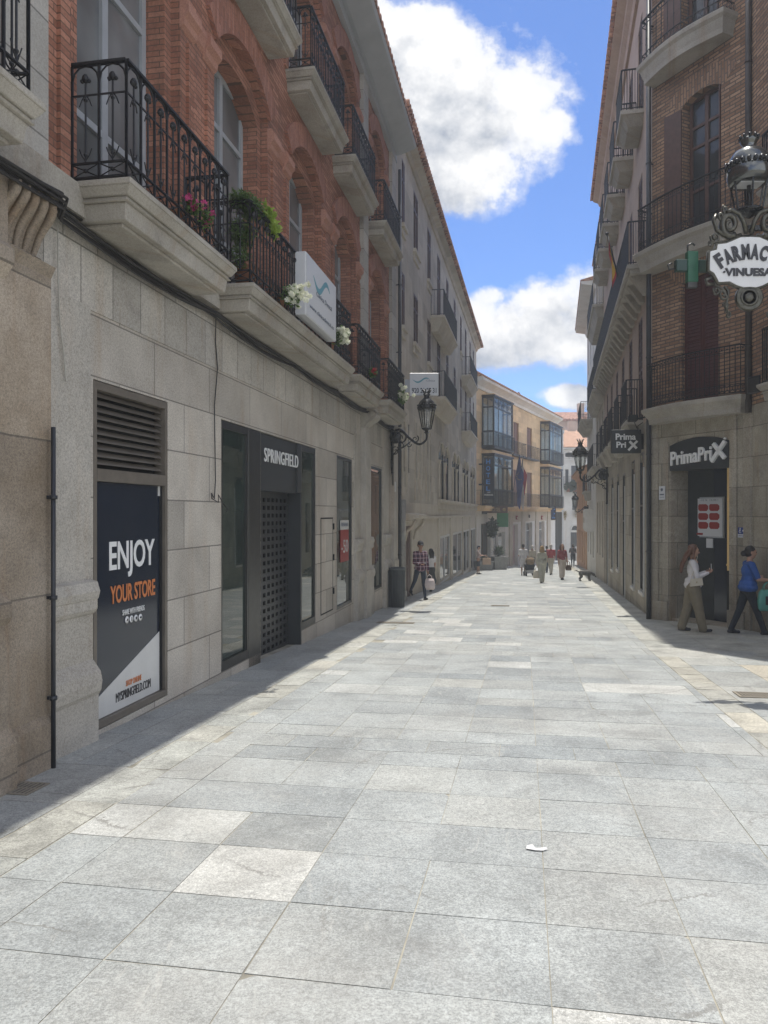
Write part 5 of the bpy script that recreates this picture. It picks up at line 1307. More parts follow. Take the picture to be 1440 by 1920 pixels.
for sg in (-1, 1):
    b = MB()
    def tb(P, r): b.tube([(x*.72*sg*u_, y, (z-5)*u_) for x, y, z in P], r, 7)
    tb(spiral_pts(50, 76, 24, 1.7, -2.2, 1), [.045-.001*i for i in range(27)]); tb(spiral_pts(88, 52, 12, 1.5, .3, -1), .016); tb(spiral_pts(72, 92, 10, 1.4, 2, 1), .018)
    tb([(20, 0, 56), (40, 0, 52), (66, 0, 56), (84, 0, 66), (92, 0, 84), (84, 0, 94)], .026); tb([(6, 0, 60), (14, 0, 82), (26, 0, 96), (44, 0, 103), (58, 0, 98)], .03)
    tb(spiral_pts(62, 106, 7, 1.3, 1, -1), .014); tb(spiral_pts(78, 36, 9, 1.2, 1, 1), .013); tb([(60, 0, 41), (78, 0, 44), (96, 0, 40), (104, 0, 46)], .012)
    tb(spiral_pts(100, 40, 6, 1.2, 1, -1), .010)
    tb(spiral_pts(66, -54, 14, 1.6, 1.6, 1), .016); tb(spiral_pts(84, -48, 9, 1.4, .6, -1), .012); tb(spiral_pts(60, -76, 8, 1.3, 0, 1), .012); tb([(90, 0, -38), (70, 0, -44), (56, 0, -62), (60, 0, -80), (56, 0, -90)], .018); tb(spiral_pts(54, -94, 7, 1.2, 1.6, 1), .012)
    tb([(96, 0, -24), (112, 0, -28), (108, 0, -36), (90, 0, -36)], .022)
    b.build('scrollwork', 'bronze', PSN)
b = MB()
for r_, z_ in ((25, -66), (17, -66)): b.lathe([((r_-4)*u_, -.02), (r_*u_, -.03), (r_*u_, .03), ((r_-4)*u_, .02)], (-6*u_*0, 0, z_*u_), 26, 'Y')
b.ball((0, 0, -66*u_), 11*u_, 12, (1, .5, 1))
b.build('medallion', 'bronze', PSN)
b = MB(); b.obox((0, .03, 66*u_), (W2[0]-cxs_.x+.1, .03, 66*u_), .05, .06); b.tube([(80*u_, .03, -60*u_), (1.3, .03, -60*u_), (W2[0]-cxs_.x+.05, .03, -20*u_)], .02, 6); b.build('bracket_arm', 'iron_gloss', PSN)
# lantern standing on the bracket
LN = empty('street_lantern', (SP3(1413, 400).x, YS+.12, SP3(1413, 402).z), 0, label='black crowned street lantern standing over the pharmacy sign', cat='lantern')
def lz(py): return (402-py)*u_
b = MB()
b.lathe([(3*u_, lz(402)), (10*u_, lz(398)), (24*u_, lz(392)), (26*u_, lz(388)), (20*u_, lz(384))], (0, 0, 0), 16)
for k in range(6):
    a = math.pi/3*k+.3; b.obox((24*u_*math.cos(a), 24*u_*math.sin(a), lz(390)), (33*u_*math.cos(a), 33*u_*math.sin(a), lz(336)), .018, .018)
b.tube([(0, 0, lz(392)), (0, 0, lz(336))], 4*u_, 8)
b.build('cage', 'iron_gloss', LN)
b = MB(); b.lathe([(28*u_, lz(338)), (36*u_, lz(336)), (39*u_, lz(325)), (39*u_, lz(312)), (36*u_, lz(306)), (36*u_, lz(300)), (34*u_, lz(288)), (27*u_, lz(277)), (14*u_, lz(271)), (11*u_, lz(268)), (13*u_, lz(262)), (16*u_, lz(256)), (16*u_, lz(252)), (1*u_, lz(252))], (0, 0, 0), 24); b.build('cap', 'cap_metal', LN)
b = MB()
for k in range(22):
    a = 2*math.pi*k/22; b.ball((38.5*u_*math.cos(a), 38.5*u_*math.sin(a), lz(303)), 4.4*u_, 6, (1, 1, 1.3)); b.ball((39*u_*math.cos(a+.14), 39*u_*math.sin(a+.14), lz(309)), 1.6*u_, 5)
for k in range(10):
    a = 2*math.pi*k/10; b.ball((16*u_*math.cos(a), 16*u_*math.sin(a), lz(250)), 3.2*u_, 6, (1, 1, 1.5))
for zz in (0,):
    for sd_ in (-1, 1): b.tube([(sd_*38*u_, 0, lz(318)), (sd_*46*u_, 0, lz(308)), (sd_*44*u_, 0, lz(298)), (sd_*40*u_, 0, lz(302))], .01, 5)
b.build('crown_ring', 'iron_gloss', LN)
b = MB(); b.box(-22*u_, 22*u_, -16*u_, 16*u_, lz(340), lz(337)); b.build('diffuser', 'clinic_white', LN)
# cross
YC = 9.6; uc = YC/FP
e = empty('pharmacy_cross', ((1297-720)/FP*YC, YC, CH+(962-538)/FP*YC), rad(4), label='green pharmacy cross hanging left of the white pharmacy board', cat='sign')
b = MB(); b.box(-10.5*uc, 10.5*uc, -.04, .04, 8*uc, 66*uc); b.build('upright', 'cross_green', e, bevel=.008)
for qa in (-32, 10.6): b = MB(); b.box(qa*uc, (qa+21.4)*uc, -.04, .04, 28*uc, 50*uc); b.build('cross_arm', 'cross_dark', e, bevel=.008)
b = MB(); b.box(-9*uc, 9*uc, -.03, .03, -2*uc, 8*uc); b.m('iron_gloss').tube([(-8*uc, 0, 66*uc), (-8*uc, 0, 78*uc), (0, 0, 82*uc), (6*uc, 0, 78*uc)], .012, 6); b.m('iron_gloss').tube([(-32*uc, 0, 34*uc), (-44*uc, 0, 32*uc), (-46*uc, 0, 40*uc), (-38*uc, 0, 44*uc)], .012, 6)
b.m('iron_gloss').tube([(32*uc, 0, 40*uc), (44*uc, -.02, 40*uc)], .02, 6)
b.build('fitting', 'dark_metal', e)
# ------------------------------------------------------------------ ochre hotel building
HF = Fac((6.42, 53.6), d=(.4646, 1.0)); hn = math.hypot(.4646, 1)
HB = HF.root('hotel_building', at=4.0, label='ochre three storey hotel building with glazed corner bays at the bend of the street', cat='building')
HL = HF.x(1041); HT = 10.9; hf1, hf2 = 2.2, 6.35
def hx(px, off=0): return HF.x(px, off)
hw_ = []
for (a, c) in ((962.5, 973), (988, 997.5)):
    hw_.append((hx(a), hx(c), hf1+.0, hf1+3.0)); hw_.append((hx(a), hx(c), hf2, hf2+2.75))
mir = ((hx(904), hx(940, .0)), (hx(1013), hx(1037, .0)))
hw_ += [(m0+.25, m1-.25, z+.1, z+2.9) for (m0, m1) in mir for z in (hf1, hf2)]
b = MB(); b.wall(-.2, HL, hf1-.25, HT, hw_, 0, .3); b.build('upper_wall', 'render_yellow', HB, HF.L)
gs = [(hx(960), hx(971.5), -4, .75), (hx(985.5), hx(998), -4, .85), (hx(1008), hx(1021), -4, .9), (hx(925), hx(947), -4, .2), (hx(902), hx(920), -4, .9)]
b = MB(); b.wall(-.2, HL, -4, hf1-.25, gs, 0, .4); b.build('shop_wall', 'render_white', HB, HF.L)
b = MB(); b.box(-.2, HL, .42, 12, -4, HT); b.box(-.22, -.201, .0, 12, -4, HT); b.build('core', 'render_yellow', HB, HF.L)
for h in hw_[:4]: 
    k_ = (h[0]+h[1])/2; louvred(HF, HB, h[0], k_, h[2], h[3], .1, 'shutter_brown', n=14); louvred(HF, HB, k_, h[1], h[2], h[3], .1, 'shutter_brown', n=14)
for i, h in enumerate(gs):
    mt = ['pink_inside', 'glass_grey', 'glass_grey', 'glass_grey', 'interior'][i]
    window_unit(HF, HB, h[0], h[1], HF.g(h[0])-.05, h[3], .3, mt, 'frame_white' if i < 4 else 'wood_brown', 2 if i else 1, (.8,) if i in (1, 2) else (), .09, name='shop_window')
b = MB(); b.box(hx(951), HL, -.05, 0, .95, 2.0); b.build('fascia', 'render_grey', HB, HF.L)
for px in (954, 977, 1003, 1025):
    b = MB(); b.box(hx(px)-.02, hx(px+5.5), -.12, -.001, -4, 1.9); b.build('shop_pier', 'render_grey', HB, HF.L)
b = MB(); b.box(-.3, HL+.3, -.75, 0, hf1-.22, hf1-.02); b.box(-.3, HL+.2, -.6, 0, hf1-.4, hf1-.22)
s_ = b.build('balcony', 'render_yellow', HB, HF.L, label='long continuous first floor balcony'); railing(HF, s_, -.2, HL+.2, .72, hf1, 1.05, .34, False)
for (a, c) in ((943, 959), (962, 986), (988, 1011)):
    b = MB(); x0, x1 = hx(a, .4), hx(c, .4); b.box(x0, x1, -.45, 0, hf2-.10, hf2-.0); s_ = b.build('balcony', 'iron', HB, HF.L); railing(HF, s_, x0+.03, x1-.03, .43, hf2, 1.05, .30, False)
def mirador(F, root, x0, x1, z0, z1, p):
    b = MB(); s = .055
    for (xa, ya) in ((x0, -p), (x1, -p), (x0, -.03), (x1, -.03)): b.box(xa-s, xa+s, ya-s, ya+s, z0, z1)
    n = 4
    for i in range(1, n): xm = x0+(x1-x0)*i/n; b.box(xm-.025, xm+.025, -p-.02, -p+.02, z0, z1)
    b.box(x0-.02, x0+.02, -p/2-.025, -p/2+.025, z0, z1); b.box(x1-.02, x1+.02, -p/2-.025, -p/2+.025, z0, z1)
    H = z1-z0
    for zz in (0, .30, .80, 1.0):
        z = z0+H*zz; b.box(x0-s, x1+s, -p-.04, -p+.04, z-.05, z+.05); b.box(x0-.04, x0+.04, -p+.041, 0, z-.05, z+.05); b.box(x1-.04, x1+.04, -p+.041, 0, z-.05, z+.05)
    for i in range(n*2):     # ornamental ring band near the top
        xm = x0+(x1-x0)*(i+.5)/(n*2); b.tube([(xm+.15*math.cos(t), -p, z0+H*.9+.15*math.sin(t)) for t in [k*math.pi/4 for k in range(9)]], .018, 4, cap=False)
    b.box(x0-.12, x1+.12, -p-.12, 0, z1+.05, z1+.16)
    b.box(x0-.10, x1+.10, -p-.10, 0, z0-.18, z0-.05)
    o = b.build('glazed_bay', 'iron', root, F.L)
    g = MB(); g.box(x0+.01, x1-.01, -p-.004, -p+.004, z0, z1); g.box(x0-.004, x0+.004, -p+.01, 0, z0, z1); g.box(x1-.004, x1+.004, -p+.01, 0, z0, z1); g.build('pane', 'lamp_glass', o)
    g = MB(); g.box(x0+.15, x1-.15, -.08, -.04, z0, z1-.4); g.build('curtain', 'curtain', o)
    return o
for (m0, m1) in mir:
    for z in (hf1, hf2):
        mirador(HF, HB, m0, m1, z+.1, z+3.55, .85)
        b = MB(); b.box(m0-.1, m1+.1, -.8, 0, z+3.72, z+3.95) if z == hf1 else b.box(m0-.1, m1+.1, -.9, 0, z+3.72, z+3.8); b.build('bay_cap', 'render_yellow', HB, HF.L)
        b = MB(); railing(HF, HB, m0-.15, m1+.15, 1.02, z, 1.05, .30, False).matrix_local = HF.L
b = MB(); b.profile([(.1, HT-.5), (-.10, HT-.5), (-.16, HT-.3), (-.35, HT-.15), (-.62, HT), (-.66, HT+.14), (-.62, HT+.2), (.1, HT+.22)], -.4, HL+.6); b.build('cornice', 'render_white', HB, HF.L)
b = MB(); b.profile([(-.72, HT+.2), (-.72, HT+.27), (6, HT+2.4), (12, HT+.2)], -.4, HL+.6); b.build('roof', 'tile_pale', HB, HF.L)
b = MB(); b.profile([(3.6, HT+.2), (3.6, HT+2.4), (3.2, HT+2.5), (7, HT+3.6), (10, HT+.4)], -.3, HL*.86)
b.build('attic_storey', 'render_pink', HB, HF.L)
b = MB(); b.profile([(3.0, HT+2.42), (3.0, HT+2.5), (7, HT+3.75), (7, HT+3.65)], -.3, HL*.88); b.tube([(HL*.88, 2.9, HT+2.5), (HL*.90, 2.8, HT+2.2), (HL*.90, 3.2, HT+1.8), (HL*.88, 3.4, HT+.4)], .08, 6); b.build('attic_roof', 'tile', HB, HF.L)
b = MB(); b.tube([(HL*.62, 6, HT+3), (HL*.62, 6, HT+6.2)], .025, 5); b.build('aerial', 'iron', HB, HF.L)
b = MB(); b.box(.1, 1.2, 2.2, 3.4, HT+.4, HT+2.9); b.box(.0, 1.3, 2.1, 3.5, HT+2.9, HT+3.05); b.build('chimney', 'render_pink', HB, HF.L)
# signs of the hotel
def sgn2(name, F, px, pyb, off, label, cat='sign', rz=None):
    Y_ = F.Y(px, off); return empty(name, ((px-720)/FP*Y_, Y_, CH+(962-pyb)/FP*Y_), F.rz if rz is None else rz, label=label, cat=cat), Y_/FP
e, uu = sgn2('hotel_sign', HF, 915.5, 936, 1.25, 'tall dark blue vertical sign with HOTEL in glowing blue letters', rz=rad(4))
b = MB(); b.box(-9.5*uu, 9.5*uu, -.12, .12, 0, 78*uu); b.build('board', 'navy', e)
b = MB(); b.box(-18*uu, -9.6*uu, -.03, .03, 64*uu, 67*uu); b.box(-18*uu, -9.6*uu, -.03, .03, 26*uu, 29*uu); b.build('bracket', 'iron', e)
for i, ch_ in enumerate('HOTEL'): lettering('letter', ch_, 'hotel_blue', e, (-1*uu, -.14, (70-12.5*i)*uu), 7.5*uu, 8.5*uu, .03, .02)
lettering('lower_words', 'LAS', 'white_paint', e, (0, -.14, 13*uu), 6*uu, 2.5*uu, .02); lettering('lower_words', 'MORADAS', 'white_paint', e, (0, -.14, 8*uu), 16*uu, 3*uu, .02)
e, uu = sgn2('hotel_fascia_sign', HF, 932, 962, .9, 'dark board with gold HOTEL lettering over the entrance', rz=rad(6))
b = MB(); b.box(-20*uu, 20*uu, -.08, .08, 0, 13*uu); b.build('board', 'wood_brown', e); lettering('words', 'HOTEL', 'gold', e, (-4*uu, -.10, 6.5*uu), 20*uu, 7*uu, .02, .02); b = MB(); b.lathe([(.001, -.1), (3.2*uu, -.1), (3.2*uu, -.085)], (13*uu, 0, 6.5*uu), 12, 'Y'); b.build('round_emblem', 'gold', e)
b = MB(); b.box(-42*uu, -20.2*uu, -.2, .1, -2*uu, 12*uu); b.build('awning_box', 'black', e)
e, uu = sgn2('green_sign', HF, 942, 988, .35, 'bright green square shop sign under the hotel board', rz=rad(8))
b = MB(); b.box(-11*uu, 11*uu, -.05, .05, 0, 26*uu); b.build('board', 'green', e); b = MB(); b.box(-12*uu, 12*uu, .05, .12, 10*uu, 14*uu); b.build('bracket', 'iron', e)
e, uu = sgn2('price_boards', HF, 937, 1052, .25, 'white window panel of small posters beneath the green sign', cat='poster', rz=HF.rz)
b = MB(); b.box(-11*uu, 11*uu, 0, .06, 0, 46*uu); b.build('panel', 'frame_white', e)
b = MB()
rng = random.Random(3)
for i in range(4):
    for j in range(4): b.box((-9+4.6*i)*uu, (-9+4.6*i+3.4)*uu, -.01, -.001, (6+9*j)*uu, (6+9*j+6.5)*uu)
b.build('poster', 'curtain', e)
for px, lab in ((969.5, 'red shop name plate above the pink shop window'), (1016.5, 'red shop name plate above the far shop window')):
    e, uu = sgn2('shop_name_plate', HF, px, 974, .12, lab); b = MB(); b.box(-5.6*uu, 5.6*uu, -.03, .05, 0, 7.2*uu); b.build('plate', 'red', e); lettering('words', 'mnd', 'petal_white', e, (0, -.04, 3.4*uu), 8*uu, 3*uu, .01)
e, uu = sgn2('round_logo_sign', HF, 993, 972, .12, 'small dark round logo plate between the two red plates'); b = MB(); b.lathe([(.001, -.03), (3*uu, -.03), (3*uu, .05)], (0, 0, 4*uu), 12, 'Y'); b.m('gold').lathe([(1.2*uu, -.04), (2.0*uu, -.04), (2.0*uu, -.031), (1.2*uu, -.031)], (0, 0, 4*uu), 12, 'Y'); b.build('disc', 'wood_brown', e)
e, uu = sgn2('blue_vertical_sign', HF, 1037, 975, .8, 'narrow dark vertical shop sign with blue letters at the far end of the hotel', rz=rad(5))
b = MB(); b.box(-4*uu, 5*uu, -.1, .1, 0, 27*uu); b.build('board', 'navy', e); lettering('letters', 'LE', 'hotel_blue', e, (0, -.12, 12*uu), 6*uu, 18*uu, .02)
# flags
def flag(loc, rz, L, tilt, W_, H_, mat, label, seed, mats=None, name='flag'):
    e = empty(name, loc, rz, label=label, cat='flag'); b = MB()
    dirv = Vector((0, -math.sin(tilt), math.cos(tilt))); tip = dirv*L
    b.tube([(0, 0, 0), tip], .022, 6); b.ball(tip, .05, 6); b.build('pole', 'iron', e)
    b = MB(); rng = random.Random(seed); n, m_ = 14, 10; G = []
    for i in range(n+1):
        row = []
        for j in range(m_+1):
            s = i/n; t = j/m_
            base = tip*(1-.55*t)
            fold = math.sin(s*11+t*2)*.07*s + math.sin(s*5+seed)*.06
            x = fold + .30*W_*s*(1-.3*t); y = base.y*.9+.1*math.sin(s*7+t*4)*s*.5; z = base.z-s*H_*(.75+.25*t)
            row.append(b.bm.verts.new((x, y, z)))
        G.append(row)
    for i in range(n):
        for j in range(m_):
            f = b.bm.faces.new((G[i][j], G[i+1][j], G[i+1][j+1], G[i][j+1])); f.smooth = True
            if mats: f.material_index = mats(i/n, j/m_)
    o = b.build('cloth', None, e)
    for m_n in (mat if isinstance(mat, list) else [mat]): o.data.materials.append(M[m_n])
    return e
M['eu_blue'] = plain('flag_blue', (.035, .05, .20), .7); M['flag_red'] = plain('flag_red', (.42, .04, .05), .7); M['flag_yellow'] = plain('flag_yellow', (.60, .36, .03), .7); M['flag_white'] = plain('flag_white', (.55, .50, .48), .7)
p = HF.w(hx(941), .8); fe = flag((p.x, p.y, hf1+.7), HF.rz-.9, 3.4, .42, 1.8, 2.4, 'eu_blue', 'blue European flag with gold stars hanging from the hotel balcony', 1)
b = MB()
for k in range(12): b.ball((.22+.16*math.cos(k*math.pi/6), -.95-.18*math.cos(k*math.pi/6), 1.55+.28*math.sin(k*math.pi/6)), .03, 5)
b.build('star', 'flag_yellow', fe)
p = HF.w(hx(949), .8); flag((p.x, p.y, hf1+.7), HF.rz-.9, 3.4, .42, 1.2, 2.5, ['flag_white', 'flag_red'], 'red and white regional flag beside the blue flag', 3, lambda s, t: 1 if ((int(s*2) + int(t*2)) % 2) else 0)
p = RS.w(xs(20.6), .46); flag((p.x, p.y, F2+.55), RS.rz+.2, 1.25, .25, .35, .85, ['flag_red', 'flag_yellow'], 'Spanish flag hanging from the long balcony on the right', 5, lambda s, t: 1 if .25 < t < .75 else 0)
# planters by the hotel
for (px, py, h, lab, sd_) in ((934, 1066, .8, 'spiky leaved plant in a square concrete planter in front of the poster window', 4), (906, 1068, .55, 'low concrete planter with small shrub beside the hotel entrance', 5)):
    P_ = gpt(px, py); P_ = gat(px, 52.0 if sd_ == 4 else 50.5); e = empty('planter', P_, .3, label=lab, cat='planter'); b = MB()
    b.frustum(-.42, .42, -.42, .42, 0, -.5, .5, -.5, .5, h); b.box(-.54, .54, -.54, .54, h, h+.06); b.build('tub', 'concrete_pot', e)
    rng = random.Random(sd_); b = MB()
    for k in range(90 if sd_ == 4 else 30):
        a = rng.uniform(0, 6.28); el = rng.uniform(.2, 1.4); L = rng.uniform(.6, 1.05)*(1 if sd_ == 4 else .5); d = Vector((math.cos(a)*math.cos(el), math.sin(a)*math.cos(el), math.sin(el))); s_ = d.cross(Vector((0, 0, 1))).normalized()*.05
        c = Vector((0, 0, h+.1)); q = c+d*L*.6; t_ = c+d*L-Vector((0, 0, .18*L)); b.face((c-s_*.5, q-s_, t_, q+s_)); b.face((c-s_*.5, q+s_, c+s_*.5))
    b.build('foliage', 'leaf_dark', e)
# hanging greenery over hotel entrance
e, uu = sgn2('hanging_plant', HF, 923, 1012, .5, 'dark hanging plant basket by the hotel entrance', cat='plant', rz=0)
b = MB(); leaves(b, (0, 0, 22*uu), .55, 600, .22, random.Random(8), (.6, .5, 1.3)); b.build('foliage', 'leaf_dark', e); b = MB(); b.tube([(0, 0, 20*uu), (0, 0, 44*uu)], .02, 5); b.build('hanger', 'iron', e)

# ------------------------------------------------------------------ right side, further on
def simple_front(name, label, P, Q, zt, mat, wins, base=None, base_z=0, depth=8, eave=.35, roofm='tile', core='interior', zb=-4, cat='building', wmat='glass', fmat='wood_brown', roofh=1.4):
    F = Fac(P, Q); L = (Vector(Q)-Vector(P)).length; r = F.root(name, at=L/2, label=label, cat=cat)
    b = MB(); b.wall(0, L, base_z if base else zb, zt, [w_[:4] for w_ in wins if w_[2] > base_z-.01 or not base], 0, .25); b.build('wall', mat, r, F.L)
    if base: b = MB(); b.wall(0, L, zb, base_z, [w_[:4] for w_ in wins if w_[2] <= base_z-.01], 0, .25); b.build('base_wall', base, r, F.L)
    b = MB(); b.box(.002, L-.002, .26, depth, zb, zt); b.build('core', core, r, F.L)
    b = MB(); b.box(-.02, .0, .0, depth, zb, zt); b.box(L, L+.02, .0, depth, zb, zt); b.build('side_wall', mat, r, F.L)
    for w_ in wins: window_unit(F, r, w_[0], w_[1], w_[2], w_[3], .18, wmat, fmat, 2, (.7,), .07)
    if eave: b = MB(); b.profile([(.1, zt-.3), (-.08, zt-.3), (-.14, zt-.12), (-eave, zt), (-eave, zt+.14), (.1, zt+.15)], -.1, L+.1); b.build('eave', mat, r, F.L)
    b = MB(); b.profile([(-eave-.05, zt+.15), (-eave-.05, zt+.22), (depth*.5, zt+roofh), (depth, zt+.2)], -.1, L+.1); b.build('roof', roofm, r, F.L)
    return F, r, L
def bal(F, r, x0, x1, p, z, mat='slab_stone', label=None):
    b = MB(); b.box(x0, x1, -p, 0, z-.12, z); b.frustum(x0+.25, x1-.25, -p*.5, 0, z-.55, x0+.05, x1-.05, -p+.06, 0, z-.12); s_ = b.build('balcony', mat, r, F.L, label=label); railing(F, s_, x0+.04, x1-.04, p-.04, z, 1.0, .13, False)
WA = (2.19+.222*41, 41.0)
F, r, L = simple_front('narrow_house', 'narrow grey house with dark balconies just beyond the tan corner building', WA, WF, 14.7, 'render_grey', [(1.2+2.2*i, 2.1+2.2*i, z, z+2.6) for i in range(3) for z in (-.4, F1-.2, 7.2, 11.0)], eave=.15)
for z in (F1-.2, 7.2, 11.0): bal(F, r, .5, L-.3, .5, z)
WB = (2.19+.222*52, 52.0)
F, r, L = simple_front('white_house', 'tall white house with one glazed balcony past the narrow grey house', WB, WA, 13.9, 'render_white', [(1.5+3.2*i, 2.5+3.2*i, z, z+2.4) for i in range(3) for z in (-.9, 3.0, 7.2, 10.6)], eave=.75)
bal(F, r, 2.0, 8.0, .7, 7.1); bal(F, r, 2.0, 6.0, .4, 3.0)
e_ = r
WD = (2.19+.222*66-.3, 66.0)
simple_front('orange_house', 'low orange rendered house at the far right end of the street', WD, (WB[0]-.05, 52.05), 4.6, 'render_orange', [(1.5+2.6*i, 2.4+2.6*i, z, z+2.3) for i in range(5) for z in (-2.0, 1.6)], eave=.4)
# awning / shop hood on the white house
F = Fac(WB, WA); w_ = F.w(7.5, 0); e = empty('shop_canopy', (w_.x, w_.y, .6), F.rz, label='white box canopy over the shop front on the far right', cat='canopy')
b = MB(); b.profile([(0, 0), (-.40, 0), (-.48, .15), (-.48, 1.2), (-.4, 1.3), (0, 1.3)], -1.6, 1.6); b.build('hood', 'render_white', e); b = MB(); b.box(-1.2, .9, -.50, -.481, .5, .8); b.build('strip', 'render_grey', e)
# right lamp
Yr = 31.5; tip = Vector(((1088-720)/FP*Yr, Yr)); wb = RS.w(xs(31.0), .06); arm = (tip-wb).length; v_ = (tip-wb)
wall_lamp('wall_lamp', (wb.x, wb.y, CH+(962-892)/FP*Yr), math.atan2(v_.x, -v_.y), arm, 62/FP*Yr/1.1, 'black wrought iron wall lamp on the right side, in front of the pale far houses')
Yr = 50.0; wb = Fac(WB, WA).w(3.0, .05); tip = Vector(((1096-720)/FP*Yr, Yr)); v_ = tip-wb
wall_lamp('wall_lamp', (wb.x, wb.y, 1.9), math.atan2(-.97, .2), .9, .9, 'smaller distant wall lamp on the white house at the right')

# ------------------------------------------------------------------ end of the street
def pxx(px, Y): return (px-720)/FP*Y
YD = 90.0
def zD(py): return CH+(962-py)/FP*YD
P = (pxx(1052, YD), YD); Q = (pxx(1112, YD), YD)
cD = lambda px: pxx(px, YD)-P[0]
F, r, L = simple_front('white_house', 'white house with arched door and round holes under its roof, closing the street', P, Q, zD(842), 'render_white',
    [(cD(1071), cD(1084), zD(909), zD(873)), (cD(1073), cD(1085), zD(956), zD(930)), (cD(1070), cD(1085), -4, zD(998)), (cD(1060), cD(1066), zD(909), zD(880)), (cD(1094), cD(1100), zD(909), zD(880))], eave=.5, roofm='tile_pale', depth=10, wmat='glass', fmat='interior', roofh=2.6)
b = MB()
for k in range(6): b.lathe([(.42, -.10), (.42, -.02), (.26, -.02), (.26, -.10)], (cD(1063+7.0*k), 0, zD(853)), 14, 'Y')
b.box(0, L, -.12, 0, zD(863), zD(861)); b.box(0, L, -.10, 0, zD(866.5), zD(865.5)); b.build('round_hole_frieze', 'render_white', r, F.L)
b = MB()
for k in range(6): b.lathe([(.001, -.03), (.26, -.03)], (cD(1063+7.0*k), 0, zD(853)), 12, 'Y')
b.build('round_opening', 'interior', r, F.L)
b = MB(); b.tube([(cD(1070)+(cD(1085)-cD(1070))*(.5-.5*math.cos(math.pi*i/10)), -.02, zD(994)+.62*math.sin(math.pi*i/10)) for i in range(11)], .10, 6); b.box(cD(1069), cD(1086), -.08, 0, zD(998), zD(994.5)); b.build('door_arch', 'render_white', r, F.L)
b = MB(); b.prism([(cD(1077.5)+.5*math.cos(math.pi*i/10), zD(994)+.5*math.sin(math.pi*i/10)) for i in range(11)], -.03, .0); b.build('fanlight', 'interior', r, F.L)
b = MB(); b.box(cD(1055), cD(1101), -.7, 0, zD(912), zD(910)); s_ = b.build('balcony', 'slab_stone', r, F.L); railing(F, s_, cD(1055), cD(1101), .68, zD(910), 1.0, .2, False)
e = empty('balcony_greenery', (pxx(1076, YD), YD-.6, zD(924)), 0, label='dark trailing plants covering the balcony of the white arched-door house', cat='plant')
b = MB(); leaves(b, (0, 0, .7), 1.0, 1600, .35, random.Random(4), (1.3, .35, .55)); b.build('foliage', 'leaf_dark', e)
b = MB(); 
for xx in (-.8, 0, .8): b.lathe([(.2, .1), (.25, .5)], (xx, 0, 0), 8)
b.build('pot', 'terracotta', e)
e = empty('climbing_plants', (pxx(1078, YD), YD-.3, zD(990)), 0, label='pale ochre hanging ornaments over the arched door', cat='plant'); b = MB()
for k, (dx_, dz_) in enumerate(((-1.2, 1.5), (0.1, 1.8), (1.2, 1.2))): leaves(b, (dx_, 0, dz_), .32, 120, .16, random.Random(k), (.7, .3, 1.8))
b.build('foliage', 'leaf_lime2', e)
# grey house with round window left of it
YE = 84.0
P = (pxx(1037, YE), YE); Q = (pxx(1056, YE), YE); zE = lambda py: CH+(962-py)/FP*YE; cE = lambda px: pxx(px, YE)-P[0]
F, r, L = simple_front('grey_blue_house', 'narrow blue grey house with an arched fan window behind the hotel', P, Q, zE(808), 'render_bluegrey', [(cE(1039), cE(1044), zE(905), zE(868)), (cE(1038), cE(1054), -4, zE(960))], eave=.1, roofm='tile_pale', depth=6, wmat='interior', fmat='dark_sign', roofh=.3)
b = MB(); b.prism([(cE(1040)+.0, zE(834))]+[(cE(1045)+.55*math.cos(math.pi-math.pi*i/12), zE(834)+.62*math.sin(math.pi*i/12)) for i in range(13)], -.05, -.0); b.m('dark_sign').tube([(cE(1045)+.62*math.cos(math.pi-math.pi*i/12), -.04, zE(834)+.68*math.sin(math.pi*i/12)) for i in range(13)], .07, 5); b.build('fan_window', 'clinic_white', r, F.L)
b = MB(); b.box(cE(1040), cE(1052), -.05, 0, zE(903), zE(891)); b.build('wall_plaque', 'render_white', r, F.L)
# tiled roofs behind
YG = 110.0; zG = lambda py: CH+(962-py)/FP*YG
def tiled_roof_house(name, label, x0, x1, y, z_wall, z_e, z_r, run, mat='tile', wall='render_pink'):
    e = empty(name, ((x0+x1)/2, y, gz(0, y)), 0, label=label, cat='building'); h = (x1-x0)/2; o = gz(0, y)
    b = MB(); b.box(-h, h, .6, run*2-.6, 0, z_e-o); b.build('wall', wall, e)
    b = MB(); b.profile([(0, z_e-o), (0, z_e-o+.25), (run, z_r-o), (2*run, z_e-o+.25), (2*run, z_e-o)], -h-.3, h+.3)
    q = -h-.3
    while q < h+.3: b.lathe([(.18, -.05), (.18, .5)], (q, 0, z_e-o+.18), 6, 'Y'); q += .55
    b.build('roof', mat, e); b = MB(); b.box(h*.3, h*.3+.9, run*.4, run*.4+.9, z_e-o, z_r-o+.9); b.build('chimney', wall, e)
    return e
tiled_roof_house('roofed_house', 'pink walled house with a long terracotta tiled roof, highest at the end of the street', pxx(1028, YG), pxx(1125, YG), YG, 0, zG(789), zG(764), 5, 'tile')
tiled_roof_house('roofed_house', 'lower tiled roof in front of the pink walled house', pxx(1040, 98), pxx(1090, 98), 98, 0, CH+(962-815)/FP*98, CH+(962-800)/FP*98, 4, 'tile_pale')
# blocks that close the view beside and behind
tiled_roof_house('side_house', 'plain house closing the side street behind the hotel', pxx(1112, 92), pxx(1112, 92)+14, 92, 0, 6.0, 8.0, 5)
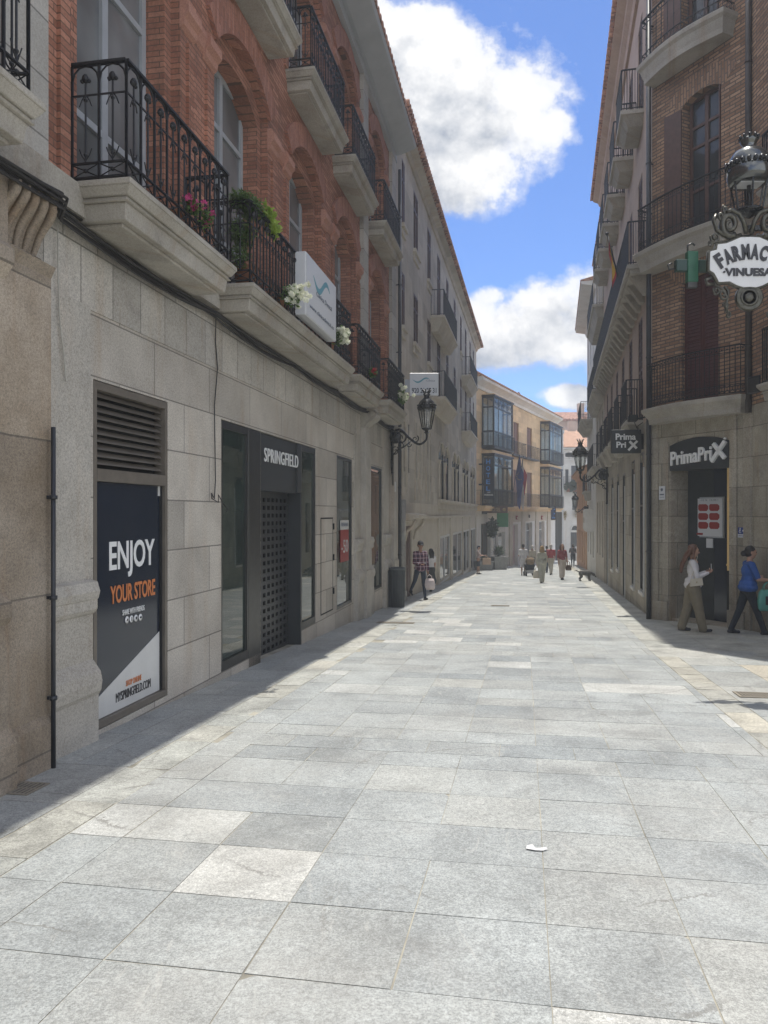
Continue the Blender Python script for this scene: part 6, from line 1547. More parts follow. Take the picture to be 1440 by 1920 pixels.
# street furniture at the end
for (px, Y_, lab) in ((1101, 62, 'light wooden cafe chair standing by the far right wall'),):
    P_ = gat(px, Y_); e = empty('cafe_chair', P_, .4, label=lab, cat='chair'); b = MB(); b.box(-.22, .22, -.22, .22, .43, .47); b.build('seat', 'gold', e)
    for sx in (-1, 1):
        for sy in (-1, 1): b = MB(); b.tube([(sx*.2, sy*.2, 0), (sx*.19, sy*.19, .43 if sy < 0 else .9)], .018, 6); b.build('leg', 'gold', e)
    b = MB(); b.box(-.19, .19, .18, .21, .62, .88); b.build('backrest', 'gold', e)
for k, (px, Y_, lab) in enumerate(((1087, 80, 'white menu board leaning beside the arched door'), (1094, 79.5, 'dark terrace board beside the white menu board'))):
    P_ = gat(px, Y_); e = empty('menu_board', P_, 0, label=lab, cat='board'); b = MB(); b.frustum(-.45, .45, -.25, -.2, 0, -.45, .45, -.02, .03, 1.5); b.build('panel', ['frame_white', 'interior'][k], e); b = MB(); b.frustum(-.45, .45, .3, .34, 0, -.45, .45, .04, .07, 1.5); b.build('rear_panel', 'dark_sign', e)

# drains, manhole and litter
def grate(px, py, w_, d_, label, rz=-AA):
    P_ = gpt(px, py); e = empty('drain_grate', P_+Vector((0, 0, .003)), rz, label=label, cat='drain'); e.rotation_euler = (-SL, 0, rz)
    b = MB(); b.box(-w_/2, w_/2, -d_/2, -d_/2+.02, 0, .006); b.box(-w_/2, w_/2, d_/2-.02, d_/2, 0, .006); b.box(-w_/2, -w_/2+.02, -d_/2+.02, d_/2-.02, 0, .006); b.box(w_/2-.02, w_/2, -d_/2+.02, d_/2-.02, 0, .006)
    n = max(3, int(w_/.035))
    for i in range(n): x = -w_/2+.02+(w_-.04)*i/n; b.box(x, x+.014, -d_/2+.02, d_/2-.02, 0, .005)
    b.box(-w_/2+.02, w_/2-.02, -.006, .006, 0, .0055)
    b.build('bars', 'asphalt', e); b = MB(); b.box(-w_/2+.01, w_/2-.01, -d_/2+.01, d_/2-.01, -.003, .001); b.build('pit', 'pit', e)
grate(28, 1478, .36, .26, 'small worn drain cover in the shaded pavement at the lower left'); grate(1418, 1304, .42, .32, 'square iron drain grate in the pavement at the far right'); grate(938, 1136, .5, .3, 'dark drain cover in the middle of the street'); grate(742, 1168, .8, .3, 'worn rectangular cover in the left kerb band near the litter bin')
P_ = gpt(1005, 1594); e = empty('paper_scrap', P_+Vector((0, 0, .004)), .2, label='white scrap of torn paper lying on the grey paving', cat='litter')
b = MB(); pts = [(-.052, .012, .004), (-.04, .034, .012), (-.004, .04, .014), (-.006, .026, .008), (-.028, .02, .003), (.02, .006, .006), (.058, -.004, .012), (.060, -.018, .004), (.03, -.026, .002), (-.01, -.018, .004)]
c = b.bm.verts.new((0, 0, .006)); vsx = [b.bm.verts.new(p) for p in pts]
for i in range(len(vsx)): b.bm.faces.new((c, vsx[i], vsx[(i+1) % len(vsx)]))
b.build('sheet', 'white_vinyl', e)
# ------------------------------------------------------------------ people
M['skin'] = plain('skin', (.46, .27, .19), .55, var=.08); M['skin_tan'] = plain('tanned_skin', (.36, .20, .13), .55, var=.08)
M['hair_brown'] = plain('auburn_hair', (.13, .06, .035), .5, var=.4, scale=30); M['hair_black'] = plain('black_hair', (.015, .013, .013), .4, var=.3, scale=30)
M['hair_grey'] = plain('grey_hair', (.45, .42, .38), .6, var=.2); M['hair_blond'] = plain('blond_hair', (.32, .21, .10), .5, var=.3)
def cloth(name, c, var=.14): return plain(name, c, .85, var=var, scale=5, bump=.3)
for n_, c_ in (('white_shirt', (.62, .60, .60)), ('olive_cloth', (.20, .17, .115)), ('blue_shirt', (.022, .085, .30)), ('navy_leggings', (.012, .018, .028)), ('jeans', (.028, .042, .065)), ('sage_cloth', (.42, .41, .34)), ('red_shirt', (.38, .06, .07)), ('maroon_top', (.27, .06, .07)), ('cream_trousers', (.58, .50, .43)), ('dark_cloth', (.04, .045, .05)), ('charcoal_cloth', (.10, .10, .11)), ('pinkish_top', (.48, .38, .36)), ('beige_cloth', (.42, .38, .31)), ('shoe_dark', (.03, .032, .04)), ('shoe_white', (.5, .5, .5)), ('black_top', (.012, .013, .018)), ('cap_cloth', (.035, .035, .04)), ('teal_bag', (.10, .34, .28)), ('bag_white', (.60, .52, .50)), ('bag_cream', (.55, .50, .40)), ('bag_black', (.02, .02, .024)), ('tan_bag', (.50, .36, .26)), ('bag_brown', (.09, .05, .03)), ('tan_hood', (.22, .16, .10)), ('lip', (.36, .13, .11)), ('eye_dark', (.03, .02, .02))): M[n_] = cloth(n_, c_)
m_, T = new_mat('plaid_shirt'); co = T.n('ShaderNodeTexCoord').outputs['Object']; x_, y_, z_ = T.sep(co)
def stripe(v, per, w_, ph=0.0): return T.math('LESS_THAN', T.math('FRACT', T.math('MULTIPLY_ADD', v, 1/per, ph)), w_)
c_ = T.mix(T.math('MULTIPLY', stripe(z_, .13, .5), .6), (0.19, 0.030, 0.045, 1), (0.035, 0.03, 0.06, 1)); c_ = T.mix(T.math('MULTIPLY', stripe(x_, .12, .5, .2), .6), c_, (0.04, 0.03, 0.06, 1))
c_ = T.mix(T.math('MULTIPLY', stripe(z_, .13, .16, .35), .6), c_, (0.50, 0.46, 0.50, 1)); c_ = T.mix(T.math('MULTIPLY', stripe(x_, .12, .18, .55), .6), c_, (0.50, 0.46, 0.50, 1)); finish(T, c_, .85); M['plaid'] = m_
V = Vector
class Body:
    def __init__(s): s.pr = []; s.mats = []
    def mi(s, m):
        if m not in s.mats: s.mats.append(m)
        return s.mats.index(m)
    def cap(s, a, b, ra, rb, m, fl=None): s.pr.append(('c', V(a), V(b), ra, rb, s.mi(m), fl)); return s
    def ell(s, c, r, m, rot=None): s.pr.append(('e', V(c), V(r), 0, 0, s.mi(m), rot)); return s
    def mesh(s, name, voxel, parent, smooth_it=2, fold=0.0):
        b = MB()
        for p in s.pr:
            if p[0] == 'c':
                a, c, ra, rb = p[1], p[2], p[3], p[4]; d = c-a; L = d.length; d = d/L if L > 1e-6 else V((0, 0, 1)); pts = []; rs = []
                for i in range(5): t = math.pi/2*i/4; pts.append(a-d*ra*math.cos(t)); rs.append(max(1e-4, ra*math.sin(t)))
                for i in range(1, 4): pts.append(a+(c-a)*i/4); rs.append(ra+(rb-ra)*i/4)
                for i in range(5): t = math.pi/2*i/4; pts.append(c+d*rb*math.sin(t)); rs.append(max(1e-4, rb*math.cos(t)))
                b.tube(pts, rs, 12)
            else:
                n = 14; k = 9; rings = []
                R_ = p[6] if p[6] is not None else Matrix.Identity(3)
                for i in range(k+1):
                    ph = math.pi*i/k; ring = []
                    for j in range(n):
                        a = 2*math.pi*j/n; rr_ = max(1e-3, math.sin(ph)); ring.append(b.bm.verts.new(p[1]+R_ @ V((p[2].x*rr_*math.cos(a), p[2].y*rr_*math.sin(a), -p[2].z*math.cos(ph)))))
                    rings.append(ring)
                for A_, B_ in zip(rings, rings[1:]):
                    for j in range(n): b.bm.faces.new((A_[j], A_[(j+1) % n], B_[(j+1) % n], B_[j]))
                b.bm.faces.new(rings[0][::-1]); b.bm.faces.new(rings[-1])
        me = bpy.data.meshes.new('tmp'); b.bm.to_mesh(me); b.bm.free(); o = bpy.data.objects.new('tmp', me); COL.objects.link(o)
        md = o.modifiers.new('r', 'REMESH'); md.mode = 'VOXEL'; md.voxel_size = voxel; md.use_smooth_shade = True
        dg = bpy.context.evaluated_depsgraph_get(); m2 = bpy.data.meshes.new_from_object(o.evaluated_get(dg)); bpy.data.objects.remove(o)
        bm = bmesh.new(); bm.from_mesh(m2)
        for _ in range(smooth_it): bmesh.ops.smooth_vert(bm, verts=bm.verts, factor=.5, use_axis_x=True, use_axis_y=True, use_axis_z=True)
        for f in bm.faces:
            q = f.calc_center_median(); best = 1e9; bi = 0
            for p in s.pr:
                if p[0] == 'c':
                    ab = p[2]-p[1]; L2 = ab.length_squared; t = max(0, min(1, (q-p[1]).dot(ab)/L2)) if L2 > 1e-9 else 0
                    dd = (q-p[1]-ab*t).length-(p[3]+(p[4]-p[3])*t)
                else:
                    v_ = q-p[1]
                    if p[6] is not None: v_ = p[6].transposed() @ v_
                    r_ = p[2]; kk = math.sqrt((v_.x/r_.x)**2+(v_.y/r_.y)**2+(v_.z/r_.z)**2); dd = (kk-1)*min(r_)
                if dd < best: best = dd; bi = p[5]
            f.material_index = bi; f.smooth = True
        bm.normal_update()
        for v_ in bm.verts: v_.co += v_.normal*(noise.noise(v_.co*9+V((3, 1, 0)))*.5+noise.noise(V((v_.co.x*22, v_.co.y*22, v_.co.z*9)))*.6)*fold
        m2.materials.clear(); bm.to_mesh(m2); bm.free(); m2.name = name
        for m in s.mats: m2.materials.append(M[m])
        o = bpy.data.objects.new(name, m2); COL.objects.link(o)
        if parent: o.parent = parent
        return o
def person(label, P, rz, H=1.7, sh=.17, hip=.15, bulk=1.0, legs=((18, 5), (-18, 12)), arms=((10, 8, 15, 0), (-10, 8, 15, 0)), top='white_shirt', bottom='jeans', sleeve=1.0, leg_len=1.0, skirt=0, wide=1.0, skin='skin', hair='hair_brown', hairlen=0.0, shoe='shoe_dark', cap=None, voxel=.012, head_turn=0.0, head_down=0.0, fingers=False, flare=0.0, inner=None, lean=0.0, bun=False, wind=0.0):
    k = H/1.7; e = empty('person', P, rz, label=label, cat='person'); B_ = Body()
    th, sk = .425*k, .40*k
    def leg(sd, sw, kn, base):
        hipP = base+V((sd*.088*k, 0, -.02*k)); a = rad(sw); kneeP = hipP+V((0, -math.sin(a), -math.cos(a)))*th; a2 = rad(sw-kn); ank = kneeP+V((0, -math.sin(a2), -math.cos(a2)))*sk
        return hipP, kneeP, ank, a2
    base0 = V((0, 0, 0)); lows = [leg(sd, *l, base0)[2].z for sd, l in zip((-1, 1), legs)]
    pelv = V((0, 0, -min(lows)+.075*k))
    for sd, l in zip((-1, 1), legs):
        h, kn, an, a2 = leg(sd, *l, pelv)
        mthigh = bottom; f_ = leg_len
        B_.cap(h, kn, .085*k*wide*bulk**.5, .062*k*(wide if f_ > .5 else 1), bottom if f_ >= .5 else skin)
        if f_ < .5: B_.cap(h, h+(kn-h)*max(f_*2, .3), .098*k*bulk**.5, .088*k, bottom)
        if f_ >= 1: B_.cap(kn, an, .060*k*wide, (.045+.03*(wide-1)*2)*k if wide > 1 else .040*k, bottom)
        elif f_ > .5: q_ = kn+(an-kn)*(f_-.5)*2; B_.cap(kn, q_, .066*k*wide, .068*k*wide, bottom); B_.cap(q_, an, .048*k, .032*k, skin)
        else: B_.cap(kn, an, .050*k, .032*k, skin); B_.ell(kn+(an-kn)*.32+V((0, .012*k, 0)), (.052*k, .055*k, .12*k), skin)
        fa = max(-.7, min(.5, a2*.8)); toe = an+V((0, -math.cos(fa)*.15*k, -.048*k+math.sin(fa)*.13*k)); heel = an+V((0, .035*k, -.045*k)); toe.z = max(toe.z, .026*k)
        B_.cap(heel, toe, .034*k, .030*k, shoe); B_.cap(an+V((0, 0, -.01)), an+V((0, -.07*k, -.035*k)), .036*k, .034*k, shoe)
    if skirt:
        for i in range(3): B_.cap(pelv+V((0, 0, -.02)), pelv+V(((i-1)*.07, 0, -skirt*k)), .13*k, .15*k, bottom)
    up = V((0, -math.sin(rad(lean)), math.cos(rad(lean))))
    c1 = pelv; w_ = pelv+up*.16*k; ch = pelv+up*.33*k; shc = pelv+up*.475*k; nk = pelv+up*.57*k; hd = pelv+up*.685*k+V((0, -.012*k-.03*math.sin(rad(head_down)), 0))
    bl = bulk
    B_.ell(c1+V((0, .012, .01)), (hip*k*bl, .112*k*bl, .125*k), bottom)
    B_.ell(w_, ((hip*.84)*k*bl, .095*k*bl**1.3, .15*k), top); B_.ell(ch, (sh*.90*k*bl**.7, .112*k*bl, .17*k), top); B_.cap(shc+V((-sh*.78*k, .01, -.01)), shc+V((sh*.78*k, .01, -.01)), .056*k, .056*k, top)
    B_.cap(shc+V((-sh*.55*k, .01, -.03)), shc+V((sh*.55*k, .01, -.03)), .075*k, .075*k, top)
    B_.ell(pelv+up*.09*k, ((hip*.98+flare)*k*bl, (.115+flare*.8)*k*bl, .10*k), top)
    if flare: B_.ell(pelv+up*.02*k, ((hip*1.04+flare)*k*bl, (.125+flare)*k*bl, .11*k), top); 
    if inner: B_.ell(ch+V((0, -.050*k, .02*k)), (.055*k, .078*k, .15*k), inner); B_.ell(w_+V((0, -.035*k, -.0*k)), (.05*k, .085*k, .13*k), inner)
    B_.cap(shc+up*.02, nk+up*.03*k, .056*k, .048*k, skin); 
    if inner: B_.cap(shc+V((0, -.055*k, -.02)), shc+up*.05, .045*k, .045*k, skin)
    Rh = Matrix.Rotation(rad(head_turn), 3, 'Z') @ Matrix.Rotation(rad(head_down), 3, 'X')
    def hp(v): return hd+Rh @ (V(v)*k)
    B_.ell(hp((0, .012, .025)), (.076*k, .094*k, .096*k), skin, Rh); B_.ell(hp((0, -.024, -.045)), (.055*k, .062*k, .070*k), skin, Rh); B_.ell(hp((0, -.058, -.088)), (.026*k, .022*k, .022*k), skin, Rh)
    B_.cap(hp((0, -.082, .010)), hp((0, -.104, -.022)), .009*k, .015*k, skin); B_.cap(hp((-.022, -.080, .032)), hp((.022, -.080, .032)), .016*k, .016*k, skin)
    for sd in (-1, 1): B_.ell(hp((sd*.078, .01, -.005)), (.012*k, .022*k, .032*k), skin, Rh); B_.ell(hp((sd*.034, -.062, -.015)), (.026*k, .022*k, .022*k), skin, Rh)
    B_.cap(hp((-.018, -.083, -.056)), hp((.018, -.083, -.056)), .008*k, .008*k, 'lip')
    hands = []
    for sd, (f, o, el, inn) in zip((-1, 1), arms):
        s0 = shc+V((sd*sh*.93*k, .01, -.02*k)); a = rad(f); oo = rad(o); v1 = V((sd*math.sin(oo), -math.sin(a)*math.cos(oo), -math.cos(a)*math.cos(oo))); eb = s0+v1*.29*k
        a2 = rad(f+el); ii = rad(inn); v2 = V((-sd*math.sin(ii), -math.sin(a2)*math.cos(ii), -math.cos(a2)*math.cos(ii))); wr = eb+v2*.245*k
        full = sleeve >= 1; ms = top
        q_ = s0+v1*.29*k*min(1, sleeve*2)
        B_.cap(s0, q_, .056*k*bl**.6*(1.12 if sleeve < 1 else 1.05), .052*k*bl**.5, top)
        if sleeve < .5: B_.cap(q_, eb, .042*k*bl**.6, .038*k*bl**.5, skin)
        if sleeve > .5: q2 = eb+v2*.245*k*(sleeve-.5)*2*.96; B_.cap(eb, q2, .047*k, .036*k if full else .045*k, top); B_.cap(q2, wr, .028*k, .024*k, skin)
        else: B_.cap(eb, wr, .040*k*bl**.5, .025*k, skin)
        # hand: palm, four unequal bent fingers, thumb leaving the side
        side = v2.cross(V((0, 0, 1)) if abs(v2.z) < .9 else V((0, 1, 0))).normalized(); palmn = side.cross(v2).normalized()
        if abs(v2.z) > .8: side = V((0, 1, 0))*(1); side = (side-v2*side.dot(v2)).normalized(); palmn = V((-sd, 0, 0)); palmn = (palmn-v2*palmn.dot(v2)).normalized()
        pc = wr+v2*.075*k
        for t in (-.026, -.009, .009, .026): B_.cap(wr+v2*.012*k+side*t*.6*k, pc+side*t*k, .013*k, .0115*k, skin)
        for t, L in ((-.028, .052), (-.010, .064), (.009, .068), (.027, .060)):
            A_ = pc+side*t*k; kk = A_+(v2*.75+palmn*.55).normalized()*L*.55*k; tp = kk+(v2*.15+palmn*.95).normalized()*L*.5*k; B_.cap(A_, kk, .0095*k, .0088*k, skin); B_.cap(kk, tp, .0088*k, .0075*k, skin)
        A_ = wr+v2*.022*k-side*.026*k*(-1); tm = A_+(v2*.6+side*.55+palmn*.35).normalized()*.042*k; B_.cap(A_, tm, .013*k, .011*k, skin); B_.cap(tm, tm+(v2*.75+palmn*.5).normalized()*.032*k, .010*k, .008*k, skin)
        hands.append(pc)
    B_.mesh('body', voxel, e, 2, .007)
    Eb = MB()
    for sd in (-1, 1):
        c = hp((sd*.033, -.081, .008)); Eb.ball(c, .0105*k, 8, (1.3, .7, .8)); Eb.obox(hp((sd*.018, -.093, .030)), hp((sd*.046, -.088, .033)), .006*k, .005*k)
    Eb.build('eyes', 'eye_dark', e)
    Hb = Body(); hm = cap if False else hair
    Hb.ell(hp((0, .026, .046)), (.086*k, .098*k, .088*k), hm, Rh); Hb.ell(hp((0, .048, -.005)), (.082*k, .070*k, .09*k), hm, Rh)
    if hairlen:
        n = 5
        for sd in (-1, 0, 1):
            pa_ = hp((sd*.05, .06, .0)); 
            for i in range(n): 
                t = (i+1)/n; pb_ = hp((sd*(.055+.02*t), .075+.03*math.sin(t*3)+wind*t, -.02-hairlen*t)); Hb.cap(pa_, pb_, .050*k*(1-.10*i), .048*k*(1-.12*i), hm); pa_ = pb_
        for sd in (-1, 1): Hb.cap(hp((sd*.075, .0, .03)), hp((sd*.088, .0, -.08-hairlen*.35)), .026*k, .022*k, hm)
    if bun: Hb.ell(hp((0, .135, -.03)), (.05*k, .055*k, .06*k), hm)
    Hb.mesh('hair', max(voxel, .011), e, 1, .012)
    if cap:
        Cb = Body(); Cb.ell(hp((0, .015, .060)), (.090*k, .104*k, .072*k), cap, Rh); Cb.ell(hp((0, -.10, .052)), (.06*k, .055*k, .012*k), cap, Rh); Cb.mesh('flat_cap', max(voxel, .010), e, 1)
    return e, hands, k
def wpt(e, p): return Matrix.Translation(e.location) @ Matrix.Rotation(e.rotation_euler.z, 4, 'Z') @ V(p)
def bag(name, e, hand, w_, h, d, mat, label, cat='bag', handle=.16, mark=None, dy=0, soft=True, rzo=0.0, drop=0.0):
    P = wpt(e, V(hand)+V((0, dy, -drop))); o = empty(name, (P.x, P.y, P.z-handle-h), e.rotation_euler.z+rzo, label=label, cat=cat)
    b = MB(); prof = [(-.40, 0), (-.5, .12), (-.52, .45), (-.44, .85), (-.34, 1.0), (.34, 1.0), (.44, .85), (.52, .45), (.5, .12), (.40, 0)] if soft else [(-.5, 0), (-.5, 1), (.5, 1), (.5, 0)]
    n = 7; rings = []
    for i in range(n+1):
        t = i/n; th_ = math.sin(math.pi*t)**.5 if soft else 1
        s_ = .55+.45*math.sin(math.pi*t)**.6 if soft else 1
        rings.append([b.bm.verts.new((x*w_*(.82+.18*th_), -d/2+d*t, h/2+(z-.5)*h*(s_ if soft else 1)*(1 if soft else 1))) for x, z in prof])
    for A_, B2 in zip(rings, rings[1:]):
        for j in range(len(prof)): b.bm.faces.new((A_[j], A_[(j+1) % len(prof)], B2[(j+1) % len(prof)], B2[j]))
    b.bm.faces.new(rings[0][::-1]); b.bm.faces.new(rings[-1])
    if soft:
        for v_ in b.bm.verts: v_.co += V((noise.noise(v_.co*14)*.012, noise.noise(v_.co*17+V((5, 0, 0)))*.012, 0))
    b.build('sack', mat, o, smooth=soft)
    b = MB()
    for yy in (-d*.25, d*.25): b.tube([(-w_*.25, yy, h*.93), (-w_*.18, yy*.6, h+handle*.6), (0, yy*.2, h+handle), (w_*.18, yy*.6, h+handle*.6), (w_*.25, yy, h*.93)], .009, 6)
    b.build('handle', mat, o)
    if mark: b = MB(); b.box(-w_*.2, w_*.2, -d*.52-.004, -d*.52, h*.3, h*.7); b.build('print', mark, o)
    return o
NV = .0105
# two women by the supermarket door
e1, h1, k1 = person('woman with long auburn hair, open white shirt and wide olive trousers holding a phone', gpt(1299, 1184), rad(74), 1.66, sh=.160, hip=.148, legs=((13, 2), (-11, 6)), arms=((14, 6, 98, 26), (10, 8, 104, 26)), top='white_shirt', bottom='olive_cloth', wide=1.58, hair='hair_brown', hairlen=.42, shoe='shoe_dark', voxel=NV, flare=.045, inner='black_top', head_down=8, wind=.10)
P = wpt(e1, (h1[0]+h1[1])/2+V((0, -.02, .07))); o = empty('phone', P, rad(74), label='white phone held up by the woman with auburn hair', cat='phone'); b = MB(); b.box(-.035, .035, -.004, .004, -.07, .075); b.build('case', 'white_paint', o, bevel=.003); b = MB(); b.box(-.031, .031, .0045, .006, -.064, .069); b.build('screen', 'black_vinyl', o)
P = wpt(e1, (.20, -.06, 0)); o = empty('handbag', (P.x, P.y, P.z+.90), rad(74-86), label='small cream shoulder bag at the hip of the woman in the white shirt', cat='bag')
P = wpt(e1, (-.22, -.04, .88)); o.location = P
b = MB(); b.prism([(-.12, 0), (.12, .03), (.10, .17), (-.10, .14)], -.035, .035); b.build('pouch', 'bag_cream', o, bevel=.008); b = MB(); b.prism([(-.118, .07), (.10, .09), (.10, .175), (-.10, .148)], -.042, -.036); b.build('flap', 'bag_cream', o); b = MB(); b.ball((0, -.045, .09), .013, 6); b.build('clasp', 'gold', o)
b = MB(); b.tube([(-.10, .0, .14), (-.02, .03, .35), (.04, .10, .58)], .006, 5); b.build('strap', 'bag_cream', o)
e2, h2, k2 = person('dark haired woman in a royal blue short sleeved shirt and dark leggings', gpt(1402, 1189), rad(82), 1.66, sh=.172, hip=.168, bulk=1.22, legs=((19, 0), (-17, 6)), arms=((20, 12, 66, 10), (24, 10, 70, 6)), top='blue_shirt', bottom='navy_leggings', sleeve=.42, wide=1.08, hair='hair_black', shoe='shoe_dark', voxel=NV, flare=.02, bun=True, head_down=4, lean=4)
o = bag('carrier_bag', e2, h2[0]+V((-.03, .14, -.02)), .34, .40, .14, 'teal_bag', 'pale turquoise carrier bag hanging from the forearm of the woman in blue', mark='black_vinyl', handle=.14, rzo=rad(-84))
o = bag('shoulder_bag', e2, h2[1]+V((.05, -.10, .0)), .30, .34, .16, 'bag_black', 'dark handbag carried in front of the woman in blue', handle=.06, rzo=rad(-80))
# man with the plaid shirt
e3, h3, k3 = person('man in a red and white plaid shirt, dark cap and jeans walking towards the camera', gpt(788, 1124), rad(22), 1.76, sh=.188, hip=.150, bulk=1.08, legs=((-30, 14), (10, 0)), arms=((18, 10, 62, 30), (4, 9, 12, 0)), top='plaid', bottom='jeans', skin='skin_tan', hair='hair_black', cap='cap_cloth', voxel=.013, head_down=18, flare=.02)
bag('plastic_bag', e3, h3[1]+V((.03, 0, -.04)), .34, .34, .22, 'bag_white', 'bulging white plastic bag in the hand of the man in the plaid shirt', handle=.12, rzo=rad(-20))
e4, h4, k4 = person('dark haired woman in white top and dark skirt behind the plaid shirt man', gpt(808, 1109), rad(200), 1.52, legs=((12, 4), (-12, 8)), top='white_shirt', bottom='dark_cloth', skirt=.5, sleeve=.3, leg_len=.4, hair='hair_black', hairlen=.25, voxel=.018)
e5, h5, k5 = person('woman in pale pink top and dark shorts reading her phone at the wall end', gpt(897, 1076.5), rad(80), 1.60, legs=((4, 2), (-4, 4)), arms=((30, 6, 66, 10), (30, 6, 60, 10)), top='pinkish_top', bottom='jeans', sleeve=.35, leg_len=.42, wide=1.25, hair='hair_black', voxel=.02, head_down=20)
bag('shopping_bag', e5, h5[0]+V((.0, -.05, -.05)), .46, .36, .2, 'tan_bag', 'pale tan shopping bag on the arm of the woman at the wall end', soft=False, handle=.12, rzo=rad(-80))
e6, h6, k6 = person('man in white shirt and white shorts seen from behind next to the pushchair', gpt(981, 1079), rad(176), 1.70, sh=.19, bulk=1.15, legs=((8, 4), (-8, 6)), arms=((6, 12, 25, 0), (30, 8, 40, 0)), top='white_shirt', bottom='white_shirt', sleeve=.45, leg_len=.45, skin='skin_tan', hair='hair_black', voxel=.02)
e7, h7, k7 = person('person in a loose beige shirt walking beyond the pushchair', gpt(998, 1076), rad(185), 1.64, bulk=1.05, top='beige_cloth', bottom='beige_cloth', sleeve=.9, hair='hair_grey', voxel=.02)
e8, h8, k8 = person('blond woman in a long sage green outfit seen from behind in mid street', gpt(1016, 1093), rad(182), 1.62, sh=.165, bulk=1.1, legs=((14, 2), (-14, 8)), arms=((8, 14, 12, 0), (-4, 14, 14, 0)), top='sage_cloth', bottom='sage_cloth', wide=1.5, flare=.05, sleeve=.85, hair='hair_blond', hairlen=.16, voxel=.016)
bag('tote_bag', e8, h8[1]+V((0, 0, -.02)), .34, .34, .14, 'bag_cream', 'cream woven tote bag in the hand of the woman in sage green', handle=.16)
e9, h9, k9 = person('grey haired man in a red shirt walking away behind the woman in maroon', gpt(1033, 1078), rad(178), 1.70, sh=.19, bulk=1.12, top='red_shirt', bottom='beige_cloth', sleeve=.45, skin='skin_tan', hair='hair_grey', voxel=.02)
e10, h10, k10 = person('woman in a maroon blouse and wide cream cropped trousers with long brown hair', gpt(1054, 1087), rad(8), 1.70, sh=.17, bulk=1.15, legs=((12, 4), (-10, 6)), arms=((4, 12, 16, 0), (6, 12, 20, 0)), top='maroon_top', bottom='cream_trousers', leg_len=.88, wide=1.45, sleeve=.5, hair='hair_brown', hairlen=.30, voxel=.016)
bag('shoulder_bag', e10, h10[1]+V((.04, 0, .12)), .28, .26, .12, 'bag_brown', 'brown shoulder bag beside the woman in the maroon blouse', handle=.2)
e11, h11, k11 = person('man in dark clothes standing near the arched door at the end of the street', gpt(1074, 1063.5), rad(170), 1.74, sh=.19, bulk=1.1, arms=((20, 10, 70, 20), (20, 10, 70, 20)), top='charcoal_cloth', bottom='navy_leggings', sleeve=.45, skin='skin_tan', hair='hair_black', voxel=.022)
e12, h12, k12 = person('dark haired person in a plum top half hidden between the beige and red shirts', gpt(1025, 1074), rad(180), 1.62, top='dark_cloth', bottom='jeans', sleeve=.5, hair='hair_black', voxel=.022)
# pushchair
P = gpt(993, 1080); e = empty('pushchair', P, rad(182), label='dark pushchair with tan hood between the white shirt man and the beige shirt person', cat='pushchair')
for sx in (-.24, .24):
    for sy in (-.28, .26):
        b = MB(); b.lathe([(.05, -.02), (.12, -.025), (.12, .025), (.05, .02)], (sx, sy, .12), 14, 'X'); b.build('wheel', 'black', e)
    b = MB(); b.tube([(sx, -.28, .14), (sx*.9, .0, .5), (sx*.9, .38, 1.02)], .016, 6); b.tube([(sx, .26, .14), (sx*.9, -.05, .6)], .014, 6); b.build('frame', 'dark_metal', e)
b = MB(); b.tube([(-.216, .38, 1.02), (0, .42, 1.04), (.216, .38, 1.02)], .018, 6); b.build('push_bar', 'black', e)
b = MB(); b.frustum(-.20, .20, -.30, .16, .34, -.24, .24, -.34, .24, .62); b.build('seat', 'navy_leggings', e)
hb = Body(); hb.ell((0, .08, .80), (.25, .26, .24), 'tan_hood'); hb.mesh('hood', .02, e)
b = MB(); b.frustum(-.19, .19, -.26, .24, .16, -.22, .22, -.28, .26, .32); b.build('basket', 'shoe_white', e)
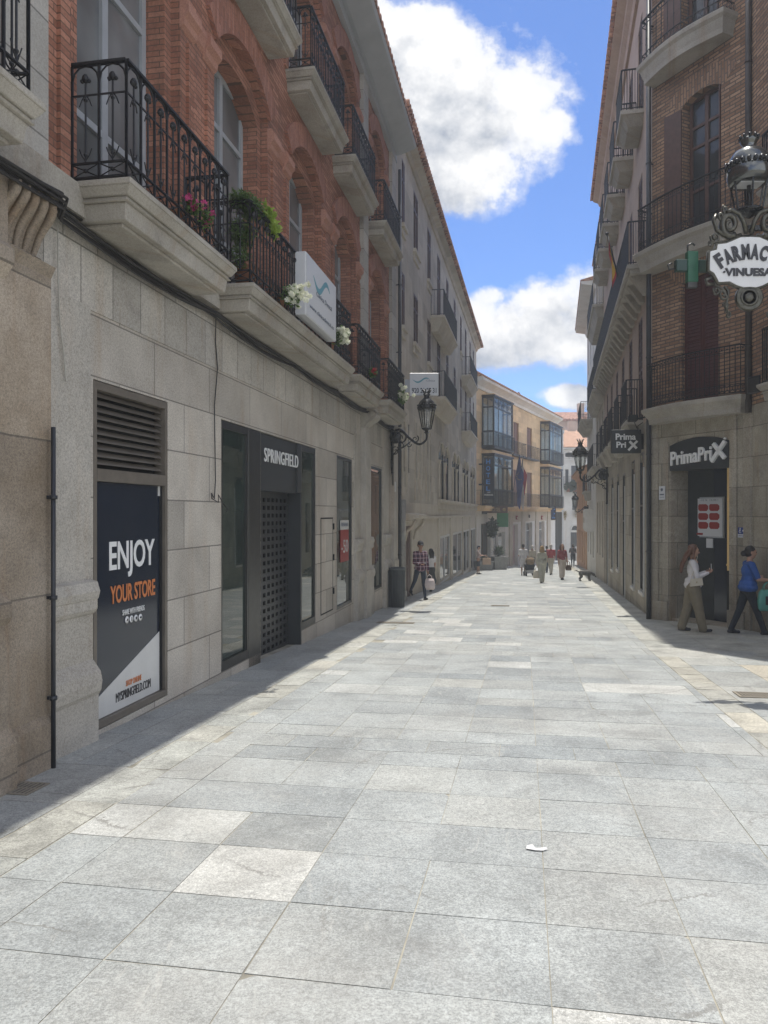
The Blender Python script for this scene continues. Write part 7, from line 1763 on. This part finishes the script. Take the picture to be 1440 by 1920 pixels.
# dog
P = gpt(1098, 1089.5); e = empty('dog', P, rad(100), label='grey shaggy dog sniffing the pavement by the right hand wall', cat='dog')
D = Body(); c = 'dog_fur'
D.cap((0, .22, .38), (0, -.12, .37), .105, .125, c); D.ell((0, -.12, .36), (.10, .14, .14), c); D.ell((0, .22, .38), (.095, .12, .115), c)
for sx in (-.065, .065):
    D.cap((sx, -.18, .32), (sx, -.17, .17), .048, .030, c); D.cap((sx, -.17, .17), (sx, -.19, .03), .028, .024, c); D.cap((sx, -.19, .025), (sx, -.225, .022), .026, .022, c)
    D.cap((sx, .25, .34), (sx, .20, .21), .065, .042, c); D.cap((sx, .20, .21), (sx, .29, .12), .038, .026, c); D.cap((sx, .29, .12), (sx, .27, .03), .024, .022, c); D.cap((sx, .27, .025), (sx, .235, .022), .026, .022, c)
D.cap((0, -.20, .40), (0, -.36, .32), .075, .060, c); D.ell((0, -.40, .29), (.065, .075, .065), c); D.cap((0, -.43, .26), (0, -.50, .19), .038, .026, c); D.ell((0, -.525, .175), (.014, .014, .012), 'black')
for sx in (-1, 1): D.cap((sx*.05, -.37, .34), (sx*.085, -.37, .25), .024, .016, c)
D.cap((0, .32, .42), (0, .45, .50), .026, .020, c); D.cap((0, .45, .50), (0, .55, .50), .022, .010, c)
M['dog_fur'] = plain('dog_fur', (.11, .105, .10), .95, var=.5, scale=14, bump=.6); D.mesh('body', .014, e, 1)

# ------------------------------------------------------------------ haze in the street air, added to approximate the camera's veiling glare
b = MB(); b.box(-152, 152, -62, 134, -6.6, 19)
m_ = bpy.data.materials.new('glare_haze'); m_.use_nodes = True; m_.node_tree.nodes.clear(); T = NT(m_.node_tree)
pv = T.n('ShaderNodeVolumePrincipled', {'Color': (.86, .92, 1.0, 1), 'Density': .0019, 'Anisotropy': .3})
T.n('ShaderNodeOutputMaterial', {'Volume': pv.outputs[0]}); M['haze'] = m_
tag(b.build('haze', 'haze'), kind='stuff')
scene.cycles.volume_bounces = 1
# ------------------------------------------------------------------ groups of repeats
GR_ = {'wall_lamp': 'wrought iron wall lamps', 'flower_pot': 'flower pots hung in the balcony railings', 'drain_grate': 'drain covers in the paving', 'shop_name_plate': 'red shop name plates on the hotel ground floor', 'planter': 'planters beside the hotel entrance', 'menu_board': 'boards by the arched door', 'roofed_house': 'tiled roof houses at the end of the street', 'person': 'people walking in the street', 'flag': 'flags hung from balconies', 'drain_pipe': 'downpipes on the house fronts', 'white_house': 'white houses at the far end'}
for o in bpy.data.objects:
    if o.parent is None and 'label' in o:
        g_ = GR_.get(o.name.split('.')[0])
        if g_: o['group'] = g_
